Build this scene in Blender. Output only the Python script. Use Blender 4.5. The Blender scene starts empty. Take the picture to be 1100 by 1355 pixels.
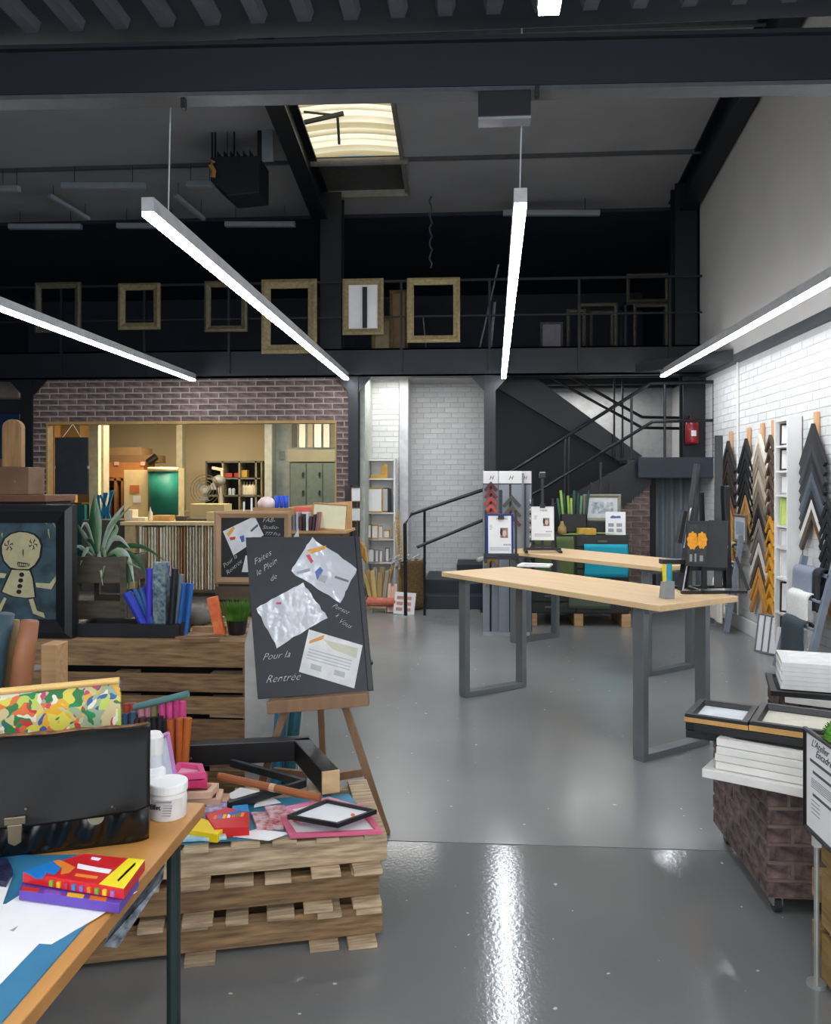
import bpy, math, random
from mathutils import Vector, Matrix
random.seed(7)
V = Vector
PI = math.pi
# ---------------------------------------------------------------- camera, world, lights, exposure
F, H, V0 = 1080.0, 1.6, 640.0
AY = math.atan(75 / 1080)
SC = bpy.context.scene
COL = SC.collection
cam_d = bpy.data.cameras.new('camera'); cam = bpy.data.objects.new('camera', cam_d); COL.objects.link(cam)
cam_d.sensor_fit = 'HORIZONTAL'; cam_d.sensor_width = 36; cam_d.lens = 36 * F / 1100
cam_d.shift_y = -(677.5 - V0) / 1100
cam.location = (0, 0, H); cam.rotation_euler = (PI / 2, 0, AY); cam_d.clip_end = 100
SC.camera = cam
w = bpy.data.worlds.new('world'); SC.world = w; w.use_nodes = True
w.node_tree.nodes['Background'].inputs[0].default_value = (.55, .68, .9, 1)
w.node_tree.nodes['Background'].inputs[1].default_value = .5
SC.view_settings.view_transform = 'Standard'; SC.view_settings.look = 'None'
SC.view_settings.gamma = 1; SC.view_settings.use_curve_mapping = False
SC.view_settings.exposure = 0.0
STRIP_POWER = 44.0       # emission strength of the strip light diffusers
def area_lamp(name, loc, rot, sx, sy, power, col):
    l = bpy.data.lights.new(name, 'AREA'); l.shape = 'RECTANGLE'; l.size = sx; l.size_y = sy; l.energy = power; l.color = col
    o = bpy.data.objects.new(name, l); o.location = loc; o.rotation_euler = rot; COL.objects.link(o); return o
area_lamp('workshop_lamp', (-4.6, 12.6, 3.0), (0, 0, 0), 1.6, .5, 95, (1, .84, .62))
area_lamp('workshop_lamp', (-2.3, 12.6, 3.0), (0, 0, 0), 1.2, .4, 55, (1, .93, .78))
area_lamp('alcove_fill', (-.9, 10.75, 3.02), (0, 0, 0), .8, .3, 12, (1, .98, .95))  # added fill without a fixture, brightens the white alcove walls
area_lamp('stair_fill', (1.6, 11.75, 2.97), (0, 0, 0), 1.2, .25, 26, (1, .99, .97))  # added fill without a fixture, lifts the grey wall behind the stairs
area_lamp('shop_window_daylight', (-.5, -2.6, 2.0), (PI / 2, 0, 0), 5.5, 2.2, 170, (.93, .96, 1))

# ---------------------------------------------------------------- helpers
fwd = V((-math.sin(AY), math.cos(AY), 0)); rgt = V((math.cos(AY), math.sin(AY), 0))
def ray(u, v): return rgt * ((u - 550) / F) + V((0, 0, (V0 - v) / F)) + fwd
O = V((0, 0, H))
def PZ(u, v, z): r = ray(u, v); return O + r * ((z - H) / r.z)
def PY(u, v, y): r = ray(u, v); return O + r * (y / r.y)
def PX(u, v, x): r = ray(u, v); return O + r * (x / r.x)
def lin(h):
    h = h.lstrip('#'); c = [int(h[i:i + 2], 16) / 255 for i in (0, 2, 4)]
    return tuple(x / 12.92 if x < .04045 else ((x + .055) / 1.055) ** 2.4 for x in c)
MATS = {}
def mat(hexc, rough=.6, metal=0, amt=.12, sc=12, st=(1, 1, 1), bump=.05, rnd=0, emit=0, alpha=None, c2=None, det=3, spec=.5):
    key = (hexc, rough, metal, amt, sc, st, bump, rnd, emit, alpha, c2)
    if key in MATS: return MATS[key]
    m = bpy.data.materials.new('m_' + hexc.strip('#')); m.use_nodes = True; N = m.node_tree.nodes; L = m.node_tree.links
    b = N['Principled BSDF']; c = lin(hexc)
    b.inputs['Roughness'].default_value = rough; b.inputs['Metallic'].default_value = metal
    b.inputs['Specular IOR Level'].default_value = spec
    tc = N.new('ShaderNodeTexCoord'); mp = N.new('ShaderNodeMapping'); mp.inputs['Scale'].default_value = st
    L.new(tc.outputs['Object'], mp.inputs[0])
    no = N.new('ShaderNodeTexNoise'); no.inputs['Scale'].default_value = sc; no.inputs['Detail'].default_value = det
    L.new(mp.outputs[0], no.inputs['Vector'])
    cr = N.new('ShaderNodeValToRGB'); cr.color_ramp.elements[0].position = .3; cr.color_ramp.elements[1].position = .7
    lo = lin(c2) if c2 else tuple(x * (1 - amt) for x in c); hi = c if c2 else tuple(min(1, x * (1 + amt)) for x in c)
    cr.color_ramp.elements[0].color = (*lo, 1); cr.color_ramp.elements[1].color = (*hi, 1)
    L.new(no.outputs[0], cr.inputs[0]); out = cr.outputs[0]
    if rnd:
        oi = N.new('ShaderNodeObjectInfo'); mr = N.new('ShaderNodeMapRange'); mr.inputs[3].default_value = 1 - rnd; mr.inputs[4].default_value = 1 + rnd
        L.new(oi.outputs['Random'], mr.inputs[0]); hs = N.new('ShaderNodeHueSaturation'); L.new(mr.outputs[0], hs.inputs['Value'])
        L.new(out, hs.inputs['Color']); out = hs.outputs[0]
    L.new(out, b.inputs['Base Color'])
    if bump:
        bu = N.new('ShaderNodeBump'); bu.inputs['Strength'].default_value = min(1, bump * 4); bu.inputs['Distance'].default_value = .01
        L.new(no.outputs[0], bu.inputs['Height']); L.new(bu.outputs[0], b.inputs['Normal'])
    if emit:
        b.inputs['Emission Color'].default_value = (*c, 1); b.inputs['Emission Strength'].default_value = emit
    if alpha is not None:
        b.inputs['Transmission Weight'].default_value = alpha; b.inputs['IOR'].default_value = 1.2
    MATS[key] = m; return m

class B:
    def __init__(s): s.v = []; s.f = []
    def add(s, vs, fs):
        n = len(s.v); s.v += [V(p) for p in vs]; s.f += [tuple(i + n for i in f) for f in fs]; return s
    def box(s, c, d, R=None):
        c = V(c); hx, hy, hz = d[0] / 2, d[1] / 2, d[2] / 2; ps = []
        for z in (-hz, hz):
            for x, y in ((-hx, -hy), (hx, -hy), (hx, hy), (-hx, hy)):
                p = V((x, y, z)); ps.append(c + (R @ p if R else p))
        return s.add(ps, [(3, 2, 1, 0), (4, 5, 6, 7), (0, 1, 5, 4), (1, 2, 6, 5), (2, 3, 7, 6), (3, 0, 4, 7)])
    def b2(s, a, b):  # box from two corners
        a = V(a); b = V(b); return s.box((a + b) / 2, (abs(b.x - a.x), abs(b.y - a.y), abs(b.z - a.z)))
    def bar(s, a, b, w_, h_, up=(0, 0, 1)):  # w_ across, h_ along up
        a = V(a); b = V(b); x = (b - a); l = x.length; x.normalize(); up = V(up)
        y = up.cross(x)
        if y.length < 1e-4: y = V((0, 1, 0)).cross(x)
        if y.length < 1e-4: y = V((1, 0, 0)).cross(x)
        y.normalize(); z = x.cross(y)
        return s.box((a + b) / 2, (l, w_, h_), Matrix((x, y, z)).transposed())
    def cyl(s, a, b, r0, r1=None, n=12, cap=True):
        r1 = r0 if r1 is None else r1; a = V(a); b = V(b); x = (b - a).normalized()
        t = V((0, 0, 1)) if abs(x.z) < .9 else V((1, 0, 0)); y = x.cross(t).normalized(); z = x.cross(y); ps = []
        for c, r in ((a, r0), (b, r1)):
            for i in range(n): q = 2 * PI * i / n; ps.append(c + y * (r * math.cos(q)) + z * (r * math.sin(q)))
        fs = [(i, (i + 1) % n, n + (i + 1) % n, n + i) for i in range(n)]
        if cap: fs += [tuple(range(n))[::-1], tuple(range(n, 2 * n))]
        return s.add(ps, fs)
    def tube(s, pts, r, n=8):
        pts = [V(p) for p in pts]; rings = []; N_ = len(pts)
        for i, p in enumerate(pts):
            x = (pts[min(i + 1, N_ - 1)] - pts[max(i - 1, 0)]).normalized()
            t = V((0, 0, 1)) if abs(x.z) < .95 else V((1, 0, 0)); y = x.cross(t).normalized(); z = x.cross(y)
            rr = r[i] if isinstance(r, (list, tuple)) else r
            rings.append([p + y * (rr * math.cos(2 * PI * k / n)) + z * (rr * math.sin(2 * PI * k / n)) for k in range(n)])
        ps = [q for g in rings for q in g]; fs = []
        for i in range(N_ - 1):
            for k in range(n): fs.append((i * n + k, i * n + (k + 1) % n, (i + 1) * n + (k + 1) % n, (i + 1) * n + k))
        fs += [tuple(range(n))[::-1], tuple(range((N_ - 1) * n, N_ * n))]
        return s.add(ps, fs)
    def prism(s, pts, off):  # pts 3D polygon, off extrusion vector
        pts = [V(p) for p in pts]; off = V(off); n = len(pts)
        fs = [tuple(range(n))[::-1], tuple(range(n, 2 * n))] + [(i, (i + 1) % n, n + (i + 1) % n, n + i) for i in range(n)]
        return s.add(pts + [p + off for p in pts], fs)
    def lathe(s, prof, c=(0, 0, 0), n=20):
        c = V(c); ps = []
        for r, z in prof:
            for i in range(n): q = 2 * PI * i / n; ps.append(c + V((r * math.cos(q), r * math.sin(q), z)))
        m = len(prof); fs = [(j * n + i, j * n + (i + 1) % n, (j + 1) * n + (i + 1) % n, (j + 1) * n + i) for j in range(m - 1) for i in range(n)]
        fs += [tuple(range(n))[::-1], tuple(range((m - 1) * n, m * n))]
        return s.add(ps, fs)
    def grid(s, fn, nu, nv, th=None):  # surface fn(i/nu, j/nv)
        ps = [V(fn(i / nu, j / nv)) for j in range(nv + 1) for i in range(nu + 1)]
        fs = [(j * (nu + 1) + i, j * (nu + 1) + i + 1, (j + 1) * (nu + 1) + i + 1, (j + 1) * (nu + 1) + i) for j in range(nv) for i in range(nu)]
        return s.add(ps, fs)
    def xf(s, M): s.v = [M @ p for p in s.v]; return s
    def base(s):
        xs = [p.x for p in s.v]; ys = [p.y for p in s.v]; zs = [p.z for p in s.v]
        return V(((min(xs) + max(xs)) / 2, (min(ys) + max(ys)) / 2, min(zs)))
    def mesh(s, name, m, smooth=False):
        me = bpy.data.meshes.new(name); me.from_pydata([tuple(p) for p in s.v], [], s.f); me.materials.append(m)
        if smooth: me.polygons.foreach_set('use_smooth', [True] * len(me.polygons))
        me.update(); return me
PM = {}
def thing(name, label, cat, loc=(0, 0, 0), rz=0, group=None, M=None):
    o = bpy.data.objects.new(name, None); o.empty_display_size = .05; COL.objects.link(o)
    M = M or (Matrix.Translation(V(loc)) @ Matrix.Rotation(rz, 4, 'Z')); o.matrix_world = M; PM[o] = M.copy()
    o['label'] = label; o['category'] = cat
    if group: o['group'] = group
    return o
def fin(o, bev, solid):
    if solid: md = o.modifiers.new('s', 'SOLIDIFY'); md.thickness = solid; md.offset = 0
    if bev: md = o.modifiers.new('b', 'BEVEL'); md.width = bev; md.segments = 2; md.limit_method = 'ANGLE'; md.angle_limit = .7
def part(name, b, m, parent, world=False, bev=0, smooth=False, solid=0, label=None, kind=None):
    if world: b.xf(PM[parent].inverted())
    o = bpy.data.objects.new(name, b.mesh(name, m, smooth)); COL.objects.link(o); o.parent = parent
    PM[o] = PM[parent]; fin(o, bev, solid)
    if label: o['label'] = label
    if kind: o['kind'] = kind
    return o
def inst(name, me, parent, M):
    o = bpy.data.objects.new(name, me); COL.objects.link(o); o.parent = parent; o.matrix_local = M; return o
def solo(name, b, m, label, cat, group=None, bev=0, smooth=False, solid=0, kind=None):
    c = b.base(); b.xf(Matrix.Translation(-c)); o = bpy.data.objects.new(name, b.mesh(name, m, smooth)); o.location = c
    COL.objects.link(o); PM[o] = Matrix.Translation(c); fin(o, bev, solid)
    o['label'] = label; o['category'] = cat
    if group: o['group'] = group
    if kind: o['kind'] = kind
    return o
def struct(name, b, m, label=None, bev=0, smooth=False):
    o = bpy.data.objects.new(name, b.mesh(name, m, smooth)); COL.objects.link(o); PM[o] = Matrix.Identity(4); o['kind'] = 'structure'
    if label: o['label'] = label
    fin(o, bev, 0); return o
def copytree(o, loc=None, rz=None, label=None, M=None):
    c = o.copy(); COL.objects.link(c)
    for ch in list(o.children):
        d = ch.copy(); COL.objects.link(d); d.parent = c
        for g in list(ch.children): e = g.copy(); COL.objects.link(e); e.parent = d
    if M is not None: c.matrix_world = M
    else:
        if loc is not None: c.location = loc
        if rz is not None: c.rotation_euler = (0, 0, rz)
    if label: c['label'] = label
    return c
def TR(p, rz=0, rx=0, ry=0):
    return Matrix.Translation(V(p)) @ Matrix.Rotation(rz, 4, 'Z') @ Matrix.Rotation(ry, 4, 'Y') @ Matrix.Rotation(rx, 4, 'X')
def text(s, size, m, parent, M, name='lettering', ext=.0006, shear=0, thin=0):
    cu = bpy.data.curves.new('t', 'FONT'); cu.body = s; cu.size = size; cu.extrude = ext; cu.offset = -thin * size; cu.shear = shear; cu.resolution_u = 2
    t = bpy.data.objects.new('t', cu); COL.objects.link(t)
    me = bpy.data.meshes.new_from_object(t); me.materials.clear(); me.materials.append(m)
    bpy.data.objects.remove(t); o = bpy.data.objects.new(name, me); COL.objects.link(o); o.parent = parent; o.matrix_local = M; return o
RX90 = Matrix.Rotation(PI / 2, 4, 'X')
def onface(x, y, z, rot=0):  # text on a plane facing -Y (local), with in-plane rotation
    return Matrix.Translation(V((x, y, z))) @ Matrix.Rotation(rot, 4, 'Y') @ RX90
# picture frame: local plane XZ, facing -Y, origin bottom centre
def mould(w_, h_, bd, dp):
    b = B(); xs = w_ / 2; o = [(-xs, 0), (xs, 0), (xs, h_), (-xs, h_)]; i_ = [(-xs + bd, bd), (xs - bd, bd), (xs - bd, h_ - bd), (-xs + bd, h_ - bd)]
    m_ = [(-xs + bd * .35, bd * .35), (xs - bd * .35, bd * .35), (xs - bd * .35, h_ - bd * .35), (-xs + bd * .35, h_ - bd * .35)]
    rings = [[(x, 0, z) for x, z in o], [(x, -dp * .8, z) for x, z in o], [(x, -dp, z) for x, z in m_], [(x, -dp * .6, z) for x, z in i_], [(x, 0, z) for x, z in i_]]
    ps = [p for r in rings for p in r]; fs = []
    for j in range(5):
        for k in range(4): fs.append((j * 4 + k, j * 4 + (k + 1) % 4, ((j + 1) % 5) * 4 + (k + 1) % 4, ((j + 1) % 5) * 4 + k))
    return b.add(ps, fs)
def pframe(label, M, w_, h_, bd, dp, fm, pm=None, name='picture_frame', cat='frame', group=None, mount=None, pic='picture'):
    t = thing(name, label, cat, M=M, group=group)
    part('moulding', mould(w_, h_, bd, dp), fm, t)
    if pm:
        p = part('mount' if mount else pic, B().b2((-w_ / 2 + bd * .9, -dp * .4, bd * .9), (w_ / 2 - bd * .9, -dp * .2, h_ - bd * .9)), pm, t)
        if mount:
            mw, mm_ = mount; q = w_ / 2 - bd - mw
            part(pic, B().b2((-q, -dp * .44, bd + mw), (q, -dp * .4, h_ - bd - mw)), mm_, t)
    return t
ORD = ['topmost', 'second', 'third', 'fourth', 'fifth', 'sixth', 'seventh', 'eighth', 'ninth', 'tenth', 'eleventh', 'twelfth', 'thirteenth', 'fourteenth']
def brickset(parent, o, ax, up, nrm, W_, H_, bw, bh, gap, proud, m, holes=(), maxn=300, name='brick', key=None):
    """bricks as parts: o origin, ax/up/nrm unit vectors; holes list of (x0,x1,z0,z1)"""
    o = V(o); ax = V(ax); up = V(up); nrm = V(nrm); meshes = {}; items = []
    rows = int(H_ / bh)
    for j in range(rows):
        x = -(bw / 2) * (j % 2) - random.random() * .03
        while x < W_:
            x0 = max(0, x + gap / 2); x1 = min(W_, x + bw - gap / 2); z0 = j * bh + gap / 2; z1 = (j + 1) * bh - gap / 2; x += bw
            if x1 - x0 < .02: continue
            segs = [(x0, x1)]
            for a, b_, c, d in holes:
                if z1 > c and z0 < d:
                    ns = []
                    for p, q in segs:
                        if q <= a or p >= b_: ns.append((p, q))
                        else:
                            if p < a: ns.append((p, a))
                            if q > b_: ns.append((b_, q))
                    segs = ns
            for p, q in segs:
                if q - p > .02: items.append((p, q, z0, z1))
    if key: items.sort(key=key)
    R3 = Matrix((ax, nrm, up)).transposed(); rest = B(); Pi = PM[parent].inverted()
    for k, (p, q, z0, z1) in enumerate(items):
        c = o + ax * ((p + q) / 2) + up * ((z0 + z1) / 2) + nrm * (proud * random.uniform(.25, .5))
        if k >= maxn: rest.box(c, (q - p, proud * 2, z1 - z0), R3); continue
        kk = round(q - p, 3)
        if kk not in meshes:
            bb = B(); l = kk / 2; h = (z1 - z0) / 2; e = min(proud * .5, .004)
            bb.add([(-l, -proud, -h), (l, -proud, -h), (l, -proud, h), (-l, -proud, h), (-l, proud - e, -h), (l, proud - e, -h), (l, proud - e, h), (-l, proud - e, h),
                    (-l + e, proud, -h + e), (l - e, proud, -h + e), (l - e, proud, h - e), (-l + e, proud, h - e)],
                   [(0, 1, 5, 4), (1, 2, 6, 5), (2, 3, 7, 6), (3, 0, 4, 7), (4, 5, 9, 8), (5, 6, 10, 9), (6, 7, 11, 10), (7, 4, 8, 11), (8, 9, 10, 11), (0, 3, 2, 1)])
            meshes[kk] = bb.mesh(name, m)
        inst(name, meshes[kk], parent, Pi @ (Matrix.Translation(c) @ R3.to_4x4()))
    if rest.v: part(name + 'work', rest, m, parent, world=True, kind='stuff')

# ---------------------------------------------------------------- materials
def concrete(r0, r1, bs, sp, k=1.0):
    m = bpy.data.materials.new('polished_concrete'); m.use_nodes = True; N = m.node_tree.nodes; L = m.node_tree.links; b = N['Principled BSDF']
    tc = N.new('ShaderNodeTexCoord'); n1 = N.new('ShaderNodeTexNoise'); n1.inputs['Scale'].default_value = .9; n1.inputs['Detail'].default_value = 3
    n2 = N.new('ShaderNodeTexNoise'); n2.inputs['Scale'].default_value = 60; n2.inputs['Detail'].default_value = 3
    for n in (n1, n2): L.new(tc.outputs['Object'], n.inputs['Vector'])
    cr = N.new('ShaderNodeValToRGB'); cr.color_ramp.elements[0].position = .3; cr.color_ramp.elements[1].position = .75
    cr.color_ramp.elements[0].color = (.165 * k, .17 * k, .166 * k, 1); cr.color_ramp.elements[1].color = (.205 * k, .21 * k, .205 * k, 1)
    L.new(n1.outputs[0], cr.inputs[0])
    n3 = N.new('ShaderNodeTexNoise'); n3.inputs['Scale'].default_value = 26; n3.inputs['Detail'].default_value = 1; L.new(tc.outputs['Object'], n3.inputs['Vector'])
    c3 = N.new('ShaderNodeValToRGB'); c3.color_ramp.elements[0].position = .775; c3.color_ramp.elements[1].position = .785; L.new(n3.outputs[0], c3.inputs[0])
    mx = N.new('ShaderNodeMix'); mx.data_type = 'RGBA'; L.new(c3.outputs[0], mx.inputs[0]); L.new(cr.outputs[0], mx.inputs[6]); mx.inputs[7].default_value = (.6, .6, .6, 1); L.new(mx.outputs[2], b.inputs['Base Color'])
    mr = N.new('ShaderNodeMapRange'); mr.inputs[1].default_value = .3; mr.inputs[2].default_value = .7; mr.inputs[3].default_value = r0; mr.inputs[4].default_value = r1
    L.new(n1.outputs[0], mr.inputs[0]); L.new(mr.outputs[0], b.inputs['Roughness'])
    bu = N.new('ShaderNodeBump'); bu.inputs['Strength'].default_value = bs; bu.inputs['Distance'].default_value = .004
    b.inputs['Specular IOR Level'].default_value = sp
    L.new(n2.outputs[0], bu.inputs['Height']); L.new(bu.outputs[0], b.inputs['Normal']); return m
M_floor = concrete(.10, .13, .13, .7); M_floor2 = concrete(.18, .26, .10, .6, 1.3)  # rear slab is paler: light reflected from the walls is put into its colour
M_black = mat('#15181d', .55, amt=.15, sc=5, bump=0)
M_dark = mat('#252b35', .6, amt=.2, sc=3, bump=0)
M_steel = mat('#0e1218', .45, amt=.1, sc=5, bump=0)
M_roof = mat('#8c8c8e', .8, amt=.08, sc=1.5, bump=0)
M_panel = mat('#b4b1ab', .75, amt=.05, sc=2, bump=0)
M_wbrick = mat('#dcdcda', .5, amt=.05, sc=8, bump=.04, rnd=.06)
M_mortar = mat('#c2c1c0', .8, amt=.05, sc=9, bump=0)
M_brick = mat('#7f6861', .85, sc=16, bump=.2, rnd=.28, c2='#463a39')
M_bmort2 = mat('#75675f', .9, sc=14, amt=.2, bump=.05)
M_bmort = mat('#a89d98', .9, sc=14, amt=.15, bump=.05)
M_wood = mat('#d9b384', .5, amt=.1, sc=3, st=(1, 12, 12), bump=.02)
M_woodx = mat('#caa070', .55, amt=.16, sc=3, st=(1, 14, 14), bump=.02, rnd=.1)
M_pal = mat('#b08c63', .85, sc=7, st=(1, 9, 9), bump=.08, rnd=.22, c2='#735a40', det=5)
M_pal2 = mat('#cfb897', .85, sc=7, st=(1, 9, 9), bump=.08, rnd=.18, c2='#8a745a', det=5)
M_metal = mat('#83888a', .35, .55, amt=.08, sc=6, bump=0)
M_white = mat('#eceae6', .5, amt=.03, sc=5, bump=0)
M_paper = mat('#efeeec', .7, amt=.03, sc=8, bump=0)
M_gold = mat('#a8925f', .5, .25, amt=.25, sc=20, bump=.1)
M_bfr = mat('#191a1c', .4, amt=.2, sc=12, bump=.02)
M_ink = mat('#2b2b30', .7, bump=0)
M_gray = mat('#9a9a9c', .7, bump=0)
M_cyan = mat('#1d8fa8', .7, amt=.15, sc=6)
M_chalk = mat('#d8d8d8', .9, amt=.2, sc=90, bump=0)
M_board = mat('#23262c', .6, amt=.25, sc=7, bump=0)
M_glassw = mat('#c9d4da', .2, amt=.05, bump=0)
M_skin = mat('#c9987c', .6, bump=0)
# ================================================================ SETTING
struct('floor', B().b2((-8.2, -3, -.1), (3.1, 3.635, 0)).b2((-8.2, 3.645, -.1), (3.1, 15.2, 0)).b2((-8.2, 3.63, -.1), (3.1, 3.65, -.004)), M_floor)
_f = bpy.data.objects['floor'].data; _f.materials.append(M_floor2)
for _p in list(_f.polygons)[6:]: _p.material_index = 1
YM = 10.2
# right wall: white brick below, plain panelling above
wr = struct('wall_right', B().b2((2.95, -3, 0), (3.1, 13, 3.0)), M_mortar)
brickset(wr, (2.95, 10.9, .16), (0, -1, 0), (0, 0, 1), (-1, 0, 0), 12.5, 2.78, .25, .08, .007, .004, M_wbrick, maxn=300,
         key=lambda it: -((it[0] if it[0] < 4.6 else -10) + (5 if it[2] > 1.0 else 0)))
struct('wall_right_upper', B().b2((2.87, -3, 3.02), (3.1, 7.0, 7)).b2((2.875, 7.01, 3.02), (3.1, 10.55, 7)), M_panel)
struct('trim_1', B().b2((2.86, -3, 2.94), (3.1, 10.55, 3.018)), mat('#3a3d42', .5, bump=0), bev=.004)
struct('baseboard_right', B().b2((2.915, 6.3, 0), (2.95, 9.55, .15)), M_white, bev=.004)
pp = solo('wall_conduit', B().cyl((2.93, 9.25, .1), (2.93, 9.25, 2.95), .012, n=8), M_white, 'thin white vertical conduit pipe on the white brick wall', 'pipe')
# left wall and far walls
struct('wall_left', B().b2((-8.2, -3, 0), (-8.1, 15.2, 6.5)), M_dark)
struct('wall_back', B().b2((-8.2, 14.4, 3.0), (3.1, 14.5, 6.5)), M_dark)
struct('ceiling', B().b2((-8.2, 3.9, 6.46), (-8.19, 3.91, 6.47)), M_black) if 0 else None
# sloping roof of the hall, with the skylight opening
def rz_(y): return 5.5 + .15 * (10.5 - y)
sk = [PY(424, 255, 10.9).x, PY(538, 258, 10.9).x]; SK0, SK1 = sk; SY0, SY1 = 8.2, 10.75
rf = B()
def roofp(x0, x1, y0, y1):
    rf.prism([(x0, y0, rz_(y0)), (x1, y0, rz_(y0)), (x1, y1, rz_(y1)), (x0, y1, rz_(y1))], (0, 0, .06))
roofp(-8.2, SK0, 2.5, 11.35); roofp(SK1, 3.1, 2.5, 11.35); roofp(SK0, SK1, 2.5, SY0); roofp(SK0, SK1, SY1, 11.35)
struct('ceiling', rf, M_roof)
struct('ceiling_rear', B().prism([(-8.2, 11.35, rz_(11.35) - .05), (3.1, 11.35, rz_(11.35) - .05), (3.1, 14.5, rz_(14.5)), (-8.2, 14.5, rz_(14.5))], (0, 0, .06)), M_dark)  # light falloff over the rear bay is put into its dark colour
for i, y in enumerate((9.95, 7.8, 6.0)):
    struct('trim_%d' % (2 + i), B().box((-1.6, y, rz_(y) - .02), (9.2, .05, .04)), mat('#55575b', .6, bump=0))
# skylight
sl = thing('skylight', 'skylight of ribbed translucent sheet in the sloping roof', 'skylight', ((SK0 + SK1) / 2, SY1, rz_(SY1)))
b = B(); nn = 60
def skf(a, c):
    y = SY0 + (SY1 - .55 - SY0) * c; x = SK0 + (SK1 - SK0) * a
    return (x, y, rz_(y) + .16 + .035 * math.sin(c * 2 * PI * 17) + .05 * math.sin(a * PI))
m_sky = bpy.data.materials.new('painted_backlit_ribs'); m_sky.use_nodes = True
_N = m_sky.node_tree.nodes; _L = m_sky.node_tree.links; _b = _N['Principled BSDF']; _w = _N.new('ShaderNodeTexWave'); _w.bands_direction = 'Y'; _w.inputs['Scale'].default_value = 2.1; _w.inputs['Distortion'].default_value = .6
_t = _N.new('ShaderNodeTexCoord'); _L.new(_t.outputs['Object'], _w.inputs['Vector']); _c = _N.new('ShaderNodeValToRGB'); _c.color_ramp.elements[0].color = (.42, .36, .2, 1); _c.color_ramp.elements[1].color = (1, .95, .78, 1)
_L.new(_w.outputs['Color'], _c.inputs[0]); _L.new(_c.outputs[0], _b.inputs['Base Color']); _L.new(_c.outputs[0], _b.inputs['Emission Color']); _b.inputs['Emission Strength'].default_value = .85  # daylight glow and rib shading are painted in as emissive bands
part('ribbed_sheet', B().grid(skf, 8, 200), m_sky, sl, world=True, smooth=True)
part('curb', B().prism([(SK0 - .05, SY0, rz_(SY0) - .05), (SK0, SY0, rz_(SY0) - .05), (SK0, SY1, rz_(SY1) - .05), (SK0 - .05, SY1, rz_(SY1) - .05)], (0, 0, .25)), mat('#6d6a62', .6), sl, world=True)
part('curb', B().prism([(SK1, SY0, rz_(SY0) - .05), (SK1 + .05, SY0, rz_(SY0) - .05), (SK1 + .05, SY1, rz_(SY1) - .05), (SK1, SY1, rz_(SY1) - .05)], (0, 0, .25)), mat('#6d6a62', .6), sl, world=True)
part('apron', B().prism([(SK0, SY1 - .6, rz_(SY1 - .6) + .1), (SK1, SY1 - .6, rz_(SY1 - .6) + .1), (SK1, SY1, rz_(SY1)), (SK0, SY1, rz_(SY1))], (0, 0, .05)), mat('#3c3d3a', .6), sl, world=True)
part('purlin', B().cyl((SK0 - .1, 9.95, rz_(9.95) - .03), (SK1 + .1, 9.95, rz_(9.95) - .03), .045, n=10), mat('#7a7974', .5, bump=0), sl, world=True)
part('sill', B().box(((SK0 + SK1) / 2, SY1, rz_(SY1) - .03), (SK1 - SK0 + .06, .09, .09)), mat('#8c8a84', .5, bump=0), sl, world=True)
p1, p2, p3, p4 = PY(403, 162, 9.0), PY(455, 150, 9.0), PY(447, 157, 9.0), PY(449, 190, 9.4)
part('opening_arm', B().bar(p1, p2, .04, .04).bar(p3, p4, .03, .03).bar(PY(402, 148, 9), PY(440, 152, 9), .02, .02), mat('#5c5a54', .5, bump=0), sl, world=True)
# portal frames (rafters and columns)
def rafter(x, w_, y0, y1, dz=.4):
    bb = B()
    for zo, ww, hh in ((-.02, w_, .03), (-dz / 2, .03, dz), (-dz, w_, .03)):
        bb.prism([(x - ww / 2, y0, rz_(y0) + zo - hh / 2), (x + ww / 2, y0, rz_(y0) + zo - hh / 2), (x + ww / 2, y1, rz_(y1) + zo - hh / 2), (x - ww / 2, y1, rz_(y1) + zo - hh / 2)], (0, 0, hh))
    return bb
def ibeam_col(x, y, z0, z1, w_=.16, d=.2):
    return B().b2((x - w_ / 2, y, z0), (x + w_ / 2, y + .018, z1)).b2((x - w_ / 2, y + d - .018, z0), (x + w_ / 2, y + d, z1)).b2((x - .012, y + .018, z0), (x + .012, y + d - .018, z1))
for i, (x, nm, lb) in enumerate(((-2.0, 'roof_rafter', 'black steel roof rafter running down beside the skylight'), (2.74, 'roof_rafter', 'black steel roof rafter against the plain grey upper wall'))):
    solo(nm, rafter(x, .2, 3.0, 11.2), M_steel, lb, 'beam')
for x, w_, lb in ((-1.85, .28, 'black steel column on the mezzanine below the skylight rafter'), (2.72, .28, 'black steel column on the mezzanine beside the upper grey wall')):
    solo('steel_column', ibeam_col(x, 10.6, 3.25, rz_(11), w_, .25), M_steel, lb, 'column')
for u0, u1, lb in ((27, 42, 'black steel post left of the brown brick wall'), (461, 474, 'black steel post between brown and white brick walls'), (641, 656, 'black steel post left of the dark staircase')):
    a, c = PY(u0, 600, YM), PY(u1, 600, YM)
    t = thing('steel_post', lb, 'column', ((a.x + c.x) / 2, YM + .08, 0))
    part('shaft', B().b2((a.x, YM, 0), (c.x, YM + .02, 2.95)).b2((a.x, YM + .14, 0), (c.x, YM + .16, 2.95)).b2((a.x + .04, YM + .02, 0), (c.x - .04, YM + .14, 2.95)), M_steel, t, world=True)
    part('base_plate', B().b2((a.x - .05, YM - .04, 0), (c.x + .05, YM + .2, .015)), M_steel, t, world=True)
    for sgn, xx in ((-1, a.x), (1, c.x)):
        part('knee_brace', B().prism([(xx, YM + .02, 2.95), (xx + sgn * .17, YM + .02, 2.95), (xx, YM + .02, 2.76)], (0, .05, 0)), M_steel, t, world=True)
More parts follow.
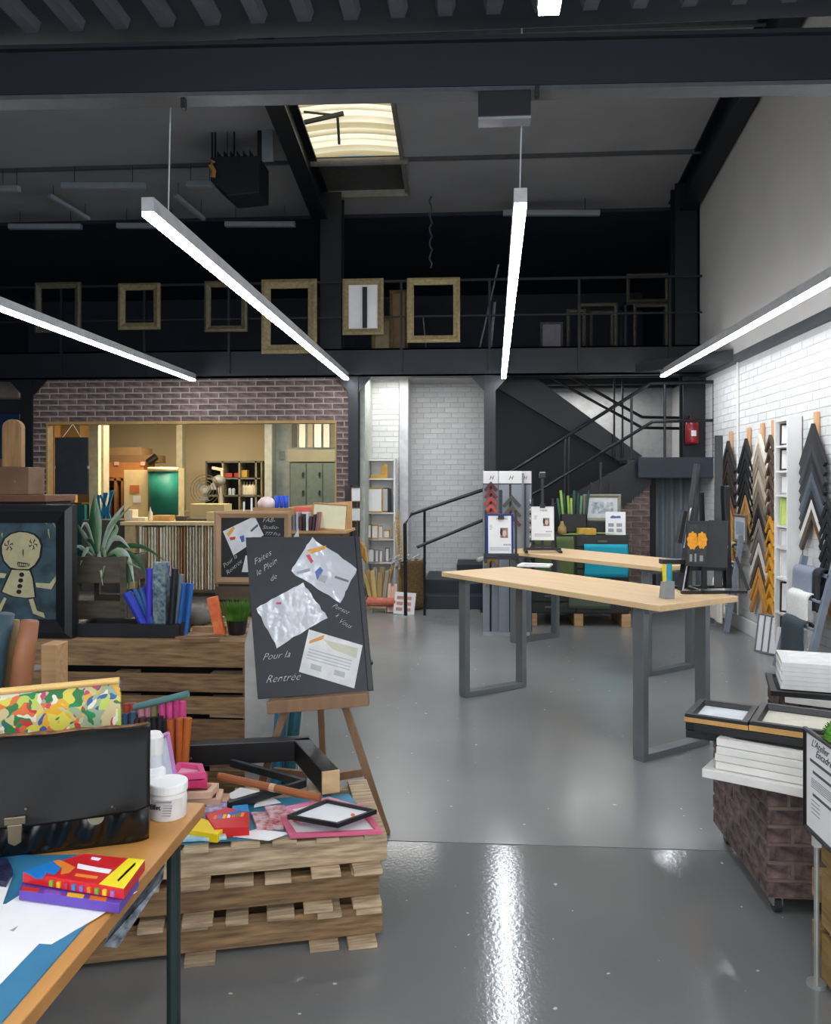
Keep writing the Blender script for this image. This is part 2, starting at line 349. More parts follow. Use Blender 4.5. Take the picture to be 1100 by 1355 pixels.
# mezzanine
struct('mezzanine_floor', B().b2((-8.2, YM + .2, 3.1), (3.1, 14.4, 3.2)), M_black)
struct('mezzanine_fascia', B().b2((-8.2, YM, 2.95), (2.95, YM + .04, 3.3)).b2((-8.2, YM, 2.95), (2.95, YM + .22, 2.97)).b2((-8.2, YM, 3.28), (2.95, YM + .22, 3.3)), M_steel)
struct('mezzanine_wing', B().prism([(2.0, YM, 2.96), (2.86, 9.2, 2.96), (2.86, YM, 2.96)], (0, 0, .12)), M_steel)
for i, y in enumerate((10.9, 11.7, 12.1)):
    solo('floor_joist', B().b2((.45, y, 3.0), (2.9, y + .06, 3.1)), M_black, ('front', 'middle', 'rear')[i] + ' black joist under the mezzanine floor', 'joist')
rl = thing('mezzanine_railing', 'thin black steel railing along the mezzanine edge, hung with empty frames', 'railing', (-1.5, YM + .1, 3.3))
part('top_rail', B().b2((-8.1, YM - .03, 4.12), (2.8, YM - .002, 4.15)), M_steel, rl, world=True)
part('mid_rail', B().b2((-8.1, YM - .03, 3.68), (2.8, YM - .01, 3.70)), M_steel, rl, world=True)
for k in range(10):
    x = -7.5 + k * 1.1; part('baluster', B().b2((x, YM - .028, 3.0), (x + .03, YM - .002, 4.13)), M_steel, rl, world=True)
# big beam and ribbed deck over the camera
struct('ceiling_front', B().b2((-8.2, -3, 3.735), (3.1, 3.85, 3.8)), M_dark)
for k in range(56):
    x = -8.0 + k * .213
    if x < 2.85:
        solo('deck_rib', B().prism([(x - .03, -2.9, 3.69), (x + .03, -2.9, 3.69), (x + .045, -2.9, 3.735), (x - .045, -2.9, 3.735)], (0, 6.55, 0)), mat('#50545a', .6, amt=.15, bump=0),
             'grey rib of the steel deck ceiling above the big beam', 'rib', 'ribs of the steel deck ceiling')
bm = thing('main_beam', 'large black steel beam crossing the top of the room', 'beam', (-1.5, 3.75, 3.42), rz=.03)
for nm, c, d in (('web', (0, .05, .125), (10.2, .1, .2)), ('lower_flange', (0, .05, .01), (10.2, .11, .02)), ('upper_flange', (0, .05, .235), (10.2, .16, .02))):
    part(nm, B().box(c, d), mat('#191e26', .5, bump=0) if nm != 'lower_flange' else mat('#4a4d52', .5, bump=0), bm)
# ---------------------------------------------------------------- strip lights
m_emit = mat('#f4f8ff', .5, emit=STRIP_POWER, bump=0, amt=0)
m_hous = mat('#c9cbcc', .4, .2, bump=0)
def strip(x0, y0, x1, y1, lab, cables, z=2.9):
    t = thing('strip_light', lab, 'light', ((x0 + x1) / 2, (y0 + y1) / 2, z), group='suspended linear strip lights')
    a = V((x0, y0, z)); c = V((x1, y1, z)); d = (c - a).normalized()
    part('housing', B().bar(a + V((0, 0, .045)), c + V((0, 0, .045)), .062, .07), m_hous, t, world=True, bev=.002)
    part('diffuser', B().bar(a + V((0, 0, .002)) + d * .004, c + V((0, 0, .002)) - d * .004, .056, .026), m_emit, t, world=True)
    for y, topz in cables:
        q = (y - y0) / (y1 - y0); p = a.lerp(c, q)
        pts = [p + V((.012 * math.sin(i * 1.3), 0, .08 + (topz - z - .08) * i / 6)) for i in range(7)]
        part('cable', B().tube(pts, .004, 5), m_hous, t, world=True)
    return t
strip(-3.5, 3.9, -3.5, 10.05, 'lit strip light at far left, over the painting and plant', [(4.4, rz_(4.4))])
strip(-1.56, 3.83, -1.56, 10.05, 'lit strip light ending above the brown brick window wall', [(4.10, rz_(4.1))])
strip(.225, 3.83, .385, 10.05, 'lit strip light hanging from the black box, over the long tables', [(3.93, rz_(3.93))])
strip(2.3, 3.9, 2.3, 10.05, 'lit strip light at right, beside the white brick wall', [(4.4, rz_(4.4))])
strip(.21, -2.8, .21, 2.27, 'near end of a lit strip light at the top edge', [(.5, 3.69)])
strip(-1.6, -2.8, -1.6, 2.1, 'lit strip light overhead left, out of frame', [(.5, 3.69)])
strip(2.2, -2.8, 2.2, 2.1, 'lit strip light overhead right, out of frame', [(.5, 3.69)])
t = thing('junction_box', 'black power box with pale underside, clamped under the big beam', 'box', (PY(668, 150, 3.75).x, 3.80, 3.27))
part('casing', B().box((0, 0, .075), (.24, .08, .12)), M_black, t, bev=.004)
part('bottom_plate', B().box((0, 0, .007), (.24, .085, .012)), mat('#8d9196', .5, bump=0), t)
p = PY(711, 128, 3.72); solo('beam_clamp', B().box((p.x, 3.72, 3.37), (.02, .03, .05)), M_black, 'tiny black clamp under the beam right of the power box', 'clamp')
p = PY(243, 135, 3.72); solo('beam_clamp', B().box((p.x, 3.72, 3.37), (.02, .03, .05)), M_black, 'tiny black clamp under the beam near the left cable', 'clamp')
# unlit tubes on the mezzanine ceiling
m_off = mat('#8f969c', .5, bump=0, amt=.05)
for k, (u0, u1, v, dv) in enumerate(((82, 192, 246, 0), (0, 26, 250, 0), (247, 283, 244, 0), (12, 108, 300, 0), (298, 391, 297, 0), (666, 794, 282, 0), (155, 240, 299, 0))):
    Y = 9.9 if v < 260 else 11.0
    a, c = PY(u0, v, Y), PY(u1, v + dv, Y)
    t = thing('unlit_tube_light', 'unlit grey tube light, ' + ('left of the hanging heater', 'at the left image edge', 'touching the hanging heater', 'low at far left', 'below the hanging heater', 'behind the lit strip under the power box', 'behind the near end of the long lit strip')[k], 'light', (a + c) / 2 - V((0, 0, .04)), group='unlit tube lights')
    part('tube_body', B().bar(a, c, .08, .07), m_off, t, world=True, bev=.01)
    for q in (.15, .85):
        s = a.lerp(c, q); part('hanger', B().cyl(s, (s.x, s.y, rz_(Y) - .02), .004, n=5), M_black, t, world=True)
for (u0, v0, u1, v1, lb) in ((65, 258, 118, 290, 'slanting unlit grey tube at upper left'), (232, 258, 270, 290, 'slanting unlit grey tube below the hanging heater')):
    a, c = PY(u0, v0, 10.3), PY(u1, v1, 10.9); t = thing('unlit_tube_light', lb, 'light', (a + c) / 2, group='unlit tube lights'); part('tube_body', B().bar(a, c, .06, .05), m_off, t, world=True, bev=.01)
    for q in (.1, .9): s = a.lerp(c, q); part('hanger', B().cyl(s, (s.x, s.y, rz_(s.y) - .01), .004, n=5), M_black, t, world=True)
# hanging unit
a, c = PY(282, 212, 9.3), PY(346, 262, 9.3)
t = thing('hanging_heater', 'black box heater hanging on rods below the roof', 'heater', ((a.x + c.x) / 2, 9.4, c.z))
x0, x1 = a.x, c.x
part('casing', B().prism([(x0, 9.2, a.z), (x1, 9.2, a.z), (x1, 9.2, c.z + .03), (x0 + .2, 9.2, c.z), (x0, 9.2, c.z + .18)], (0, .45, 0)), M_black, t, world=True, bev=.01)
for k in range(6): part('fin', B().b2((x0 + .08 + k * .075, 9.2, a.z), (x0 + .09 + k * .075, 9.6, a.z + .06)), M_black, t, world=True)
for u in (281, 285, 301, 310): p = PY(u, 210, 9.3); part('hanging_rod', B().cyl((p.x, 9.3, a.z), (p.x, 9.3, rz_(9.3)), .012 if u != 301 else .005, n=6), M_black, t, world=True)
part('valve', B().tube([PY(282, 213, 9.15), PY(279, 219, 9.15), PY(283, 226, 9.15), PY(282, 234, 9.15)], .03, 8), mat('#b98a45', .5, bump=0), t, world=True, label='orange-brown valve')
p = PY(355, 190, 9.3); t = thing('roof_rod', 'black rod with grey bracket hanging beside the skylight rafter', 'rod', (p.x - .1, 9.3, p.z - .3))
part('rod', B().cyl((p.x - .1, 9.3, p.z - .3), (p.x - .1, 9.3, rz_(9.3)), .03, n=8), M_black, t, world=True); part('bracket', B().b2((p.x - .07, 9.28, p.z - .2), (p.x + .06, 9.33, p.z + .15)), m_off, t, world=True)
p = PY(570, 345, 10.9); solo('hanging_chain', B().tube([p + V((.02 * math.sin(i * 2), 0, .06 * i - .1)) for i in range(24)], .014, 5), mat('#444a52', .5, bump=0), 'grey chain hanging above the largest empty gold frame', 'chain')
# ---------------------------------------------------------------- brown brick wall with a wide opening
bx0, bx1 = PY(42, 600, 10.3).x, PY(461, 600, 10.3).x
ox0, ox1 = PY(62, 600, 10.3).x, PY(445, 600, 10.3).x; oz = PY(300, 557, 10.3).z
wb = struct('wall_back_left', B().b2((bx0, 10.31, oz), (bx1, 10.42, 3.1)).b2((bx0, 10.31, 0), (ox0, 10.42, oz)).b2((ox1, 10.31, 0), (bx1, 10.42, oz)), M_bmort)
brickset(wb, (bx0, 10.31, 0), (1, 0, 0), (0, 0, 1), (0, -1, 0), bx1 - bx0, 3.02, .25, .075, .016, .006, M_brick, holes=[(ox0 - bx0, ox1 - bx0, -1, oz)], maxn=300, key=lambda i: -i[2])
struct('trim_5', B().b2((ox0, 10.27, oz - .035), (ox1, 10.44, oz)).b2((ox0 - .005, 10.29, 0), (ox0 + .015, 10.43, oz)).b2((ox1 - .015, 10.29, 0), (ox1 + .005, 10.43, oz)), mat('#a98955', .6), label='pale wood lining of the opening')
# workshop room behind
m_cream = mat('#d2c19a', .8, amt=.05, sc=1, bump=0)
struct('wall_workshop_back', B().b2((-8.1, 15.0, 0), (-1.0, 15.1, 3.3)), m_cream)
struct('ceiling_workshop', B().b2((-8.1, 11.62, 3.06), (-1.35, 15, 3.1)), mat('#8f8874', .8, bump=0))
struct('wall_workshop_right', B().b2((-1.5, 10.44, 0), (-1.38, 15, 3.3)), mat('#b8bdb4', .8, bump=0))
# white brick alcove
ax0, ax1 = PY(474, 600, 11.2).x, PY(528, 600, 11.2).x
wa = struct('wall_alcove_left', B().b2((ax0 - .1, 11.21, 0), (ax1, 11.8, 3.12)), M_mortar)
brickset(wa, (ax0 - .1, 11.21, 0), (1, 0, 0), (0, 0, 1), (0, -1, 0), ax1 - ax0 + .1, 3.12, .2, .075, .007, .004, M_wbrick, maxn=300)
cx1 = PY(541, 600, 11.25).x
solo('white_column', B().b2((ax1 + .004, 11.18, 0), (cx1, 11.75, 3.1)), mat('#cfd0d1', .6, bump=0), 'plain white corner column between the two white brick walls', 'column', bev=.01)
rx1 = PY(648, 600, 11.8).x
wc = struct('wall_alcove_back', B().b2((cx1 - .1, 11.81, 0), (rx1 + .3, 11.95, 3.12)), M_mortar)
brickset(wc, (cx1 - .02, 11.81, .3), (1, 0, 0), (0, 0, 1), (0, -1, 0), rx1 - cx1 + .3, 2.8, .2, .075, .007, .004, M_wbrick, maxn=300)
solo('wall_pipe', B().cyl((PY(541.5, 600, 11.75).x + .02, 11.76, .3), (PY(541.5, 600, 11.75).x + .02, 11.76, 3.1), .02, n=8), M_white, 'thin white vertical pipe in the corner of the alcove', 'pipe')
struct('ceiling_alcove', B().b2((-1.45, 10.45, 3.04), (.35, 11.9, 3.09)), mat('#b9b9b9', .8, bump=0))
# grey walls beyond the stairs
struct('wall_stair_back', B().b2((.3, 12.3, 0), (3.1, 12.4, 3.12)), mat('#9b9c9c', .8, bump=0))
struct('wall_stair_cupboard', B().b2((PY(862, 600, 10.9).x, 10.9, 0), (2.95, 11.0, 1.7)), mat('#2a2e33', .7, bump=0))
# left end: white beam, blue poster
solo('white_duct', B().b2((-8.0, 11.2, PY(0, 526, 11.2).z), (PY(25, 500, 11.2).x, 11.5, PY(0, 499, 11.2).z)), mat('#8f8480', .7, bump=0), 'pale boxed duct at the far left under the mezzanine', 'duct', bev=.02)
struct('wall_left_far', B().b2((-8.1, 11.55, 0), (PY(30, 600, 11.6).x, 11.6, 3.1)), mat('#26303a', .7, bump=0))
a, c = PY(-12, 548, 11.45), PY(24, 640, 11.45)
t = thing('blue_poster', 'blue and violet poster at the far left behind the wooden box', 'poster', ((a.x + c.x) / 2, 11.5, c.z))
part('sheet', B().b2((a.x, 11.48, c.z), (c.x, 11.5, a.z)), mat('#1d3f74', .6, sc=2, c2='#15264e', bump=0), t, world=True)
part('lower_panel', B().b2((a.x, 11.47, c.z), (c.x, 11.479, c.z + .36)), mat('#5b4a6e', .6, sc=3, c2='#b07a5a', bump=0), t, world=True)
# ---------------------------------------------------------------- staircase
x0 = PY(556, 800, 10.05).x; xr = .26
st = thing('lower_staircase', 'dark grey steps rising behind the black post', 'stairs', (0, 10.4, 0))
m_st = mat('#2f353b', .6, bump=0, amt=.1)
for k in range(3):
    xx = x0 if k < 2 else PY(600, 745, 10.65).x
    part('step', B().b2((xx + .02 * k, 10.42 + .3 * k, 0), (xr, 11.78, .17 * (k + 1))), m_st, st, world=True, bev=.008)
xl = PY(858, 605, 10.3).x
n = 8; xs = xr + .05
sb = B()
for k in range(n):
    zz = .51 + (1.9 - .51) * (k + 1) / n; x = xs + (xl - xs) * k / n
    part('tread', B().b2((x, 10.42, zz - .04), (x + (xl - xs) / n + .02, 11.0, zz)), m_st, st, world=True)
P_ = lambda u, v, y=10.32: PY(u, v, y)
part('stringer', B().prism([P_(650, 712), P_(650, 790), P_(660, 790), P_(862, 642), P_(862, 606), P_(845, 606)], (0, .04, 0)), mat('#14181d', .5, bump=0), st, world=True)
# enclosing brick below flight
bw = [P_(720, 735, 10.36), P_(860, 634, 10.36), P_(860, 830, 10.36), P_(720, 830, 10.36)]
for q in bw[2:]: q.z = 0.0
ws = struct('wall_under_stairs', B().prism(bw, (0, .1, 0)), M_bmort)
zt = bw[1].z; z_at = lambda x: bw[0].z + (bw[1].z - bw[0].z) * (x - bw[0].x) / (bw[1].x - bw[0].x)
Wd = bw[1].x - bw[0].x; rows = int(zt / .075); holes = []
for j in range(rows):
    zz = (j + 1) * .075
    if zz > bw[0].z: holes.append((-1, (zz - bw[0].z) / (bw[1].z - bw[0].z) * Wd, j * .075 + .01, zz - .01))
brickset(ws, (bw[0].x, 10.355, 0), (1, 0, 0), (0, 0, 1), (0, -1, 0), Wd, zt, .22, .075, .012, .006, M_brick, holes=holes, maxn=300)
# landing
lx0, lx1 = PY(845, 610, 10.2).x, 2.94
ld = thing('stair_landing', 'black steel landing with deep edge beam between the two flights', 'landing', ((lx0 + lx1) / 2, 10.5, 1.7))
zt_, zb_ = PY(900, 605, 10.2).z, PY(900, 632, 10.2).z
part('edge_beam', B().b2((lx0, 10.2, zb_), (lx1, 10.26, zt_)), M_dark, ld, world=True)
part('deck', B().b2((lx0, 10.26, zt_ - .06), (lx1, 11.6, zt_ - .02)), M_dark, ld, world=True)
# upper flight
uf = thing('upper_staircase', 'black steel upper flight climbing leftwards to the mezzanine', 'stairs', (1.2, 11.35, 1.7))
part('stringer', B().prism([PY(640, 497, 11.1), PY(705, 497, 11.1), PY(851, 604, 11.1), PY(822, 612, 11.1), PY(640, 494 + 8, 11.1)], (0, .05, 0)), mat('#1a1e24', .5, bump=0), uf, world=True)
part('stringer', B().prism([PY(640, 497, 11.7), PY(705, 497, 11.7), PY(851, 604, 11.7), PY(822, 612, 11.7)], (0, .05, 0)), M_black, uf, world=True)
a, c = PY(690, 500, 11.15), PY(845, 605, 11.15)
for k in range(8):
    p = a.lerp(c, (k + .5) / 8); part('tread', B().box((p.x - .05, 11.42, p.z - .12), (.24, .55, .03)), M_black, uf, world=True)
struct('wall_stair_side', B().prism([PY(652, 499, 11.2), PY(710, 499, 11.2), PY(733, 522, 11.2), PY(846, 606, 11.2), PY(846, 640, 11.2), PY(652, 790, 11.2)], (0, .04, 0)), mat('#0e1116', .7, bump=0))
sr = thing('stair_railing', 'black tubular handrail with mid rail along the stairs and landing', 'railing', (1, 10.25, 0))
m_r = mat('#15181c', .4, bump=0)
top = [PY(537, 745, 9.75), PY(536, 693, 9.75), PY(545, 680, 9.8), PY(640, 648, 10.12), PY(680, 622, 10.22), PY(860, 508, 10.22), PY(950, 505, 10.22)]
top[0].z = .02
mid = [PY(552, 724, 9.8), PY(640, 688, 10.12), PY(716, 648, 10.22), PY(864, 558, 10.22), PY(957, 556, 10.22)]
part('top_rail', B().tube(top, .022, 8), m_r, sr, world=True); part('mid_rail', B().tube(mid, .02, 8), m_r, sr, world=True)
def post(u, v, y=10.22, zz=None): p = PY(u, v, y); part('rail_post', B().cyl((p.x, y, zz if zz is not None else 0.2), p, .016, n=8), m_r, sr, world=True)
post(562, 674, 9.9, 0); post(748, 579, zz=PY(748, 672, 10.22).z); post(753, 576, zz=PY(753, 668, 10.22).z)
post(836, 523, zz=1.9); post(945, 506, zz=1.9); post(880, 508, zz=1.9)
for (ua, va, ub, vb) in ((762, 520, 850, 566), (775, 512, 850, 552)):
    part('upper_rail', B().tube([PY(ua - 40, va - 24, 11.05), PY(ub, vb, 11.05), PY(905, vb + 1, 11.05)], .02, 8), m_r, sr, world=True)
for u in (813, 824): p = PY(u, 498, 11.05); part('rail_post', B().cyl((p.x, 11.05, 1.95), p, .014, n=8), m_r, sr, world=True)
# column with extinguisher, curtain
solo('steel_column', ibeam_col(PY(921, 600, 10.6).x, 10.55, 1.9, 3.1, .34, .2), M_steel, 'black steel column behind the fire extinguisher', 'column')
t = thing('fire_extinguisher', 'red fire extinguisher mounted on the black column above the landing', 'extinguisher', (PY(916, 588, 10.45).x, 10.45, PY(916, 588, 10.45).z))
hh = PY(916, 562, 10.45).z - PY(916, 588, 10.45).z
part('cylinder', B().lathe([(.01, 0), (.075, .005), (.08, .03), (.08, hh), (.07, hh + .04), (.03, hh + .06), (.03, hh + .08)], n=20), mat('#8e1420', .3, bump=0), t, smooth=True)
part('valve', B().box((0, 0, hh + .1), (.05, .04, .05)).bar((0, 0, hh + .12), (.09, 0, hh + .15), .02, .012), M_black, t)
part('hose', B().tube([(-.03, 0, hh + .1), (-.1, 0, hh + .05), (-.11, 0, .15), (-.09, 0, .1)], .01, 6), M_black, t, smooth=True)
part('label', B().b2((-.03, -.084, .1), (.03, -.078, .17)), M_white, t)
cu0, cu1 = PY(868, 700, 10.8).x, PY(928, 700, 10.8).x
solo('grey_curtain', B().grid(lambda a, c: (cu0 + (cu1 - cu0) * a, 10.8 + .03 * math.sin(a * 2 * PI * 5), .05 + 1.65 * c), 60, 2), mat('#7f878d', .8, amt=.05, bump=0), 'plain grey curtain hanging below the stair landing', 'curtain', smooth=True, solid=.006)
solo('door_frame', B().b2((PY(861, 700, 10.7).x, 10.7, 0), (PY(867, 700, 10.7).x, 10.78, 1.7)), M_black, 'black upright between brick wall and grey curtain', 'frame')

struct('wall_right_rear', B().b2((2.95, 10.56, 3.0), (3.1, 15.1, 6.6)), M_dark)
struct('wall_workshop_left', B().b2((-8.15, 11.65, 0), (-8.05, 15, 3.1)), m_cream)
# ================================================================ LONG TABLES
def long_table(N, L, lab):
    ld_ = V((-.61, .792, 0)).normalized(); wd = V((.792, .61, 0)); z = .925
    c = N + ld_ * (L / 2) + wd * .35
    R = Matrix((-ld_, wd, V((0, 0, 1)))).transposed()  # local x towards camera end
    # proper right handed basis
    X = -ld_; Y = wd
    M = Matrix((X.to_4d() * 1, Y.to_4d(), V((0, 0, 1, 0)), V((c.x, c.y, 0, 1)))).transposed()
    for i in range(3): M[3][i] = 0
    M[3][3] = 1
    t = thing('long_table', lab, 'table', M=M, group='long beech tables on grey steel frames')
    part('tabletop', B().box((0, 0, z - .018), (L, .70, .036)), mat('#e2c092', .42, amt=.07, sc=2, st=(1, 10, 10), bump=.01), t, bev=.004)
    for s in (-1, 1):
        xx = s * (L / 2 - .2)
        for nm, zz in (('top_bar', z - .057), ('foot_bar', .02)): part(nm, B().box((xx, 0, zz), (.08, .60, .04)), M_metal, t, bev=.003)
        for q in (-.28, .28): part('leg', B().box((xx, q, (z - .02) / 2), (.08, .045, z - .06)), M_metal, t, bev=.003)
    return t, M
N1 = V((1.04, 4.60, 0)); N2 = V((1.52, 6.72, 0))
tab1, TM1 = long_table(N1, 2.09, 'near long beech table with the blue framed poster on its far left end')
tab2, TM2 = long_table(N2, 2.09, 'far long beech table standing behind the near one')
TZ = .926
def h_easel(base, rz, hgt, wd, lab, m=None, cat='easel', name='display_easel', fw=.3):
    m = m or M_bfr
    t = thing(name, lab, cat, base, rz)
    part('foot', B().b2((-fw / 2, -.14, 0), (-fw / 2 + .03, .14, .025)).b2((fw / 2 - .03, -.14, 0), (fw / 2, .14, .025)), m, t, bev=.002)
    part('cross_bar', B().b2((-fw / 2, -.03, .02), (fw / 2, 0, .045)), m, t)
    part('mast', B().b2((-.014, .0, .03), (.014, .022, hgt)), m, t, bev=.002)
    for s in (-1, 1): part('upright', B().b2((s * wd / 2 - .01, -.01, .02), (s * wd / 2 + .01, .012, hgt * .72)), m, t, bev=.002)
    part('ledge', B().b2((-wd / 2 - .02, -.05, .05), (wd / 2 + .02, 0, .07)), m, t)
    part('clamp', B().box((0, -.01, hgt * .62), (.05, .04, .04)), m, t)
    return t
def poster(lab, M, w_, h_, bd, fm, name='framed_poster', title='MAESTRO', group=None):
    """portrait advertising poster with a photo, title and text lines"""
    t = pframe(lab, M, w_, h_, bd, .012, fm, M_paper, name=name, cat='poster', group=group, pic='sheet')
    y = -.0062
    ph = part('photo', B().b2((w_ * .02, y, h_ * .42), (w_ * .30, y + .001, h_ * .66)), mat('#b59a8a', .6, sc=30, c2='#4b4038', bump=0), t)
    part('photo_face', B().prism([(w_ * (.17 + .07 * math.cos(a)), y - .0012, h_ * (.53 + .075 * math.sin(a))) for a in [i * PI / 8 for i in range(16)]], (0, .001, 0)), mat('#dcb49c', .6, bump=0), ph)
    part('photo_hair', B().prism([(w_ * (.06 + .05 * math.cos(a)), y - .0008, h_ * (.56 + .08 * math.sin(a))) for a in [i * PI / 8 for i in range(16)]], (0, .001, 0)), mat('#1d1a1a', .6, bump=0), ph)
    b = B()
    for k in range(5): b.b2((-w_ * .38, y, h_ * (.62 + .025 * k)), (-w_ * .38 + w_ * random.uniform(.08, .16), y + .001, h_ * (.628 + .025 * k)))
    for k in range(3): b.b2((-w_ * .36, y, h_ * (.12 + .03 * k)), (w_ * .36, y + .001, h_ * (.13 + .03 * k)))
    for k in range(4): b.b2((w_ * (.14 + .07 * k), y, h_ * .24), (w_ * (.19 + .07 * k), y + .001, h_ * .275))
    part('print_lines', b, M_gray, t)
    text(title, h_ * .06, M_ink, t, onface(-w_ * .12, y - .001, h_ * .86), name='title')
    return t
# ---- on the near table
pb = PZ(663, 743, TZ)
h_easel((pb.x, pb.y, TZ), .02, .62, .26, 'black desktop easel holding the blue framed poster')
poster('portrait poster in a blue frame on a black easel, near table', TR((pb.x - .01, pb.y - .035, TZ + .055), .02, -.10), .235, .36, .018, mat('#1b3580', .4, bump=0))
b = PZ(640, 746, TZ)
solo('silver_tube', B().tube([PZ(633, 744, TZ) + V((0, 0, .022)), PZ(650, 741, TZ) + V((0, 0, .03)), PZ(668, 737, TZ) + V((0, 0, .022))], .02, 8), mat('#a9a9a4', .4, bump=0), 'silvery rolled bag lying at the foot of the blue framed poster', 'roll', smooth=True)
p = PZ(708, 750, TZ)
pframe('empty flat white wooden frame lying on the near table', TR((p.x - .02, p.y - .05, TZ + .002), -.25) @ Matrix.Rotation(-PI / 2, 4, 'X'), .26, .2, .035, .016, M_white)
# right end: tall black easel with panels
e0 = PZ(930, 785, TZ)
t = thing('studio_easel', 'tall black folding easel standing on the right end of the near table', 'easel', e0, .12)
m = M_bfr
part('base', B().b2((-.14, -.03, 0), (.27, -.005, .018)).b2((-.14, .22, 0), (.25, .245, .018)).b2((-.02, -.03, 0), (.01, .25, .018)), m, t, bev=.002)
part('upright', B().bar((.15, .12, .02), (.17, .16, .98), .05, .02), m, t, bev=.003)
part('upright', B().bar((.20, .10, .02), (.185, .1, .66), .06, .035), m, t, bev=.003)
part('upright', B().bar((.06, .12, .02), (.05, .14, .62), .03, .02), m, t, bev=.003)
part('brace', B().bar((.21, .0, .22), (.28, -.02, .02), .018, .018), m, t)
part('brace', B().bar((.03, .05, .2), (.03, .05, .02), .03, .02), m, t)
part('knob', B().cyl((.17, .07, .28), (.17, .05, .28), .014, n=12), mat('#c9b79a', .4, bump=0), t)
part('cross_bar', B().b2((-.03, .08, .13), (.22, .11, .16)), m, t)
t = thing('folded_easel', 'black folding easel leaning with a thin silver edge, near table right', 'easel', e0 + V((-.04, .14, 0)), .1)
part('rail', B().bar((-.06, 0, .0), (.09, .12, .80), .035, .02), m, t, bev=.002)
part('rail', B().bar((-.02, .02, .01), (.11, .14, .60), .03, .02), m, t, bev=.002)
part('slider', B().bar((-.075, .0, .3), (-.03, .02, .50), .03, .03), m, t)
part('metal_edge', B().bar((-.045, -.02, .27), (.015, .02, .52), .006, .006), mat('#c0c4c8', .3, .6, bump=0), t)
part('handle', B().b2((-.18, -.02, .165), (-.03, .06, .195)), m, t, bev=.004)
part('strut', B().bar((-.06, -.04, .0), (-.01, .0, .2), .006, .006), mat('#c0c4c8', .3, .6, bump=0), t)
part('clip', B().box((.095, .12, .70), (.02, .02, .1)), m, t)
# flower picture
t = thing('flower_picture', 'black panel with an orange flower photograph on the tall easel', 'picture', M=TR(e0 + V((-.02, .03, .16)), -.45, -.08))
part('panel', B().b2((-.075, 0, 0), (.06, .015, .285)), M_bfr, t, bev=.001)
part('backing_board', B().b2((.06, .0, .0), (.17, .02, .29)), M_bfr, t, bev=.001)
part('photo', B().b2((-.062, -.002, .02), (.05, 0, .262)), mat('#3a3f3c', .5, sc=30, c2='#1a1d1c', bump=0), t)
for k, (cx, cz, r) in enumerate(((-.034, .16, .032), (.022, .163, .03))):
    pts = []
    for i in range(36):
        a = 2 * PI * i / 36; rr = r * (1 + .09 * math.sin(a * 9)); pts.append((cx + rr * math.cos(a), -.004, cz + rr * 1.7 * math.sin(a)))
    part('flower_print', B().prism(pts, (0, .002, 0)), mat('#f0a010', .5, sc=60, amt=.15, bump=0), t)
part('print_lines', B().b2((-.05, -.003, .03), (-.035, -.002, .075)).b2((-.02, -.003, .03), (-.01, -.002, .08)).b2((.01, -.003, .035), (.03, -.002, .07)), mat('#8f9290', .5, bump=0), t)
# brochure holder
p = PZ(884, 792, TZ)
t = thing('brochure_holder', 'clear leaflet holder with yellow and blue cards on the table corner', 'holder', (p.x, p.y, TZ), .35)
part('pocket', B().prism([(-.035, -.02, 0), (-.035, -.015, .1), (-.035, .02, .1), (-.035, .04, 0)], (.07, 0, 0)), mat('#8c9094', .25, bump=0), t, bev=.001)
for k, (hx, c) in enumerate((('#e6d318', -.018), ('#2f9ad0', .012), ('#3a9a50', .024))):
    part('card', B().bar((c, .002 + .006 * k, .06), (c + .012, .03, .2), .026, .002, up=(0, 1, 0)), mat(hx, .5, bump=0), t)
# ---- on the far table
p = PZ(716, 741, TZ); p = V((PY(718, 740, 7.95).x, 7.95, TZ))
p = V((PY(718, 740, 8.1).x, 8.1, TZ))
h_easel(p, 0, PY(718, 632, 8.1).z - TZ, .2, 'black desktop easel on the far table holding a white portrait poster', fw=.36)
poster('white unframed portrait poster clipped to the easel on the far table', TR(p + V((0, -.04, .12)), .0, -.1), .22, .33, .006, M_white, name='poster', title='ATELIER')
t = thing('camera_clamp', 'dark clamp head on top of the far table easel', 'clamp', p + V((0, 0, PY(718, 632, 8.1).z - TZ)))
part('head', B().box((0, 0, .02), (.06, .06, .05)), M_bfr, t, bev=.004); part('plate', B().box((0, 0, .05), (.05, .05, .015)), mat('#9a9fa3', .4, bump=0), t)
p = PZ(848, 744, TZ)
# ================================================================ GREY DISPLAY COLUMN
g = PZ(672, 846, 0)
t = thing('display_column', 'tall grey three-sided display column with white headers and corner samples', 'display', (g.x, g.y + .2, 0))
ht = PY(672, 623, g.y).z
m_g = mat('#8b929a', .5, amt=.04, bump=0)
W_ = .17
for k, (cx, cy, rz) in enumerate(((-.17, .0, .15), (.035, -.02, 0), (.20, .05, -.7))):
    Mx = TR((cx, cy, 0), rz); ww = (.16, .24, .12)[k]
    for s in (-1, 1): part('panel', B().b2((s * .012, -.01, .04), (s * ww / 2, .02, ht - .14)).xf(Mx), m_g, t)
    part('panel_back', B().b2((-ww / 2, .02, .04), (ww / 2, .03, ht)).xf(Mx), M_bfr, t)
    h_ = part('header', B().b2((-ww / 2, -.015, ht - .13), (ww / 2, .02, ht)).xf(Mx), M_white, t, bev=.002)
    q = Mx @ V((0, -.018, ht - .085)); text('H', .06, M_ink, t, Mx @ onface(-.02, -.018, ht - .09), name='logo', shear=.4)
part('plinth', B().b2((-.25, -.03, 0), (.24, .3, .04)), mat('#a8adb2', .5, bump=0), t)
part('core', B().b2((-.2, .04, .04), (.18, .28, ht - .02)), m_g, t)
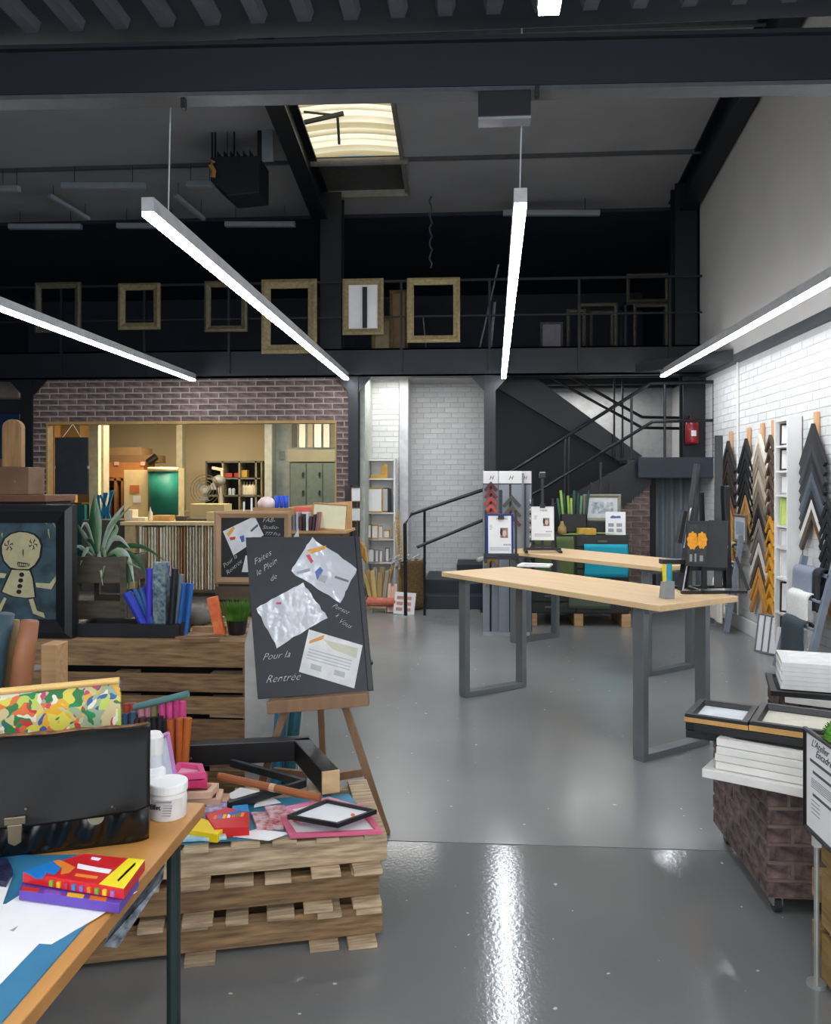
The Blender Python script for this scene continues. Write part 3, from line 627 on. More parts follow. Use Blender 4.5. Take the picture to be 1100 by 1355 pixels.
def chevron_mesh(span, drop, wid, th):
    """two arms as meshes, local: apex at origin, plane XZ, facing -Y"""
    ms = []
    for s in (-1, 1):
        d = V((s * span, 0, -drop)); d.normalize(); n = V((-d.z * s, 0, d.x * s)) * s
        b = B(); L_ = math.hypot(span, drop)
        a0 = V((0, 0, 0)); e = d * L_
        pw = V((0, 0, -wid / max(.2, abs(d.x)) * 1.0))
        inner = V((0, 0, -wid / abs(d.x)))
        b.prism([a0, e, e + V((-abs(d.z) * s, 0, -abs(d.x))) * wid, inner], (0, -th, 0)); ms.append(b)
    return ms
def chev(lab, M, span, drop, wid, th, m, group):
    t = thing('corner_sample', lab, 'frame sample', M=M, group=group)
    for b in chevron_mesh(span, drop, wid, th): part('arm', b, m, t, bev=.002)
    return t
reds = ['#5b2222', '#7d2b28', '#b4402e', '#c8503a', '#b93028']
for k in range(5):
    zz = PY(660, 637 + 10 * k, g.y).z
    chev('%s red-brown corner sample on the left face of the grey display column' % ORD[k], TR((g.x - .17, g.y + .17 - .004 * k, zz), .15), .075, .085, .03, .02, mat(reds[k], .4, bump=0), 'corner samples on the display column')
for k, hx in enumerate(('#4a4a40', '#575040', '#6a3a32')):
    zz = PY(672, 655 + 13 * k, g.y).z
    chev('%s dark corner sample on the middle face of the grey display column' % ORD[k], TR((g.x + .05, g.y + .15 - .004 * k, zz), 0), .1, .11, .035, .02, mat(hx, .5, bump=0), 'corner samples on the display column')
for k, v in enumerate((738, 752, 766)):
    zz = PY(660, v, g.y).z
    chev('%s gold corner sample low on the grey display column' % ORD[k], TR((g.x - .16, g.y + .17 - .004 * k, zz), .15), .075, .085, .025, .02, mat('#b07a2c', .4, .3, bump=0), 'gold corner samples on the display column')
for k in range(14):
    p = PY(703, 662 + 6 * k, g.y + .05)
    solo('frame_offcut', B().box(p, (.03, .05, .02)), mat('#2a2522' if k % 2 else '#d8cdb8', .5, bump=0), 'small striped frame offcut on the right edge of the display column', 'frame sample', 'offcuts on the display column edge')
# ================================================================ DARK PLAN CHEST
c0, c1 = PZ(690, 818, .14), PZ(833, 818, .14); yc = 9.25
cx0, cx1 = PY(692, 800, yc).x, PY(833, 800, yc).x; ztop = PY(760, 708, yc).z
t = thing('plan_chest', 'black wide drawer chest on wooden blocks under the stairs', 'cabinet', ((cx0 + cx1) / 2, yc + .35, 0))
part('carcass', B().b2((cx0, yc + .02, .14), (cx1, yc + .75, ztop)), mat('#20221f', .5, bump=0), t, world=True, bev=.004)
nd = 7; hd = (ztop - .16) / nd
for k in range(nd):
    z0 = .15 + hd * k
    for s in (0, 1):
        xa = cx0 + .01 + s * (cx1 - cx0) / 2; xb = xa + (cx1 - cx0) / 2 - .02
        d_ = part('drawer', B().b2((xa, yc - .0, z0 + .006), (xb, yc + .03, z0 + hd - .006)), mat('#2b2d29', .45, bump=0), t, world=True, bev=.003)
        part('handle', B().b2(((xa + xb) / 2 - .05, yc - .015, z0 + hd * .45), ((xa + xb) / 2 + .05, yc, z0 + hd * .6)), mat('#6d706b', .4, .5, bump=0), d_, world=True)
for u in (705, 766, 829):
    x = PY(u, 820, yc).x; part('block', B().b2((x - .05, yc, 0), (x + .05, yc + .7, .14)), M_woodx, t, world=True, bev=.004)
def drape(lab, u0, u1, v0, v1, hx, y, wav=.006, name='paper_sheet', cat='paper'):
    a, c = PY(u0, v0, y), PY(u1, v1, y)
    return solo(name, B().grid(lambda s, q: (a.x + (c.x - a.x) * s + .01 * math.sin(3 * q), y + wav * math.sin(s * 9) * q, a.z + (c.z - a.z) * q), 14, 8), mat(hx, .7, amt=.08, sc=4, bump=0), lab, cat, solid=.002, smooth=True)
drape('bright turquoise sheet hanging over the front of the black chest', 773, 831, 720, 764, '#12a3b8', yc - .03)
drape('olive green sheet hanging on the chest left of the turquoise one', 736, 759, 710, 764, '#5a6a3a', yc - .03)
drape('darker olive sheet at the left end of the black chest', 707, 729, 713, 760, '#56633c', yc - .03)
drape('grey-green cloth hanging low on the chest front below the tabletop', 752, 808, 765, 806, '#5b6355', yc - .03)
zc = ztop
def on(u, y): return V((PY(u, 700, y).x, y, zc))
# bin of rolls
a, c = on(742, yc + .25), on(776, yc + .25)
t = thing('roll_bin', 'black bin holding green paper rolls on the chest', 'bin', ((a.x + c.x) / 2, yc + .3, zc))
hb = PY(750, 680, yc + .25).z - zc
part('bin', B().b2((-.15, -.1, 0), (.15, .1, .02)).b2((-.15, -.1, 0), (-.14, .1, hb)).b2((.14, -.1, 0), (.15, .1, hb)).b2((-.15, -.1, 0), (.15, -.09, hb)).b2((-.15, .09, 0), (.15, .1, hb)), M_bfr, t)
cols = ['#3f6b4c', '#a8c060', '#2f5b4a', '#8fb04a', '#c0cf6a', '#365d50', '#27423c', '#7aa078', '#2d6a66', '#1f4a4a']
for k in range(10):
    x = a.x + .02 + (c.x - a.x - .04) * k / 9; q = (k - 4.5) * .012
    solo('paper_roll', B().cyl((x, yc + .28 + .03 * (k % 3 - 1), zc + .025), (x + q, yc + .3 + .03 * (k % 3 - 1), zc + hb + .18 + .03 * ((k * 7) % 4)), .014, n=8), mat(cols[k], .6, bump=0), '%s green roll from the left in the black bin on the chest' % ['first', 'second', 'third', 'fourth', 'fifth', 'sixth', 'seventh', 'eighth', 'ninth', 'tenth'][k], 'roll', 'rolls in the bin on the chest')
a, c = on(700, yc + .2), on(738, yc + .2)
for k in range(3):
    x = a.x + .06 + k * .09
    solo('white_jug', B().lathe([(.03, 0), (.035, .01), (.035, .2), (.02, .26), (.02, .3)], (x, yc + .3, zc), 12), mat(('#8fb0b0', '#9fc3c0', '#7a9a9a')[k], .4, bump=0), ('left', 'middle', 'right')[k] + ' pale green bottle on the chest behind the white poster', 'bottle', smooth=True)
# framed picture, leaflet, boxes
a, c = on(772, yc + .3), on(822, yc + .3); zz = PY(800, 690, yc + .3).z
t = h_easel(((a.x + c.x) / 2, yc + .4, zc), 0, PY(800, 612, yc + .4).z - zc, .22, 'black easel behind the framed picture on the chest')
pframe('silver framed photograph of an interior on the black chest', TR(((a.x + c.x) / 2, yc + .3, zz), 0, -.05), c.x - a.x, PY(800, 654, yc + .3).z - zz, .04, .025, mat('#8c8a78', .4, .3, bump=.05), mat('#cfd4d2', .5, bump=0), mount=(.05, mat('#6f7e80', .5, sc=20, c2='#e6e8e8', bump=0)))
solo('display_box', B().b2((a.x + .03, yc + .2, zc), (c.x - .03, yc + .5, zz - .005)), M_bfr, 'black box under the silver framed photograph', 'box')
a, c = on(803, yc + .05), on(828, yc + .05)
t = thing('leaflet_stand', 'white leaflet with blue heading standing on the chest corner', 'leaflet', M=TR(((a.x + c.x) / 2, yc + .08, zc), -.15, -.15))
part('sheet', B().b2((-.11, 0, 0), (.11, .004, .26)), M_paper, t)
part('heading', B().prism([(-.06, -.001, .2), (-.03, -.001, .22), (.0, -.001, .21), (.05, -.001, .215), (.06, -.001, .19), (-.05, -.001, .185)], (0, -.001, 0)), mat('#3f5f9a', .6, bump=0), t)
b = B()
for k in range(4): b.b2((-.08 + (k % 2) * .09, -.0015, .03 + .06 * (k // 2)), (-.02 + (k % 2) * .09, 0, .07 + .06 * (k // 2)))
part('print_lines', b, M_gray, t)
part('stand', B().b2((-.04, .004, 0), (.04, .12, .01)), M_white, t)
a = on(776, yc + .12); solo('yellow_box', B().box(a + V((0, 0, .035)), (.2, .16, .07)), mat('#c8a13a', .6, bump=0), 'yellow carton lying on the chest among green papers', 'box', bev=.003)
a = on(744, yc + .1); solo('tan_jug', B().lathe([(.03, 0), (.05, .02), (.045, .08), (.02, .12), (.015, .15)], a, 12), mat('#a98a55', .5, bump=0), 'small tan pouring bottle left of the yellow carton', 'bottle', smooth=True)
for k, (u, hx, s, rz) in enumerate(((756, '#6f8a4a', .24, .2), (765, '#88a05c', .2, -.3), (797, '#b9c880', .26, .1))):
    a = on(u, yc + .1 + .03 * k); solo('green_paper', B().box(a + V((0, 0, .004 + .006 * k)), (s, .18, .004), Matrix.Rotation(rz, 3, 'Z')), mat(hx, .7, bump=0), ('mossy green', 'mid green', 'pale lime')[k] + ' sheet lying on the chest top', 'paper')
# ================================================================ WHITE BOOKCASE AND BUNDLES (alcove left)
yb = 10.85; a, c = PY(480, 760, yb), PY(522, 760, yb)
bx, bw_ = (a.x + c.x) / 2, c.x - a.x; zt_ = PY(500, 607, yb).z; zb = .0
t = thing('white_bookcase', 'narrow white bookcase of frames against the bright white brick wall', 'bookcase', (bx, yb + .14, 0))
for s in (-1, 1): part('side', B().b2((s * bw_ / 2 - .012, -.14, 0), (s * bw_ / 2 + .012, .14, zt_)), M_white, t, bev=.001)
part('back', B().b2((-bw_ / 2, .13, 0), (bw_ / 2, .14, zt_)), M_white, t)
shz = [PY(500, v, yb).z for v in (608, 633, 678, 713, 744)] + [.06]
for z in shz: part('shelf', B().b2((-bw_ / 2 + .012, -.14, z - .02), (bw_ / 2 - .012, .13, z)), M_white, t, bev=.001)
m_gf = mat('#c89a3c', .4, .2, bump=0)
def small_frame(x, z, w_, h_, m, lab, y=None, lean=-.06, pm=M_paper, grp='frames in the white bookcase', rz=0, bd=.018):
    return pframe(lab, TR((x, y if y else yb + .06, z), rz, lean), w_, h_, bd, .018, m, pm, group=grp)
x_ = lambda u: PY(u, 700, yb).x
t = thing('corner_offcut', 'gold L-shaped frame corner on the top shelf of the bookcase', 'frame sample', (x_(503), yb + .05, shz[1]))
part('arm', B().b2((-.13, -.03, 0), (.1, .0, .05)), m_gf, t, bev=.004); part('arm', B().b2((.05, -.03, .05), (.1, 0, .19)).b2((.01, 0, .05), (.05, .02, .17)), m_gf, t, bev=.004)
small_frame(x_(494), shz[2], .26, .33, m_gf, 'largest gold frame with white sheet on the second shelf', y=yb + .0)
small_frame(x_(507), shz[2], .16, .33, mat('#8a6a3a', .5, bump=0), 'brown frame leaning behind the largest gold frame', y=yb + .06)
solo('dark_book', B().b2((x_(513), yb, shz[2]), (x_(517), yb + .1, shz[2] + .32)), M_bfr, 'black album upright at the right end of the second shelf', 'book')
for k, (u, w_, h_, hx) in enumerate(((487, .12, .2, '#8a6a3a'), (495, .13, .19, '#c89a3c'), (503, .09, .18, '#b9b2a0'), (511, .1, .12, '#c89a3c'))):
    small_frame(x_(u), shz[3], w_, h_, mat(hx, .45, bump=0), ('narrow brown', 'gold', 'pale grey', 'low gold')[k] + ' frame on the third shelf of the bookcase', y=yb - .03 + .03 * k)
for k, (u, w_, h_, hx) in enumerate(((491, .1, .18, '#77726a'), (499, .05, .17, '#8d887f'), (504, .05, .16, '#b8a89a'), (512, .06, .19, '#7d766c'))):
    small_frame(x_(u), shz[4], w_, h_, mat(hx, .5, bump=0), ('dark grey', 'slim grey', 'pinkish grey', 'taller grey')[k] + ' frame on the fourth shelf of the bookcase', y=yb - .03 + .03 * k, bd=.01)
# bundles of mouldings under / beside
def bundle(lab_fn, u0, u1, v0, v1, y, n, cols, r, spread, group, name='moulding_offcut'):
    for k in range(n):
        q = k / max(1, n - 1); pb_ = PY(u0 + (u1 - u0) * (.3 + .4 * q), v1, y + .05 * (k % 3)); pt = PY(u0 + (u1 - u0) * q, v0 + random.uniform(-6, 8), y + .12 + .05 * (k % 3))
        solo(name, B().bar(pb_, pt, r * random.uniform(.8, 1.3), r * .7, up=(0, 1, 0)), mat(cols[k % len(cols)], .5, bump=0), lab_fn(k), 'moulding', group)
NTH = ['first', 'second', 'third', 'fourth', 'fifth', 'sixth', 'seventh', 'eighth', 'ninth', 'tenth', 'eleventh', 'twelfth', 'thirteenth', 'fourteenth']
bundle(lambda k: NTH[k] + ' yellow-brown moulding offcut from left in the bundle below the bookcase', 483, 520, 752, 806, 10.3, 12, ['#b79a5a', '#a98a4a', '#8f7a4c', '#c4a862', '#9a8f80'], .05, 1, 'moulding offcuts below the bookcase')
t = thing('offcut_crate', 'low crate holding the moulding offcuts below the bookcase', 'crate', (PY(500, 800, 10.3).x, 10.42, 0))
hz_ = PY(500, 790, 10.3).z
for s in (-1, 1): part('side', B().b2((s * .16 - .01, -.14, 0), (s * .16 + .01, .14, max(.08, hz_))), M_pal2, t)
part('base', B().b2((-.16, -.14, 0.02), (.16, .14, .04)), M_pal2, t); part('front', B().b2((-.16, -.15, .0), (.16, -.14, max(.06, hz_ - .04))), M_pal2, t)
p, q = PY(486, 796, 10.05), PY(524, 797, 10.05)
solo('red_roll', B().cyl(p, q, .055, n=14), mat('#b5573f', .6, sc=12, c2='#d07a62', bump=0), 'terracotta printed roll lying across the small wire stool', 'roll')
p = PY(502, 801, 10.1)
t = thing('wire_stool', 'tiny stool with wire legs under the terracotta roll', 'stool', (p.x, 10.1, 0))
zt2 = PY(502, 802, 10.05).z
part('seat', B().b2((-.1, -.08, zt2 - .02), (.1, .08, zt2)), M_pal2, t)
for s in (-1, 1):
    for s2 in (-1, 1): part('leg', B().cyl((s * .09, s2 * .07, 0), (s * .08, s2 * .06, zt2 - .02), .006, n=6), M_gray, t)
p = PZ(535, 813, 0); 
for k in range(5):
    q = PY(516 + 4 * k, 772 + 4 * (k % 2) + (3 * k if k > 2 else 0), p.y + .2); b_ = PY(514 + 4 * k, 812, p.y + .1); b_.z = .01
    solo('pink_offcut', B().bar(b_, q, .035, .02, up=(0, 1, 0)), mat('#d9b09c', .6, bump=0), NTH[k] + ' pink moulding offcut from left beside the sack', 'moulding', 'pink offcuts beside the sack')
t = thing('sample_card', 'white card with pink stripes leaning at the foot of the sack', 'card', M=TR(PZ(534, 813, 0), -.1, -.25, .06))
part('card', B().b2((-.13, 0, 0), (.13, .01, .27)), M_white, t)
for k in range(6): part('stripe', B().b2((-.1 + .1 * (k % 2), -.003, .04 + .07 * (k // 2)), (-.02 + .1 * (k % 2), .0, .08 + .07 * (k // 2))), mat('#c98f7c', .6, bump=0), t)
# sack
p = PZ(546, 808, 0); zs = PY(546, 742, p.y).z
t = thing('hessian_sack', 'brown hessian sack filled with striped mouldings by the steps', 'sack', (p.x, p.y + .15, 0))
prof = [(.10, 0), (.155, .03), (.165, .12), (.16, .25), (.15, .36), (.165, .46), (.15, zs - .06), (.155, zs - .02), (.13, zs), (.12, zs - .04), (.02, zs - .06)]
bb = B().lathe(prof, n=28)
for v in bb.v: a_ = math.atan2(v.y, v.x); k_ = 1 + .07 * math.sin(a_ * 3 + v.z * 9) + .04 * math.sin(a_ * 7 + v.z * 20); v.x *= k_; v.y *= k_
part('cloth', bb, mat('#7a5f38', .95, sc=60, c2='#4f3d24', bump=.25), t, smooth=True)
for k in range(9):
    a_ = PY(516 + k * 4.2, 742 + 5 * (k % 3), p.y + .05 + .04 * (k % 3)); c_ = a_ + V((.13, .1, .06))
    solo('striped_moulding', B().bar(a_, c_, .035, .03).bar(a_ + V((.03, -.02, .005)), a_ + V((.05, -.02, .014)), .037, .034), mat('#4a4246', .5, sc=30, c2='#d8d4d0', bump=0), NTH[k] + ' black and white striped moulding from left in the sack', 'moulding', 'striped mouldings in the sack')
# gold lattice strip leaning in the corner
p, q = PY(530, 736, 10.7), PY(524, 678, 10.9)
t = thing('lattice_strip', 'gold lattice strip leaning between bookcase and handrail', 'moulding', p - V((0, 0, 0)))
for s in (-.03, .03): part('rail', B().bar(p + V((s, 0, 0)), q + V((s, 0, 0)), .014, .014), m_gf, t, world=True)
for k in range(12):
    a_ = p.lerp(q, k / 12.5); part('rung', B().bar(a_ + V((-.03, 0, 0)), a_ + V((.03, 0, .04)), .01, .01), m_gf, t, world=True)
p0 = V((p.x + .01, 10.65, 0)); part('rail', B().bar(p0, p, .05, .02), m_gf, t, world=True)
# ================================================================ RIGHT WALL SAMPLES
XW = 2.94
def wallM(y, z, off=0): return Matrix.Translation(V((XW - off, y, z))) @ Matrix.Rotation(-PI / 2, 4, 'Z')  # local -Y faces -X ; local x -> -Y world
def batten(u, v0, v1, lab, w_=.07, hx='#d6a876'):
    p, q = PX(u, v0, XW), PX(u, v1, XW)
    return solo('batten', B().b2((XW - .025, p.y - w_ / 2, q.z), (XW - .001, p.y + w_ / 2, p.z)), mat(hx, .6, sc=3, st=(12, 12, 1), bump=0), lab, 'batten', 'wooden battens on the white wall', bev=.002), p.y
BT = [
 (969, 571, 770, 'farthest', ['#2a2422', '#2f2826', '#3a2c26', '#2a2320', '#7a5030', '#c98a3a', '#cf9440', '#d09a48', '#d8a050', '#cf9440', '#c98a3a'], 583, 15.0),
 (993, 566, 690, 'second farthest', ['#1d1d1f', '#222326', '#1b1b1e', '#232427', '#242220', '#b08450', '#a87c48'], 580, 15.0),
 (1011, 560, 828, 'third farthest', ['#efe6d6', '#b5a793', '#9a8d7c', '#c0b49e', '#8a7d6a', '#6a5f55', '#1f1d1d', '#8a8078', '#6f655c', '#d8d0c4', '#54483e', '#c98f45', '#c98f45'], 574, 16.0),
 (1083, 545, 707, 'nearest', ['#232427', '#2b2d31', '#3a3d42', '#1c1c1f', '#2f3236', '#55606a', '#3d4a55', '#1e1e20', '#e0ddd6', '#5a4a3e'], 560, 12.5)]
for (u, v0, v1, nm, cs, va, dv) in BT:
    _, yb_ = batten(u, v0, v1, nm + ' vertical wooden batten hung with frame corner samples')
    for k, hx in enumerate(cs):
        z = PX(u, va + dv * k, XW).z
        gl = 'gold' if hx > '#c0' and hx < '#d9' else ('pale' if hx > '#9' else 'dark')
        chev('%s of the corner samples on the %s batten, %s' % (ORD[k], nm, gl), wallM(yb_, z, .027), .27, .34, .055, .03, mat(hx, .45, bump=0, amt=.1), 'corner samples on the white wall')
_, yb_ = batten(1026, 556, 836, 'fourth farthest wooden batten, just behind the white wall bookcase')
for k in range(13):
    z = PX(1026, 575 + 18 * k, XW).z; hx = '#e0a02c' if k > 5 else '#5a4a3c'
    chev('%s of the small corner samples beside the wall bookcase, %s' % (ORD[k], 'gold' if k > 5 else 'brown'), wallM(yb_, z, .03), .12, .15, .035, .03, mat(hx, .4, .1, bump=0), 'small corner samples beside the wall bookcase')
for k in range(9):
    z = PX(1098, 660 + 16 * k, XW).z; y_ = PX(1104, 700, XW).y
    chev('%s of the jagged black corner samples at the right image edge' % ORD[k], wallM(y_, z, .03), .16, .2, .05, .03, M_bfr if k < 7 else mat('#d8a050', .5, bump=0), 'corner samples at the right image edge')
# bookcase on wall
y0, y1 = 7.50, 7.80
t = thing('wall_bookcase', 'tall white bookcase of black frames standing against the right wall', 'bookcase', (2.85, (y0 + y1) / 2, 0))
zt3 = 2.2
part('side', B().b2((2.81, y0, 0), (2.945, y0 + .025, zt3)), M_white, t, world=True, bev=.002)
part('side', B().b2((2.81, y1, 0), (2.945, y1 + .025, zt3)), M_white, t, world=True, bev=.002)
part('back', B().b2((2.935, y0, 0), (2.945, y1, zt3)), M_white, t, world=True)
lv = [.1, .42, .74, 1.02, 1.22, 1.5, 1.72, 1.95, 2.19]
for z in lv: part('shelf', B().b2((2.82, y0 + .025, z - .02), (2.935, y1, z)), M_white, t, world=True)
for k, (z, h_, hx, nm) in enumerate(((.42, .28, '#17181a', 'black'), (.74, .24, '#e8e6e2', 'white'), (1.02, .16, '#c8c8c8', 'pale grey'), (1.22, .24, '#b9d060', 'lime green'), (1.5, .18, '#9a9a9a', 'grey'), (1.72, .2, '#1b1b1d', 'slim black'), (1.95, .2, '#26272a', 'charcoal'), (.1, .28, '#101113', 'deep black'))):
    pframe(nm + ' frame facing out of the tall white wall bookcase', Matrix.Translation(V((2.875, (y0 + y1) / 2 + .03, z + .001))) @ Matrix.Rotation(-.75, 4, 'Z') @ Matrix.Rotation(-.05, 4, 'X'), .13, h_, .016, .015, mat(hx, .5, bump=0), M_paper if k != 3 else mat('#cfe080', .6, bump=0), group='frames in the wall bookcase')
# small frame on wall
p = PX(988, 706, XW); q0, q1 = PX(980, 706, XW), PX(998, 706, XW)
pframe('small picture in a thin brown frame hung below the second farthest batten', wallM(p.y, PX(990, 718, XW).z, .06), .42, .3, .03, .02, mat('#7a6a58', .5, bump=0), mat('#b9c0c6', .5, bump=0), mount=(.05, mat('#8d99a4', .6, bump=0)))
# textile ladders
def ladder(yf0, yf1, lab, rolls, hgt=.98, xf=2.62, grp='textile ladders'):
    t = thing('textile_ladder', lab, 'rack', (xf, (yf0 + yf1) / 2, 0))
    for y in (yf0, yf1): part('rail', B().bar((xf, y, .02), (2.86, y, hgt), .05, .05), mat('#7d8591', .6, bump=0), t, world=True, bev=.003)
    part('foot_rung', B().bar((xf + .02, yf0, .12), (xf + .02, yf1, .12), .03, .03), mat('#7d8591', .6, bump=0), t, world=True)
    for k, (z, hx, lab2, ln, yy0, yy1) in enumerate(rolls):
        x = xf + (2.86 - xf) * (z / hgt) - .03
        part('rung', B().cyl((x, yf0, z), (x, yf1, z), .014, n=8), mat('#7d8591', .6, bump=0), t, world=True)
        def fn(s, q, x=x, z=z, ln=ln, yy0=yy0, yy1=yy1):
            y = yy0 + (yy1 - yy0) * s; a = q * 1.4
            if a < .4: an = PI * a / .4; return (x + .045 * math.cos(an), y, z + .045 * math.sin(an))
            return (x - .045 - .012 * math.sin(s * 7) * (a - .4), y, z - ln * (a - .4))
        solo('fabric_drape', B().grid(fn, 12, 24), mat(hx, .85, sc=50, amt=.08, bump=.05), lab2, 'fabric', 'fabrics on the textile ladders', smooth=True, solid=.012)
ladder(6.65, 7.25, 'near grey ladder rack of folded fabrics leaning on the right wall', [(.86, '#8b93a3', 'blue-grey fabric folded over the top rung of the near ladder', .2, 6.84, 7.22), (.66, '#eceae4', 'white fabric folded over the second rung of the near ladder', .22, 6.8, 7.22), (.44, '#3f4a52', 'dark slate fabric hanging on the low rung of the near ladder', .3, 6.76, 7.2), (.87, '#24262b', 'black fabric at the right of the top rung, near ladder', .3, 6.69, 6.82)])
ladder(8.9, 9.45, 'far grey ladder rack of cream fabrics leaning on the right wall', [(.92, '#b5a988', 'crumpled beige fabric on the top rung of the far ladder', .22, 8.95, 9.25), (.72, '#eee9da', 'cream fabric on the second rung of the far ladder', .24, 8.95, 9.4), (.50, '#f1eddf', 'ivory fabric on the third rung of the far ladder', .3, 8.95, 9.42), (.30, '#e9e4d4', 'lowest cream fabric on the far ladder', .2, 8.95, 9.4)], hgt=1.05, xf=2.70)
def lean(lab, u, v, w_, h_, fm, pm, rz=-.55, inner=None):
    p = PZ(u, v, 0.005); return pframe(lab, TR(p, rz, -.18), w_, h_, .03, .02, fm, M_paper, mount=(.06, pm) if inner else None)
lean('white framed portrait photograph leaning at the foot of the near ladder', 1047, 884, .24, .34, M_white, mat('#8a6a5a', .6, sc=12, c2='#2c2624', bump=0), inner=1)
pp_ = PZ(1029, 868, .005)
for k in range(3): pframe(('front', 'middle', 'back')[k] + ' grey edged white panel leaning left of the portrait photograph', TR(pp_ + V((-.035 * k, .07 * k, 0)), -.9, -.2), .2, .36, .015, .015, mat('#6d7278', .5, bump=0), M_paper, group='panels leaning by the near ladder')
# ================================================================ FRAMES ON THE MEZZANINE
def mez(u0, u1, v0, v1, hx, lab, pm=None, bdp=10, y=YM - .031):
    a, c = PY(u0, v0, y), PY(u1, v1, y)
    if y > YM: c.z = max(c.z, 3.201) if v1 > 440 else c.z
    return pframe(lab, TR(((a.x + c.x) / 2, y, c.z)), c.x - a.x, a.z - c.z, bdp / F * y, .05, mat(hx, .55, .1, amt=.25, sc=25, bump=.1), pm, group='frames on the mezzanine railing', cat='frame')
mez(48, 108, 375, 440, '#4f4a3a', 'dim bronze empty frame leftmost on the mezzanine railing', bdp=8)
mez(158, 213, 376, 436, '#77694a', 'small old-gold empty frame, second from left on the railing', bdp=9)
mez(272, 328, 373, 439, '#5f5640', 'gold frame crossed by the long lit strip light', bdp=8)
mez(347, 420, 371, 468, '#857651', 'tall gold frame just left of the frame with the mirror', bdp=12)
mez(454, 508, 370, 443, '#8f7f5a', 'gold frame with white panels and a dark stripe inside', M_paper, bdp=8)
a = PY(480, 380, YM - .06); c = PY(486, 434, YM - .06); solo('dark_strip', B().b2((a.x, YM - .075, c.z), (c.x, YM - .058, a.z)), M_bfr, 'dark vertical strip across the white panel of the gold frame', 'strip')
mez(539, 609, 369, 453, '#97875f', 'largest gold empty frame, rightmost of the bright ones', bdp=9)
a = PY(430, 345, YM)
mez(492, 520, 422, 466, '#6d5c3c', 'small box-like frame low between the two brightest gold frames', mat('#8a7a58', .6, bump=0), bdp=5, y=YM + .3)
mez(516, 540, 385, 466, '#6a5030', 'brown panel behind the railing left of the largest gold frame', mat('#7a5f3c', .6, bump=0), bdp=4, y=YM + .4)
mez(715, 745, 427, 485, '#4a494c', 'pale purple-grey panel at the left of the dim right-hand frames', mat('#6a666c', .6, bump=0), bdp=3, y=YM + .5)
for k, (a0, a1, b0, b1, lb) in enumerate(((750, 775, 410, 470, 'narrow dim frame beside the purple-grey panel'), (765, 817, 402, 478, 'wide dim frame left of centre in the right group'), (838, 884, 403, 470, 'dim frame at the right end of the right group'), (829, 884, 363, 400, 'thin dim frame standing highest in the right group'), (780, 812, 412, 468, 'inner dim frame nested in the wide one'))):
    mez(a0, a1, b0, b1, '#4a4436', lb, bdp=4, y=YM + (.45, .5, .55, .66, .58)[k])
a_, c_ = PY(826, 401, YM + .62), PY(888, 401, YM + .62)
t = thing('storage_rack', 'dark storage rack on the mezzanine carrying the thin high frame', 'rack', ((a_.x + c_.x) / 2, YM + .75, 3.2))
part('shelf', B().b2((a_.x, YM + .6, a_.z - .03), (c_.x, YM + .95, a_.z)), M_black, t, world=True)
for x_r in (a_.x, c_.x - .03):
    for y_r in (YM + .6, YM + .92): part('post', B().b2((x_r, y_r, 3.2), (x_r + .03, y_r + .03, a_.z)), M_black, t, world=True)
for k, (u, v0, v1) in enumerate(((660, 350, 468), (655, 400, 460), (560, 420, 455))):
    a = PY(u, v0, YM + .2); c = PY(u - (28, 6, -4)[k], min(v1, 480) + 5, YM + .25); solo('thin_rod', B().cyl(c, a, (.012, .02, .008)[k], n=6), mat('#6a6e74', .5, bump=0), ('long thin grey rod', 'short pale rod', 'white stick')[k] + (' leaning by the lit centre strip light', ' beside the long thin rod', ' inside the largest gold frame')[k], 'rod')
# ================================================================ WORKSHOP CONTENTS (through the opening)
def w(u, v, y): return PY(u, v, y)
def wbox(name, u0, u1, v0, v1, y, dep, hx, lab, cat, bev=.004, floor=False, rough=.7, c2=None):
    a, c = PY(u0, v0, y), PY(u1, v1, y)
    if floor: c.z = 0
    return solo(name, B().b2((a.x, y, c.z), (c.x, y + dep, a.z)), mat(hx, rough, bump=0, c2=c2, sc=3), lab, cat, bev=bev)
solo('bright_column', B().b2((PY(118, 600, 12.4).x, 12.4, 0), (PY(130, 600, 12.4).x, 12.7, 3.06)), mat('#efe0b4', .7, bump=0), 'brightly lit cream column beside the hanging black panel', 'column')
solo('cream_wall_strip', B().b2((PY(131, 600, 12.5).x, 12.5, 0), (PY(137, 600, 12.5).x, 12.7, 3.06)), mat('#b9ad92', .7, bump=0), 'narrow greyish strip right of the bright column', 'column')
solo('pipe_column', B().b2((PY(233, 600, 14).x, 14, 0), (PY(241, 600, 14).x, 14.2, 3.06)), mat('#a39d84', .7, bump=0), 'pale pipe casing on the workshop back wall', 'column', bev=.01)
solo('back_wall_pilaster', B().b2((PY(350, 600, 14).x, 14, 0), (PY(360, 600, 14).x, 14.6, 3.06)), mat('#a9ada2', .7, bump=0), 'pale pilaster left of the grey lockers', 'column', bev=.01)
struct('wall_workshop_inner', B().b2((PY(360, 600, 14.3).x, 14.3, 0), (-1.5, 14.4, 3.06)), mat('#aeb8b4', .8, bump=0))
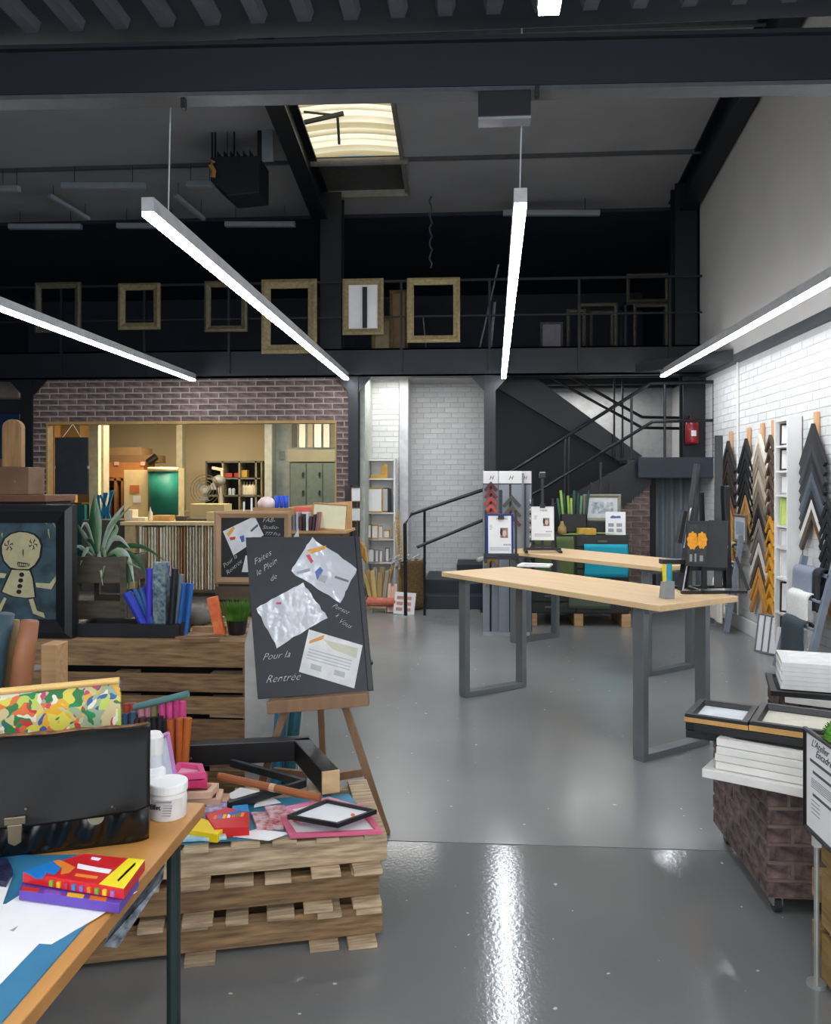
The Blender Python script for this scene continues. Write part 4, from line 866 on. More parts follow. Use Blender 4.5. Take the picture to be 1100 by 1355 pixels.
# table saw rack with boards
yr = 11.3; a, c = PY(165, 695, yr), PY(300, 785, yr)
t = thing('board_rack', 'workbench rack with thin boards stored upright beneath its top', 'rack', ((a.x + c.x) / 2, yr + .4, 0))
zr = a.z
part('worktop', B().b2((PY(160, 690, yr).x, yr - .03, zr), (c.x + .25, yr + .8, zr + .05)), mat('#c9b68a', .6, bump=0), t, world=True, bev=.004)
part('bottom', B().b2((a.x, yr, .06), (c.x + .2, yr + .8, .1)), mat('#5b4c38', .7, bump=0), t, world=True)
part('post', B().b2((a.x, yr, 0), (PY(179, 700, yr).x, yr + .1, zr)), mat('#b39c72', .6, bump=0), t, world=True)
for k in range(34):
    x = PY(184, 700, yr).x + k * .043; part('board', B().b2((x, yr + .01 + .02 * random.random(), .1), (x + random.uniform(.014, .026), yr + .7, zr - .03 * random.random())), mat(random.choice(['#d9cfb4', '#cbbd9c', '#e6dfcb', '#b9a37c', '#a57f5a', '#c9c2b4']), .6, bump=0), t, world=True)
part('back', B().b2((a.x, yr + .72, .1), (c.x + .2, yr + .75, zr)), mat('#17130f', .8, bump=0), t, world=True)
# green curved cabinet
yg = 13.0
wbox('cream_cabinet', 164, 196, 622, 690, yg, .5, '#dcc28c', 'cream cabinet left of the green curved panel', 'cabinet', floor=True)
a, c = PY(194, 619, yg - .1), PY(231, 682, yg - .1); rr = (c.x - a.x) / 2
t = thing('curved_booth', 'cream booth with a curved green front panel', 'cabinet', ((a.x + c.x) / 2, yg + .1, 0))
part('green_panel', B().grid(lambda s, q: ((a.x + c.x) / 2 - rr * math.cos(s * PI), yg + .05 - .25 * math.sin(s * PI), c.z + (a.z - .05 - c.z) * q), 24, 1), mat('#0f6a60', .5, bump=0, c2='#17806a', sc=2), t, world=True, smooth=True, solid=.02)
part('rim', B().grid(lambda s, q: ((a.x + c.x) / 2 - (rr + .01) * math.cos(s * PI), yg + .04 - .26 * math.sin(s * PI), a.z - .06 + .07 * q), 24, 1), mat('#d8c9a0', .5, bump=0), t, world=True, smooth=True, solid=.02)
part('body', B().b2((a.x + .02, yg + .05, 0), (c.x - .02, yg + .4, a.z)), mat('#d8c9a0', .5, bump=0), t, world=True)
for k, (u0, u1, v0, v1, hx, lb) in enumerate(((172, 184, 642, 652, '#c9703a', 'orange notice'), (176, 186, 656, 665, '#e9e4d8', 'white notice'))):
    wbox('notice', u0, u1, v0, v1, yg - .012, .01, hx, lb + ' pinned on the cream cabinet', 'paper', bev=0)
# cardboard on shelf
for k, (u0, u1, v0, v1, hx, lb, y) in enumerate(((131, 187, 592, 603, '#a8875c', 'long flat cardboard pack on the very top of the workshop shelf', 13.9), (131, 205, 602, 612, '#8d6f4a', 'long brown pack second from top on the workshop shelf', 13.8), (131, 190, 612, 632, '#c07f44', 'orange-brown carton in the middle of the workshop shelf', 13.7))):
    wbox('cardboard_pack', u0, u1, v0, v1, y, .5, hx, lb, 'box')
t = thing('storage_shelf', 'wooden storage shelf with dark boards behind the plant', 'shelf', (PY(148, 650, 13.6).x, 13.8, 0))
for u in (131, 151, 160, 188): x = PY(u, 650, 13.6).x; part('post', B().b2((x, 13.6, 0), (x + .04, 14.3, PY(u, 632, 13.6).z)), mat('#b07f4c', .6, bump=0), t, world=True)
part('deck', B().b2((PY(131, 632, 13.6).x, 13.6, PY(131, 633, 13.6).z - .04), (PY(190, 632, 13.6).x, 14.3, PY(131, 633, 13.6).z)), mat('#b07f4c', .6, bump=0), t, world=True)
for k in range(8): x = PY(133 + 6.6 * k, 650, 13.7).x; part('board', B().b2((x, 13.7, .05), (x + .03, 14.2, PY(140, 640 + 5 * (k % 3), 13.7).z)), mat(('#5a3c28', '#2c2622', '#9a5a34')[k % 3], .6, bump=0), t, world=True)
t = thing('dark_pipe_bundle', 'dark rolled cloth on the end of the cardboard packs', 'roll', PY(205, 610, 13.7)); part('roll', B().cyl(PY(196, 612, 13.7), PY(207, 604, 13.7), .06, n=10), M_bfr, t, world=True)
for k, u in enumerate((134, 151, 186)): wbox('paper_tag', u, u + 6, 611, 616, 13.68, .01, '#e8b8a0', ('left', 'middle', 'right')[k] + ' pink tag hanging on the orange-brown carton', 'tag', bev=0)
# black shelf unit
ys = 14.3; a, c = PY(273, 610, ys), PY(346, 700, ys)
t = thing('black_shelf_unit', 'black shelf unit with nine compartments at the workshop back wall', 'shelf', ((a.x + c.x) / 2, ys + .2, 0))
part('back', B().b2((a.x, ys + .36, 0), (c.x, ys + .38, a.z)), M_bfr, t, world=True)
for q in (0, .3, .6, .9, 1): x = a.x + (c.x - a.x) * q; part('divider', B().b2((x - .015, ys, 0), (x + .015, ys + .36, a.z)), mat('#8a8468' if 0 < q else '#4a4838', .5, bump=0), t, world=True)
for v in (610, 632, 655, 680): z = PY(300, v, ys).z; part('shelf', B().b2((a.x, ys, z - .03), (c.x, ys + .36, z)), mat('#6a6858', .5, bump=0), t, world=True)
z1, z2 = PY(300, 632, ys).z, PY(300, 655, ys).z
for k in range(5): x = PY(320 + 4.0 * k, 650, ys).x; solo('white_bottle', B().lathe([(.03, 0), (.035, .02), (.035, .16), (.012, .2), (.012, .24)], (x, ys + .15, z2), 10), mat('#e6dcc0', .4, bump=0), NTH[k] + ' white bottle from left on the black shelf unit', 'bottle', 'white bottles on the black shelf unit', smooth=True)
for k in range(2): wbox('red_box', 297 + 13 * k, 307 + 13 * k, 626, 631.5, ys + .05, .15, '#a8382c', ('left', 'right')[k] + ' small red box on the black shelf unit', 'box')
wbox('yellow_tin', 319, 327, 622, 631.5, ys + .05, .15, '#b9923c', 'square yellow tin on the black shelf unit', 'tin')
for k in range(2): x = PY(301 + 5 * k, 650, ys).x; solo('glass_jar', B().lathe([(.03, 0), (.03, .1), (.02, .12)], (x, ys + .15, z2), 10), M_glassw, ('left', 'right')[k] + ' small glass jar on the black shelf unit', 'jar')
p = PY(287, 640, ys - .25)
# fan
p = PY(271, 648, 13.7)
t = thing('floor_fan', 'round wire-cage floor fan in front of the black shelf unit', 'fan', (p.x, 13.7, 0))
r_ = 20 / F * 13.7
for k in range(5):
    rr = r_ * (k + 1) / 5; part('cage_ring', B().tube([(rr * math.cos(i * PI / 16), .03 * k / 5, p.z + rr * math.sin(i * PI / 16)) for i in range(33)], .006, 5), mat('#5a5648', .4, bump=0), t)
for k in range(3): aa = k * 2 * PI / 3; part('blade', B().prism([(0, .05, p.z), (r_ * .8 * math.cos(aa), .03, p.z + r_ * .8 * math.sin(aa)), (r_ * .75 * math.cos(aa + .8), .06, p.z + r_ * .75 * math.sin(aa + .8))], (0, .005, 0)), mat('#8f8f88', .4, bump=0), t)
part('motor', B().cyl((0, .0, p.z), (0, .18, p.z), .07, n=12), mat('#8f8f88', .4, bump=0), t)
part('stand', B().cyl((0, .1, 0), (0, .1, p.z), .025, n=8).cyl((0, .1, 0), (0, .1, .03), .22, n=16), M_bfr, t)
for k in range(3): p = PY(283 + 3 * k, 636 - 9 * k, 14.0)
t = thing('white_machine', 'white desk fan with folded arm before the shelf unit', 'fan', (PY(290, 660, 13.9).x, 13.9, zr + .05))
zq = zr + .05
part('head', B().lathe([(.02, -.1), (.1, -.06), (.12, 0), (.1, .06), (.02, .1)], (0, 0, PY(290, 636, 13.9).z - zq), 12), mat('#8c8c84', .4, bump=0), t, smooth=True)
part('neck', B().tube([(0, 0, 0), (.03, 0, .2), (0, 0, PY(290, 636, 13.9).z - zq)], .04, 8), mat('#b3aa90', .5, bump=0), t)
part('top_arm', B().bar((-.12, 0, PY(290, 619, 13.9).z - zq), (.08, 0, PY(290, 622, 13.9).z - zq), .06, .05).bar((.05, 0, PY(290, 619, 13.9).z - zq), (.06, 0, PY(290, 636, 13.9).z - zq), .05, .04), mat('#c6bc9c', .5, bump=0), t)
wbox('machine_bench', 236, 330, 676, 690, 13.55, .7, '#8f7f5c', 'cluttered rear bench under the fans', 'bench', floor=True)
wbox('beige_box', 252, 297, 667, 689, 12.6, .4, '#cdb98a', 'long beige machine box standing on the board rack', 'box', floor=True)
p = PZ(199, 694, zr + .05)
t = thing('glue_bottle', 'cream squeeze bottle standing on the board rack worktop', 'bottle', (PY(199, 690, yr + .2).x, yr + .2, zr + .05))
part('body', B().lathe([(.03, 0), (.033, .02), (.033, .12), (.015, .15), (.012, .16)], n=14), mat('#f0e4c0', .4, bump=0), t, smooth=True); part('nozzle', B().lathe([(.012, .16), (.003, .21)], n=10), mat('#f4ecd0', .4, bump=0), t)
for k, (u, w_, h_, hx, lb) in enumerate(((172, .12, .16, '#d9cfb4', 'white box at the left end of the board rack worktop'), (185, .2, .05, '#e3d7b4', 'low white tray on the board rack worktop'), (215, .26, .08, '#c99a5a', 'tan wooden box beside the glue bottle'), (240, .14, .07, '#4a4438', 'dark tool on the board rack worktop'), (262, .3, .04, '#5a5442', 'flat dark tool on the board rack worktop'), (283, .2, .13, '#bfae84', 'beige tin at the right of the rack worktop'))):
    x = PY(u, 690, yr + .3).x; solo('bench_item', B().box((x, yr + .35, zr + .05 + h_ / 2), (w_, .2, h_)), mat(hx, .6, bump=0), lb, 'box', bev=.006)
for k in range(6):
    p = PY(133 + 4.5 * (k % 4), 676 - 4 * k % 7, 12.2); q = PY(130 + 7.5 * (k % 3) + k, 655 - 3 * (k % 3), 12.2); p.z = 1.05
    solo('blue_clamp', B().bar(p, q, .03, .03), mat('#1f7fae', .5, bump=0), NTH[k] + ' blue tool handle behind the plant', 'tool', 'blue tools behind the plant')
wbox('tool_bench', 108, 166, 688, 696, 11.75, .6, '#4c4a44', 'dark tool bench behind the plant', 'bench', floor=True)
wbox('orange_shelving', 62, 72, 560, 700, 13.2, .5, '#b98a50', 'orange-lit shelving edge at the left of the opening', 'shelf', floor=True)
wbox('shelf_back_box', 75, 106, 560, 578, 13.4, .4, '#9a7a48', 'brown box high behind the hanging black panel', 'box')
wbox('green_crate', 76, 112, 668, 700, 12.3, .4, '#0f5c58', 'dark green crate below the hanging black panel', 'box', floor=True)
wbox('packet_shelf', 64, 108, 665.3, 700, 12.75, .3, '#6a4c2c', 'brown shelf carrying the small lit packets', 'shelf', floor=True)
for k in range(5): wbox('small_part_box', 66 + 7 * k, 71 + 7 * k, 655 - 2 * (k % 2), 665, 12.8, .1, ('#e0c890', '#a87838', '#f0e6c8', '#c08a48', '#d8b070')[k], NTH[k] + ' small lit packet below the hanging black panel', 'box')
# hanging black panel
a, c = PY(73, 579, 10.25), PY(117, 654, 10.25)
t = thing('hanging_blackboard', 'plain black board hung on strings in the opening of the brick wall', 'board', ((a.x + c.x) / 2, 10.26, c.z))
part('board', B().b2((a.x, 10.24, c.z), (c.x, 10.265, a.z)), M_board, t, world=True, bev=.002)
top_ = V(((a.x + c.x) / 2, 10.28, oz - .03))
part('string', B().tube([V((a.x + .1, 10.25, a.z)), top_], .004, 4).tube([V((c.x - .1, 10.25, a.z)), top_], .004, 4), M_white, t, world=True)
for x in (a.x, c.x): part('clip', B().box((x, 10.25, (a.z + c.z) / 2 - .02), (.02, .03, .04)), mat('#9a9a98', .4, bump=0), t, world=True)
# lockers
yl = 13.6; a, c = PY(383, 592, yl), PY(470, 700, yl)
t = thing('grey_lockers', 'dark grey metal lockers with handles at the right of the workshop', 'locker', ((a.x + c.x) / 2, yl + .25, 0))
zl = PY(400, 612, yl).z
part('body', B().b2((a.x, yl + .02, 0), (c.x, yl + .5, zl)), mat('#4c544c', .5, bump=0), t, world=True)
for k in range(4):
    xa = a.x + .02 + k * (c.x - a.x) / 4; d_ = part('door', B().b2((xa, yl, .05), (xa + (c.x - a.x) / 4 - .02, yl + .02, zl - .02)), mat('#59625a', .5, bump=0), t, world=True, bev=.003)
    for v in (628, 652): z = PY(400, v, yl).z; part('handle', B().box((xa + (c.x - a.x) / 4 - .06, yl - .01, z), (.03, .03, .08)), M_bfr, d_, world=True)
wbox('locker_top_box', 380, 446, 595, 611, yl, .5, '#7f7a62', 'low beige cabinet on top of the lockers', 'box')
for k, u in enumerate((386, 396, 407, 416, 428, 438)): wbox('white_plank', u, u + (6, 8, 7, 9, 8, 6)[k], 500, 592, yl + .2, .05, ('#4b4638', '#d9d6c4', '#9a9078', '#dfdcd0', '#cfccbc', '#6a6450')[k], NTH[k] + ' upright plank from left above the lockers', 'plank')
wbox('wall_switch', 370, 376, 597, 608, 14.27, .02, '#8e9690', 'grey switch box on the wall left of the lockers', 'switch', bev=0)
# ================================================================ FOREGROUND LEFT: BEECH TABLE
TT = .75
m_bch = mat('#c98f4a', .4, amt=.08, sc=2, st=(10, 1, 10), bump=.01)
t = thing('beech_table', 'beech topped table with dark green tube legs at the left front', 'table', (-1.45, 1.35, 0))
part('tabletop', B().b2((-2.2, .55, TT - .028), (-.71, 2.13, TT)), m_bch, t, world=True, bev=.003)
part('edge_band', B().b2((-.712, .555, TT - .027), (-.708, 2.125, TT - .001)), mat('#a8753c', .5, bump=0), t, world=True)
m_leg = mat('#20302f', .4, bump=0)
for x, y in ((-.762, 2.04), (-.762, .64), (-2.14, 2.04), (-2.14, .64)): part('leg', B().cyl((x, y, 0), (x, y, TT - .028), .0175, n=16), m_leg, t, world=True, smooth=False)
part('apron', B().b2((-.785, .64, TT - .06), (-.765, 2.04, TT - .03)), mat('#7a5230', .6, bump=0), t, world=True)
part('rail', B().cyl((-2.14, 2.04, TT - .045), (-.762, 2.04, TT - .045), .012, n=8), m_leg, t, world=True)
part('shelf_board', B().b2((-1.3, .7, .38), (-.86, 1.75, .40)), mat('#5d3e26', .6, bump=0), t, world=True)
def flat(name, lab, cat, px, z, th, m, group=None, bev=0):
    pts = [PZ(u, v, z) for u, v in px]; return solo(name, B().prism([p - V((0, 0, th)) for p in pts], (0, 0, th)), m, lab, cat, group, bev=bev)
flat('desk_board', 'blue painted board lying on the beech table under the papers', 'board', [(18, 1131), (128, 1131), (160, 1170), (117, 1219), (3, 1351), (-300, 1351), (-160, 1131)], TT + .004, .004, mat('#2f7396', .5, sc=5, amt=.18, bump=0))
flat('white_paper', 'large white sheet below the crayon boxes on the blue board', 'paper', [(8, 1196), (36, 1178), (150, 1192), (182, 1179), (128, 1214), (68, 1249), (52, 1248), (0, 1302), (-70, 1340), (-70, 1200)], TT + .0055, .001, M_paper)
flat('white_paper', 'white sheet at the left image edge overlapping the blue board', 'paper', [(-70, 1150), (-4, 1150), (16, 1161), (1, 1203), (-6, 1225), (-70, 1240)], TT + .007, .001, M_paper)
flat('ink_sketch', 'small grey pen mark printed on the large white sheet', 'drawing', [(13, 1231), (24, 1225), (18, 1232)], TT + .0062, .0005, M_gray)
# poster hanging under the table edge
t = thing('plastic_wrapped_print', 'black and white print in plastic sticking out under the beech table edge', 'print', PZ(175, 1240, TT - .1))
pa = [PZ(218, 1142, TT - .035), PZ(216, 1163, TT - .045), PZ(157, 1252, TT - .16), PZ(138, 1250, TT - .15), PZ(150, 1225, TT - .07)]
part('sheet', B().prism(pa, (-.002, -.002, -.003)), mat('#20262e', .15, sc=38, c2='#aeb6bc', bump=.1), t, world=True)
# satchel
cr_ = PZ(197, 1113, TT); M = TR((cr_.x, cr_.y, TT), .36)
t = thing('leather_satchel', 'worn black leather satchel with brass clasp standing on the beech table', 'bag', M=M)
m_le = mat('#0a0909', .3, sc=7, amt=.35, bump=.16)
m_lf = mat('#0b0a09', .5, sc=6, amt=.4, bump=.12, spec=.22)
Wb, Hb, Db = .50, .262, .13
def wr_(s, q): return .006 * math.sin(s * 23 + q * 9) * (1 - abs(2 * q - 1)) + .004 * math.sin(s * 51 - q * 17)
body = B()
def bodyf(s, q):  # q around the profile: front bottom -> bulge -> top -> back bottom
    prof = [(.0, 0), (-.012, .02), (-.02, .06), (-.012, .11), (.012, .16), (.03, .22), (.045, .25), (.07, .255), (.09, .22), (.12, .1), (.13, 0), (.065, 0), (0, 0)]
    f = q * (len(prof) - 1); i = min(int(f), len(prof) - 2); g = f - i; y = prof[i][0] * (1 - g) + prof[i + 1][0] * g; z = prof[i][1] * (1 - g) + prof[i + 1][1] * g
    ed = min(1, min(s, 1 - s) * 14); k = .75 + .25 * math.sqrt(ed)
    return (-Wb * (1 - s), .065 + (y - .065) * k + (wr_(s, q) if z > .01 else 0) * 2.0, max(0, z * (.985 + .015 * ed) + (.004 * math.sin(s * 31) if z > .02 else 0)))
body.grid(bodyf, 60, 48)
for s in (0, 1):
    ring = [bodyf(s, i / 48) for i in range(48)]; body.add(ring, [tuple(range(48))])
part('body', body, m_le, t, smooth=True)
def flapf(s, q):
    prof = [(.085, .252), (.06, .262), (.035, .257), (.018, .235), (.004, .19), (-.012, .14), (-.026, .10), (-.03, .082)]
    f = q * (len(prof) - 1); i = min(int(f), len(prof) - 2); g = f - i; y = prof[i][0] * (1 - g) + prof[i + 1][0] * g; z = prof[i][1] * (1 - g) + prof[i + 1][1] * g
    c = max(0, (min(s, 1 - s) * 18)); low = .012 * (1 - min(1, c)) * q
    return (-Wb * (1 - s) * 1.01 + .003, y - .004 + .003 * math.sin(s * 15 + q * 6), z + low + .004 * math.sin(s * 9) * q)
part('flap', B().grid(flapf, 50, 24), m_lf, t, smooth=True, solid=.006)
part('worn_edge', B().tube([(-Wb + .01 + (Wb - .012) * i / 20, .05 + .003 * math.sin(i), .262 + .002 * math.sin(i * 2)) for i in range(21)], [.006] * 21, 6), mat('#8a5a26', .6, sc=40, c2='#2a1c10', bump=.1), t, smooth=True, label='tan worn ridge of the flap')
m_br = mat('#6e6450', .35, .7, bump=0)
cx_ = -.283
part('clasp', B().box((cx_, -.04, .098), (.045, .008, .018)).prism([(cx_ - .016, -.045, .09), (cx_ + .016, -.045, .09), (cx_ + .014, -.045, .05), (cx_, -.045, .042), (cx_ - .014, -.045, .05)], (0, .012, 0)), m_br, t, bev=.002, label='brass clasp')
part('lock_plate', B().prism([(-.115 + .018 * math.cos(a), -.034, .082 - abs(.016 * math.sin(a))) for a in [i * PI / 8 for i in range(9)]], (0, .006, 0)), mat('#8f8c74', .4, .5, bump=0), t)
for x, z in ((-.075, .098), (-.08, .104), (-.262, .12)): part('rivet', B().cyl((x, -.03, z), (x, -.036, z), .003, n=8), m_br, t)
# painted canvas with dowel
def paint_mat():
    m = bpy.data.materials.new('abstract_paint'); m.use_nodes = True; N = m.node_tree.nodes; L = m.node_tree.links; b = N['Principled BSDF']; b.inputs['Roughness'].default_value = .45
    tc = N.new('ShaderNodeTexCoord'); nz = N.new('ShaderNodeTexNoise'); nz.inputs['Scale'].default_value = 14; ad = N.new('ShaderNodeVectorMath'); ad.operation = 'MULTIPLY_ADD'
    ad.inputs[1].default_value = (.14, .14, .14); L.new(tc.outputs['Object'], nz.inputs['Vector']); L.new(nz.outputs['Color'], ad.inputs[0]); L.new(tc.outputs['Object'], ad.inputs[2])
    vo = N.new('ShaderNodeTexVoronoi'); vo.inputs['Scale'].default_value = 42; L.new(ad.outputs[0], vo.inputs['Vector'])
    sp = N.new('ShaderNodeSeparateColor'); L.new(vo.outputs['Color'], sp.inputs[0]); cr = N.new('ShaderNodeValToRGB'); cr.color_ramp.interpolation = 'CONSTANT'
    cs = ['#d8cc52', '#2f7a42', '#cbb98a', '#c23a3c', '#e0a82c', '#b9c95a', '#c04668', '#e5dcc8', '#1f8a55', '#9aa88a', '#d8703a', '#3a5f9a']
    el = cr.color_ramp.elements; el[0].color = (*lin(cs[0]), 1); el[1].position = 1 / 12; el[1].color = (*lin(cs[1]), 1)
    for i in range(2, 12): e = el.new(i / 12); e.color = (*lin(cs[i]), 1)
    L.new(sp.outputs[0], cr.inputs[0]); L.new(cr.outputs[0], b.inputs['Base Color'])
    bu = N.new('ShaderNodeBump'); bu.inputs['Strength'].default_value = .4; L.new(nz.outputs[0], bu.inputs['Height']); L.new(bu.outputs[0], b.inputs['Normal']); return m
a = PY(158, 902, 2.1); d = PY(0, 917, 2.02); dirx = (a - d).normalized(); l0 = a - dirx * .52
t = thing('painted_canvas', 'unrolled colourful abstract canvas on a wooden dowel behind the satchel', 'painting', (a.x - .25, 2.06, TT))
low = lambda p: V((p.x + .0, p.y, TT + .001))
part('canvas', B().prism([l0, a + V((.002, 0, 0)), low(a + V((.004, 0, 0))), low(l0)], (0, .006, 0)), paint_mat(), t, world=True)
part('dowel', B().cyl(l0 + V((0, -.002, .004)), a + V((.001, -.002, .004)), .009, n=12), mat('#d8b26a', .5, bump=0), t, world=True)
# jars
def jar(p, r, h, lab, nm='paint_jar', txt='Effet'):
    t = thing(nm, lab, 'jar', p)
    part('body', B().lathe([(r * .93, 0), (r * .97, .004), (r * .97, h * .68), (r * .9, h * .72), (r * .9, h * .74)], n=32), mat('#e4dfd8', .35, amt=.02, bump=0), t, smooth=True)
    part('lid', B().lathe([(r, h * .74), (r * 1.02, h * .76), (r * 1.02, h * .97), (r * .97, h), (r * .3, h)], n=32), mat('#f4f3f0', .35, amt=.02, bump=0), t, bev=.001)
    lb = part('paper_label', B().grid(lambda s, q: ((r * .985) * math.cos(-2.3 + 1.9 * s), r * .985 * math.sin(-2.3 + 1.9 * s), h * (.1 + .52 * q)), 20, 1), mat('#d6d1cc', .5, bump=0), t, smooth=True)
    if txt:
        text(txt, .017, M_ink, t, Matrix.Rotation(-.15, 4, 'Z') @ onface(-.026, -r * .99, h * .36), ext=.002)
        b = B()
        for k in range(5): b.box((.012 + .001 * k, -r * .985, h * (.2 + .07 * k)), (.022, .003, .0016))
        b.box((0, -r * .99, h * .58), (.05, .004, .003)); part('print_lines', b, M_gray, t)
    return t
jp = PZ(223, 1079, TT); jp.z = TT
jar(jp + V((0, 0, 0)), .0475, .090, 'white paint jar with grey lettered label on the beech table corner')
jq = PZ(203, 1058, TT)
jar(V((-.835, 2.075, TT)), .036, .105, 'second white jar, mostly hidden between satchel and front jar', txt=None)
jar(V((-.90, 2.09, TT)) + V((.035, .005, 0)), .024, .235, 'tall white bottle standing highest behind the satchel corner', nm='white_bottle', txt=None) if 0 else None
t = thing('white_bottle', 'tall white bottle standing highest behind the satchel corner', 'bottle', (PY(204, 1000, 2.115).x, 2.104, TT))
part('body', B().lathe([(.024, 0), (.026, .004), (.026, .15), (.02, .17)], n=20), mat('#d9dde2', .4, bump=0), t, smooth=True)
part('cap', B().lathe([(.027, .135), (.028, .14), (.028, .182), (.022, .192), (.006, .192)], n=20), M_white, t)
# crayon boxes
def cbox(lab, px, z, th, hx, name='crayon_box', cat='box'):
    pts = [PZ(u, v, z) for u, v in px]; c = sum(pts, V()) / len(pts); c.z = z - th
    t = thing(name, lab, cat, c); part('carton', B().prism([p - V((0, 0, th)) for p in pts], (0, 0, th)), mat(hx, .35, amt=.05, bump=0), t, world=True, bev=.0015); return t
def deco(t, px, z, hx, nm='print_patch', th=.0008): part(nm, B().prism([PZ(u, v, z) for u, v in px], (0, 0, th)), mat(hx, .4, amt=.05, bump=0), t, world=True)
zb1, zb2 = TT + .027, TT + .05
t = cbox('purple crayon box underneath the red and yellow one', [(25, 1178), (158, 1196), (184, 1160), (110, 1140), (32, 1160)], zb1, .020, '#5b3fa0')
for k, hx in enumerate(('#c0392b', '#7b4fb5', '#e0b020', '#d46a2a')): deco(t, [(28 + 30 * k, 1178 + 4 * k), (50 + 30 * k, 1181 + 4 * k), (52 + 30 * k, 1176 + 4 * k), (30 + 30 * k, 1173 + 4 * k)], zb1, hx)
t = cbox('red crayon box with yellow end and blue splash, on the beech table', [(30, 1154), (164, 1176), (192, 1138), (112, 1129)], zb2, .022, '#c91f26')
deco(t, [(131, 1170), (164, 1176), (192, 1138), (170, 1136)], zb2, '#f0dd1e')
deco(t, [(30, 1154), (50, 1147), (72, 1139), (84, 1141), (80, 1150), (72, 1158), (62, 1155), (56, 1163), (46, 1163), (41, 1158)], zb2, '#1f78c8')
deco(t, [(70, 1140), (78, 1138), (90, 1143), (100, 1148), (92, 1155), (80, 1157), (82, 1149)], zb2 + .0006, '#e08030')
deco(t, [(103, 1143), (128, 1148), (148, 1151), (144, 1156), (124, 1153), (102, 1149)], zb2, '#f2eef0', nm='lettering_band')
deco(t, [(101, 1156), (130, 1160), (128, 1163), (99, 1159)], zb2, '#e88a2a')
deco(t, [(122, 1134), (134, 1136), (130, 1139), (120, 1137)], zb2, '#dfe6f4')
deco(t, [(155, 1165), (178, 1142), (180, 1144), (157, 1167)], zb2, '#a8c0c8')
pa, pb_ = PZ(30, 1154, zb2), PZ(164, 1176, zb2)
for k in range(9):
    p = pa.lerp(pb_, .3 + .075 * k) - V((0, 0, .012)); nrm_ = V(((pb_ - pa).y, -(pb_ - pa).x, 0)).normalized()
    solo_ = part('crayon_window', B().box(p + nrm_ * .0006, (.008, .008, .011), Matrix.Rotation(math.atan2((pb_ - pa).y, (pb_ - pa).x), 3, 'Z')), mat(('#7fae2a', '#d9b020', '#b03050', '#2a78b8', '#7a5aa8', '#c8702a', '#5aa040', '#d8c030', '#a06ab0')[k], .4, bump=0), t, world=True)
# green cup with orange pencils
cp = PZ(-12, 1133, TT)
t = thing('green_cup', 'lime green pencil cup at the left image edge', 'cup', cp)
part('cup', B().lathe([(.024, 0), (.026, .004), (.033, .09), (.031, .09), (.025, .006)], n=20), mat('#8fc23a', .4, bump=0), t, smooth=True)
for k in range(6):
    a_ = k * 1.05; q = V((.016 * math.cos(a_), .016 * math.sin(a_), 0))
    solo('orange_pencil', B().cyl(cp + q + V((0, 0, .006)), cp + q * 2.0 + V((0, 0, .125 + .01 * (k % 3))), .004, n=6), mat('#d8602a', .5, bump=0), NTH[k] + ' orange pencil standing in the lime green cup', 'pencil', 'orange pencils in the green cup')
p = PZ(3, 1160, TT + .004)
flat('dark_packet', 'dark blue packet lying in front of the satchel at the left edge', 'packet', [(-30, 1133), (10, 1136), (17, 1150), (8, 1166), (-30, 1160)], TT + .02, .014, mat('#23264a', .3, sc=40, c2='#111322', bump=.1))
# ================================================================ PALLET STACK
PO = PZ(507, 1242, 0); PR = math.radians(15); PH = .127
PMx = TR((PO.x, PO.y, 0), PR)
def pallet(lab, z, dx, dy, m1, m2, L_=1.28, D_=.50):
    t = thing('wooden_pallet', lab, 'pallet', M=PMx @ Matrix.Translation(V((dx, dy, z))), group='stacked pallets used as a low table')
    for k in range(3):
        y = .005 + k * (D_ - .055) / 2; part('stringer', B().box((-L_ / 2, y + .022, PH / 2), (L_, .044, PH - .036)), m1, t, bev=.003)
    n = 9
    for k in range(n):
        x = -.055 - k * (L_ - .11) / (n - 1) + random.uniform(-.012, .012); ww = random.uniform(.075, .1)
        part('slat', B().box((x, D_ / 2 - .012 + random.uniform(-.015, .01), PH - .009), (ww, D_ + .03, .0175)), m2, t, bev=.002)
    for k in (0, 1, 4, 7, 8):
        x = -.06 - k * (L_ - .12) / 8; part('bottom_board', B().box((x + random.uniform(-.02, .02), D_ / 2 - .02 + random.uniform(-.03, .0), .009), (.1, D_ + .04, .0175)), m2, t, bev=.002)
    return t
pallet('bottom pallet of the stack of three, its boards on the grey floor', 0, 0, -.0, M_pal, M_pal2)
pallet('middle pallet of the stack of three', PH, -.01, .015, M_pal, M_pal2)
pallet('topmost, palest pallet of the stack of three', PH * 2, .015, .0, M_pal2, M_pal2)
ZP = PH * 3 + .001
flat('blue_sheet', 'turquoise blue board covering most of the pallet table top', 'board', [(186, 1120), (330, 1110), (496, 1092), (462, 1050), (300, 1060), (190, 1080)], ZP + .004, .004, mat('#4596b0', .4, sc=4, c2='#20627f', bump=0))
def bars(name, lab, cat, segs, w_, h_, m, ends=None, group=None):
    a0 = segs[0][0]; t = thing(name, lab, cat, (a0.x, a0.y, min(s[0].z for s in segs) - h_ / 2), group=group)
    for a_, b_ in segs: part('rail', B().bar(a_, b_, w_, h_), m, t, world=True, bev=.003)
    if ends:
        for c, d_, R in ends: part('raw_end', B().box(c, d_, R), M_wood, t, world=True)
    return t
zt = ZP + .055
A1, A2, A3 = PZ(222, 1002, zt), PZ(398, 990, zt), PZ(437, 1034, zt)
dd = (A3 - A2).normalized()
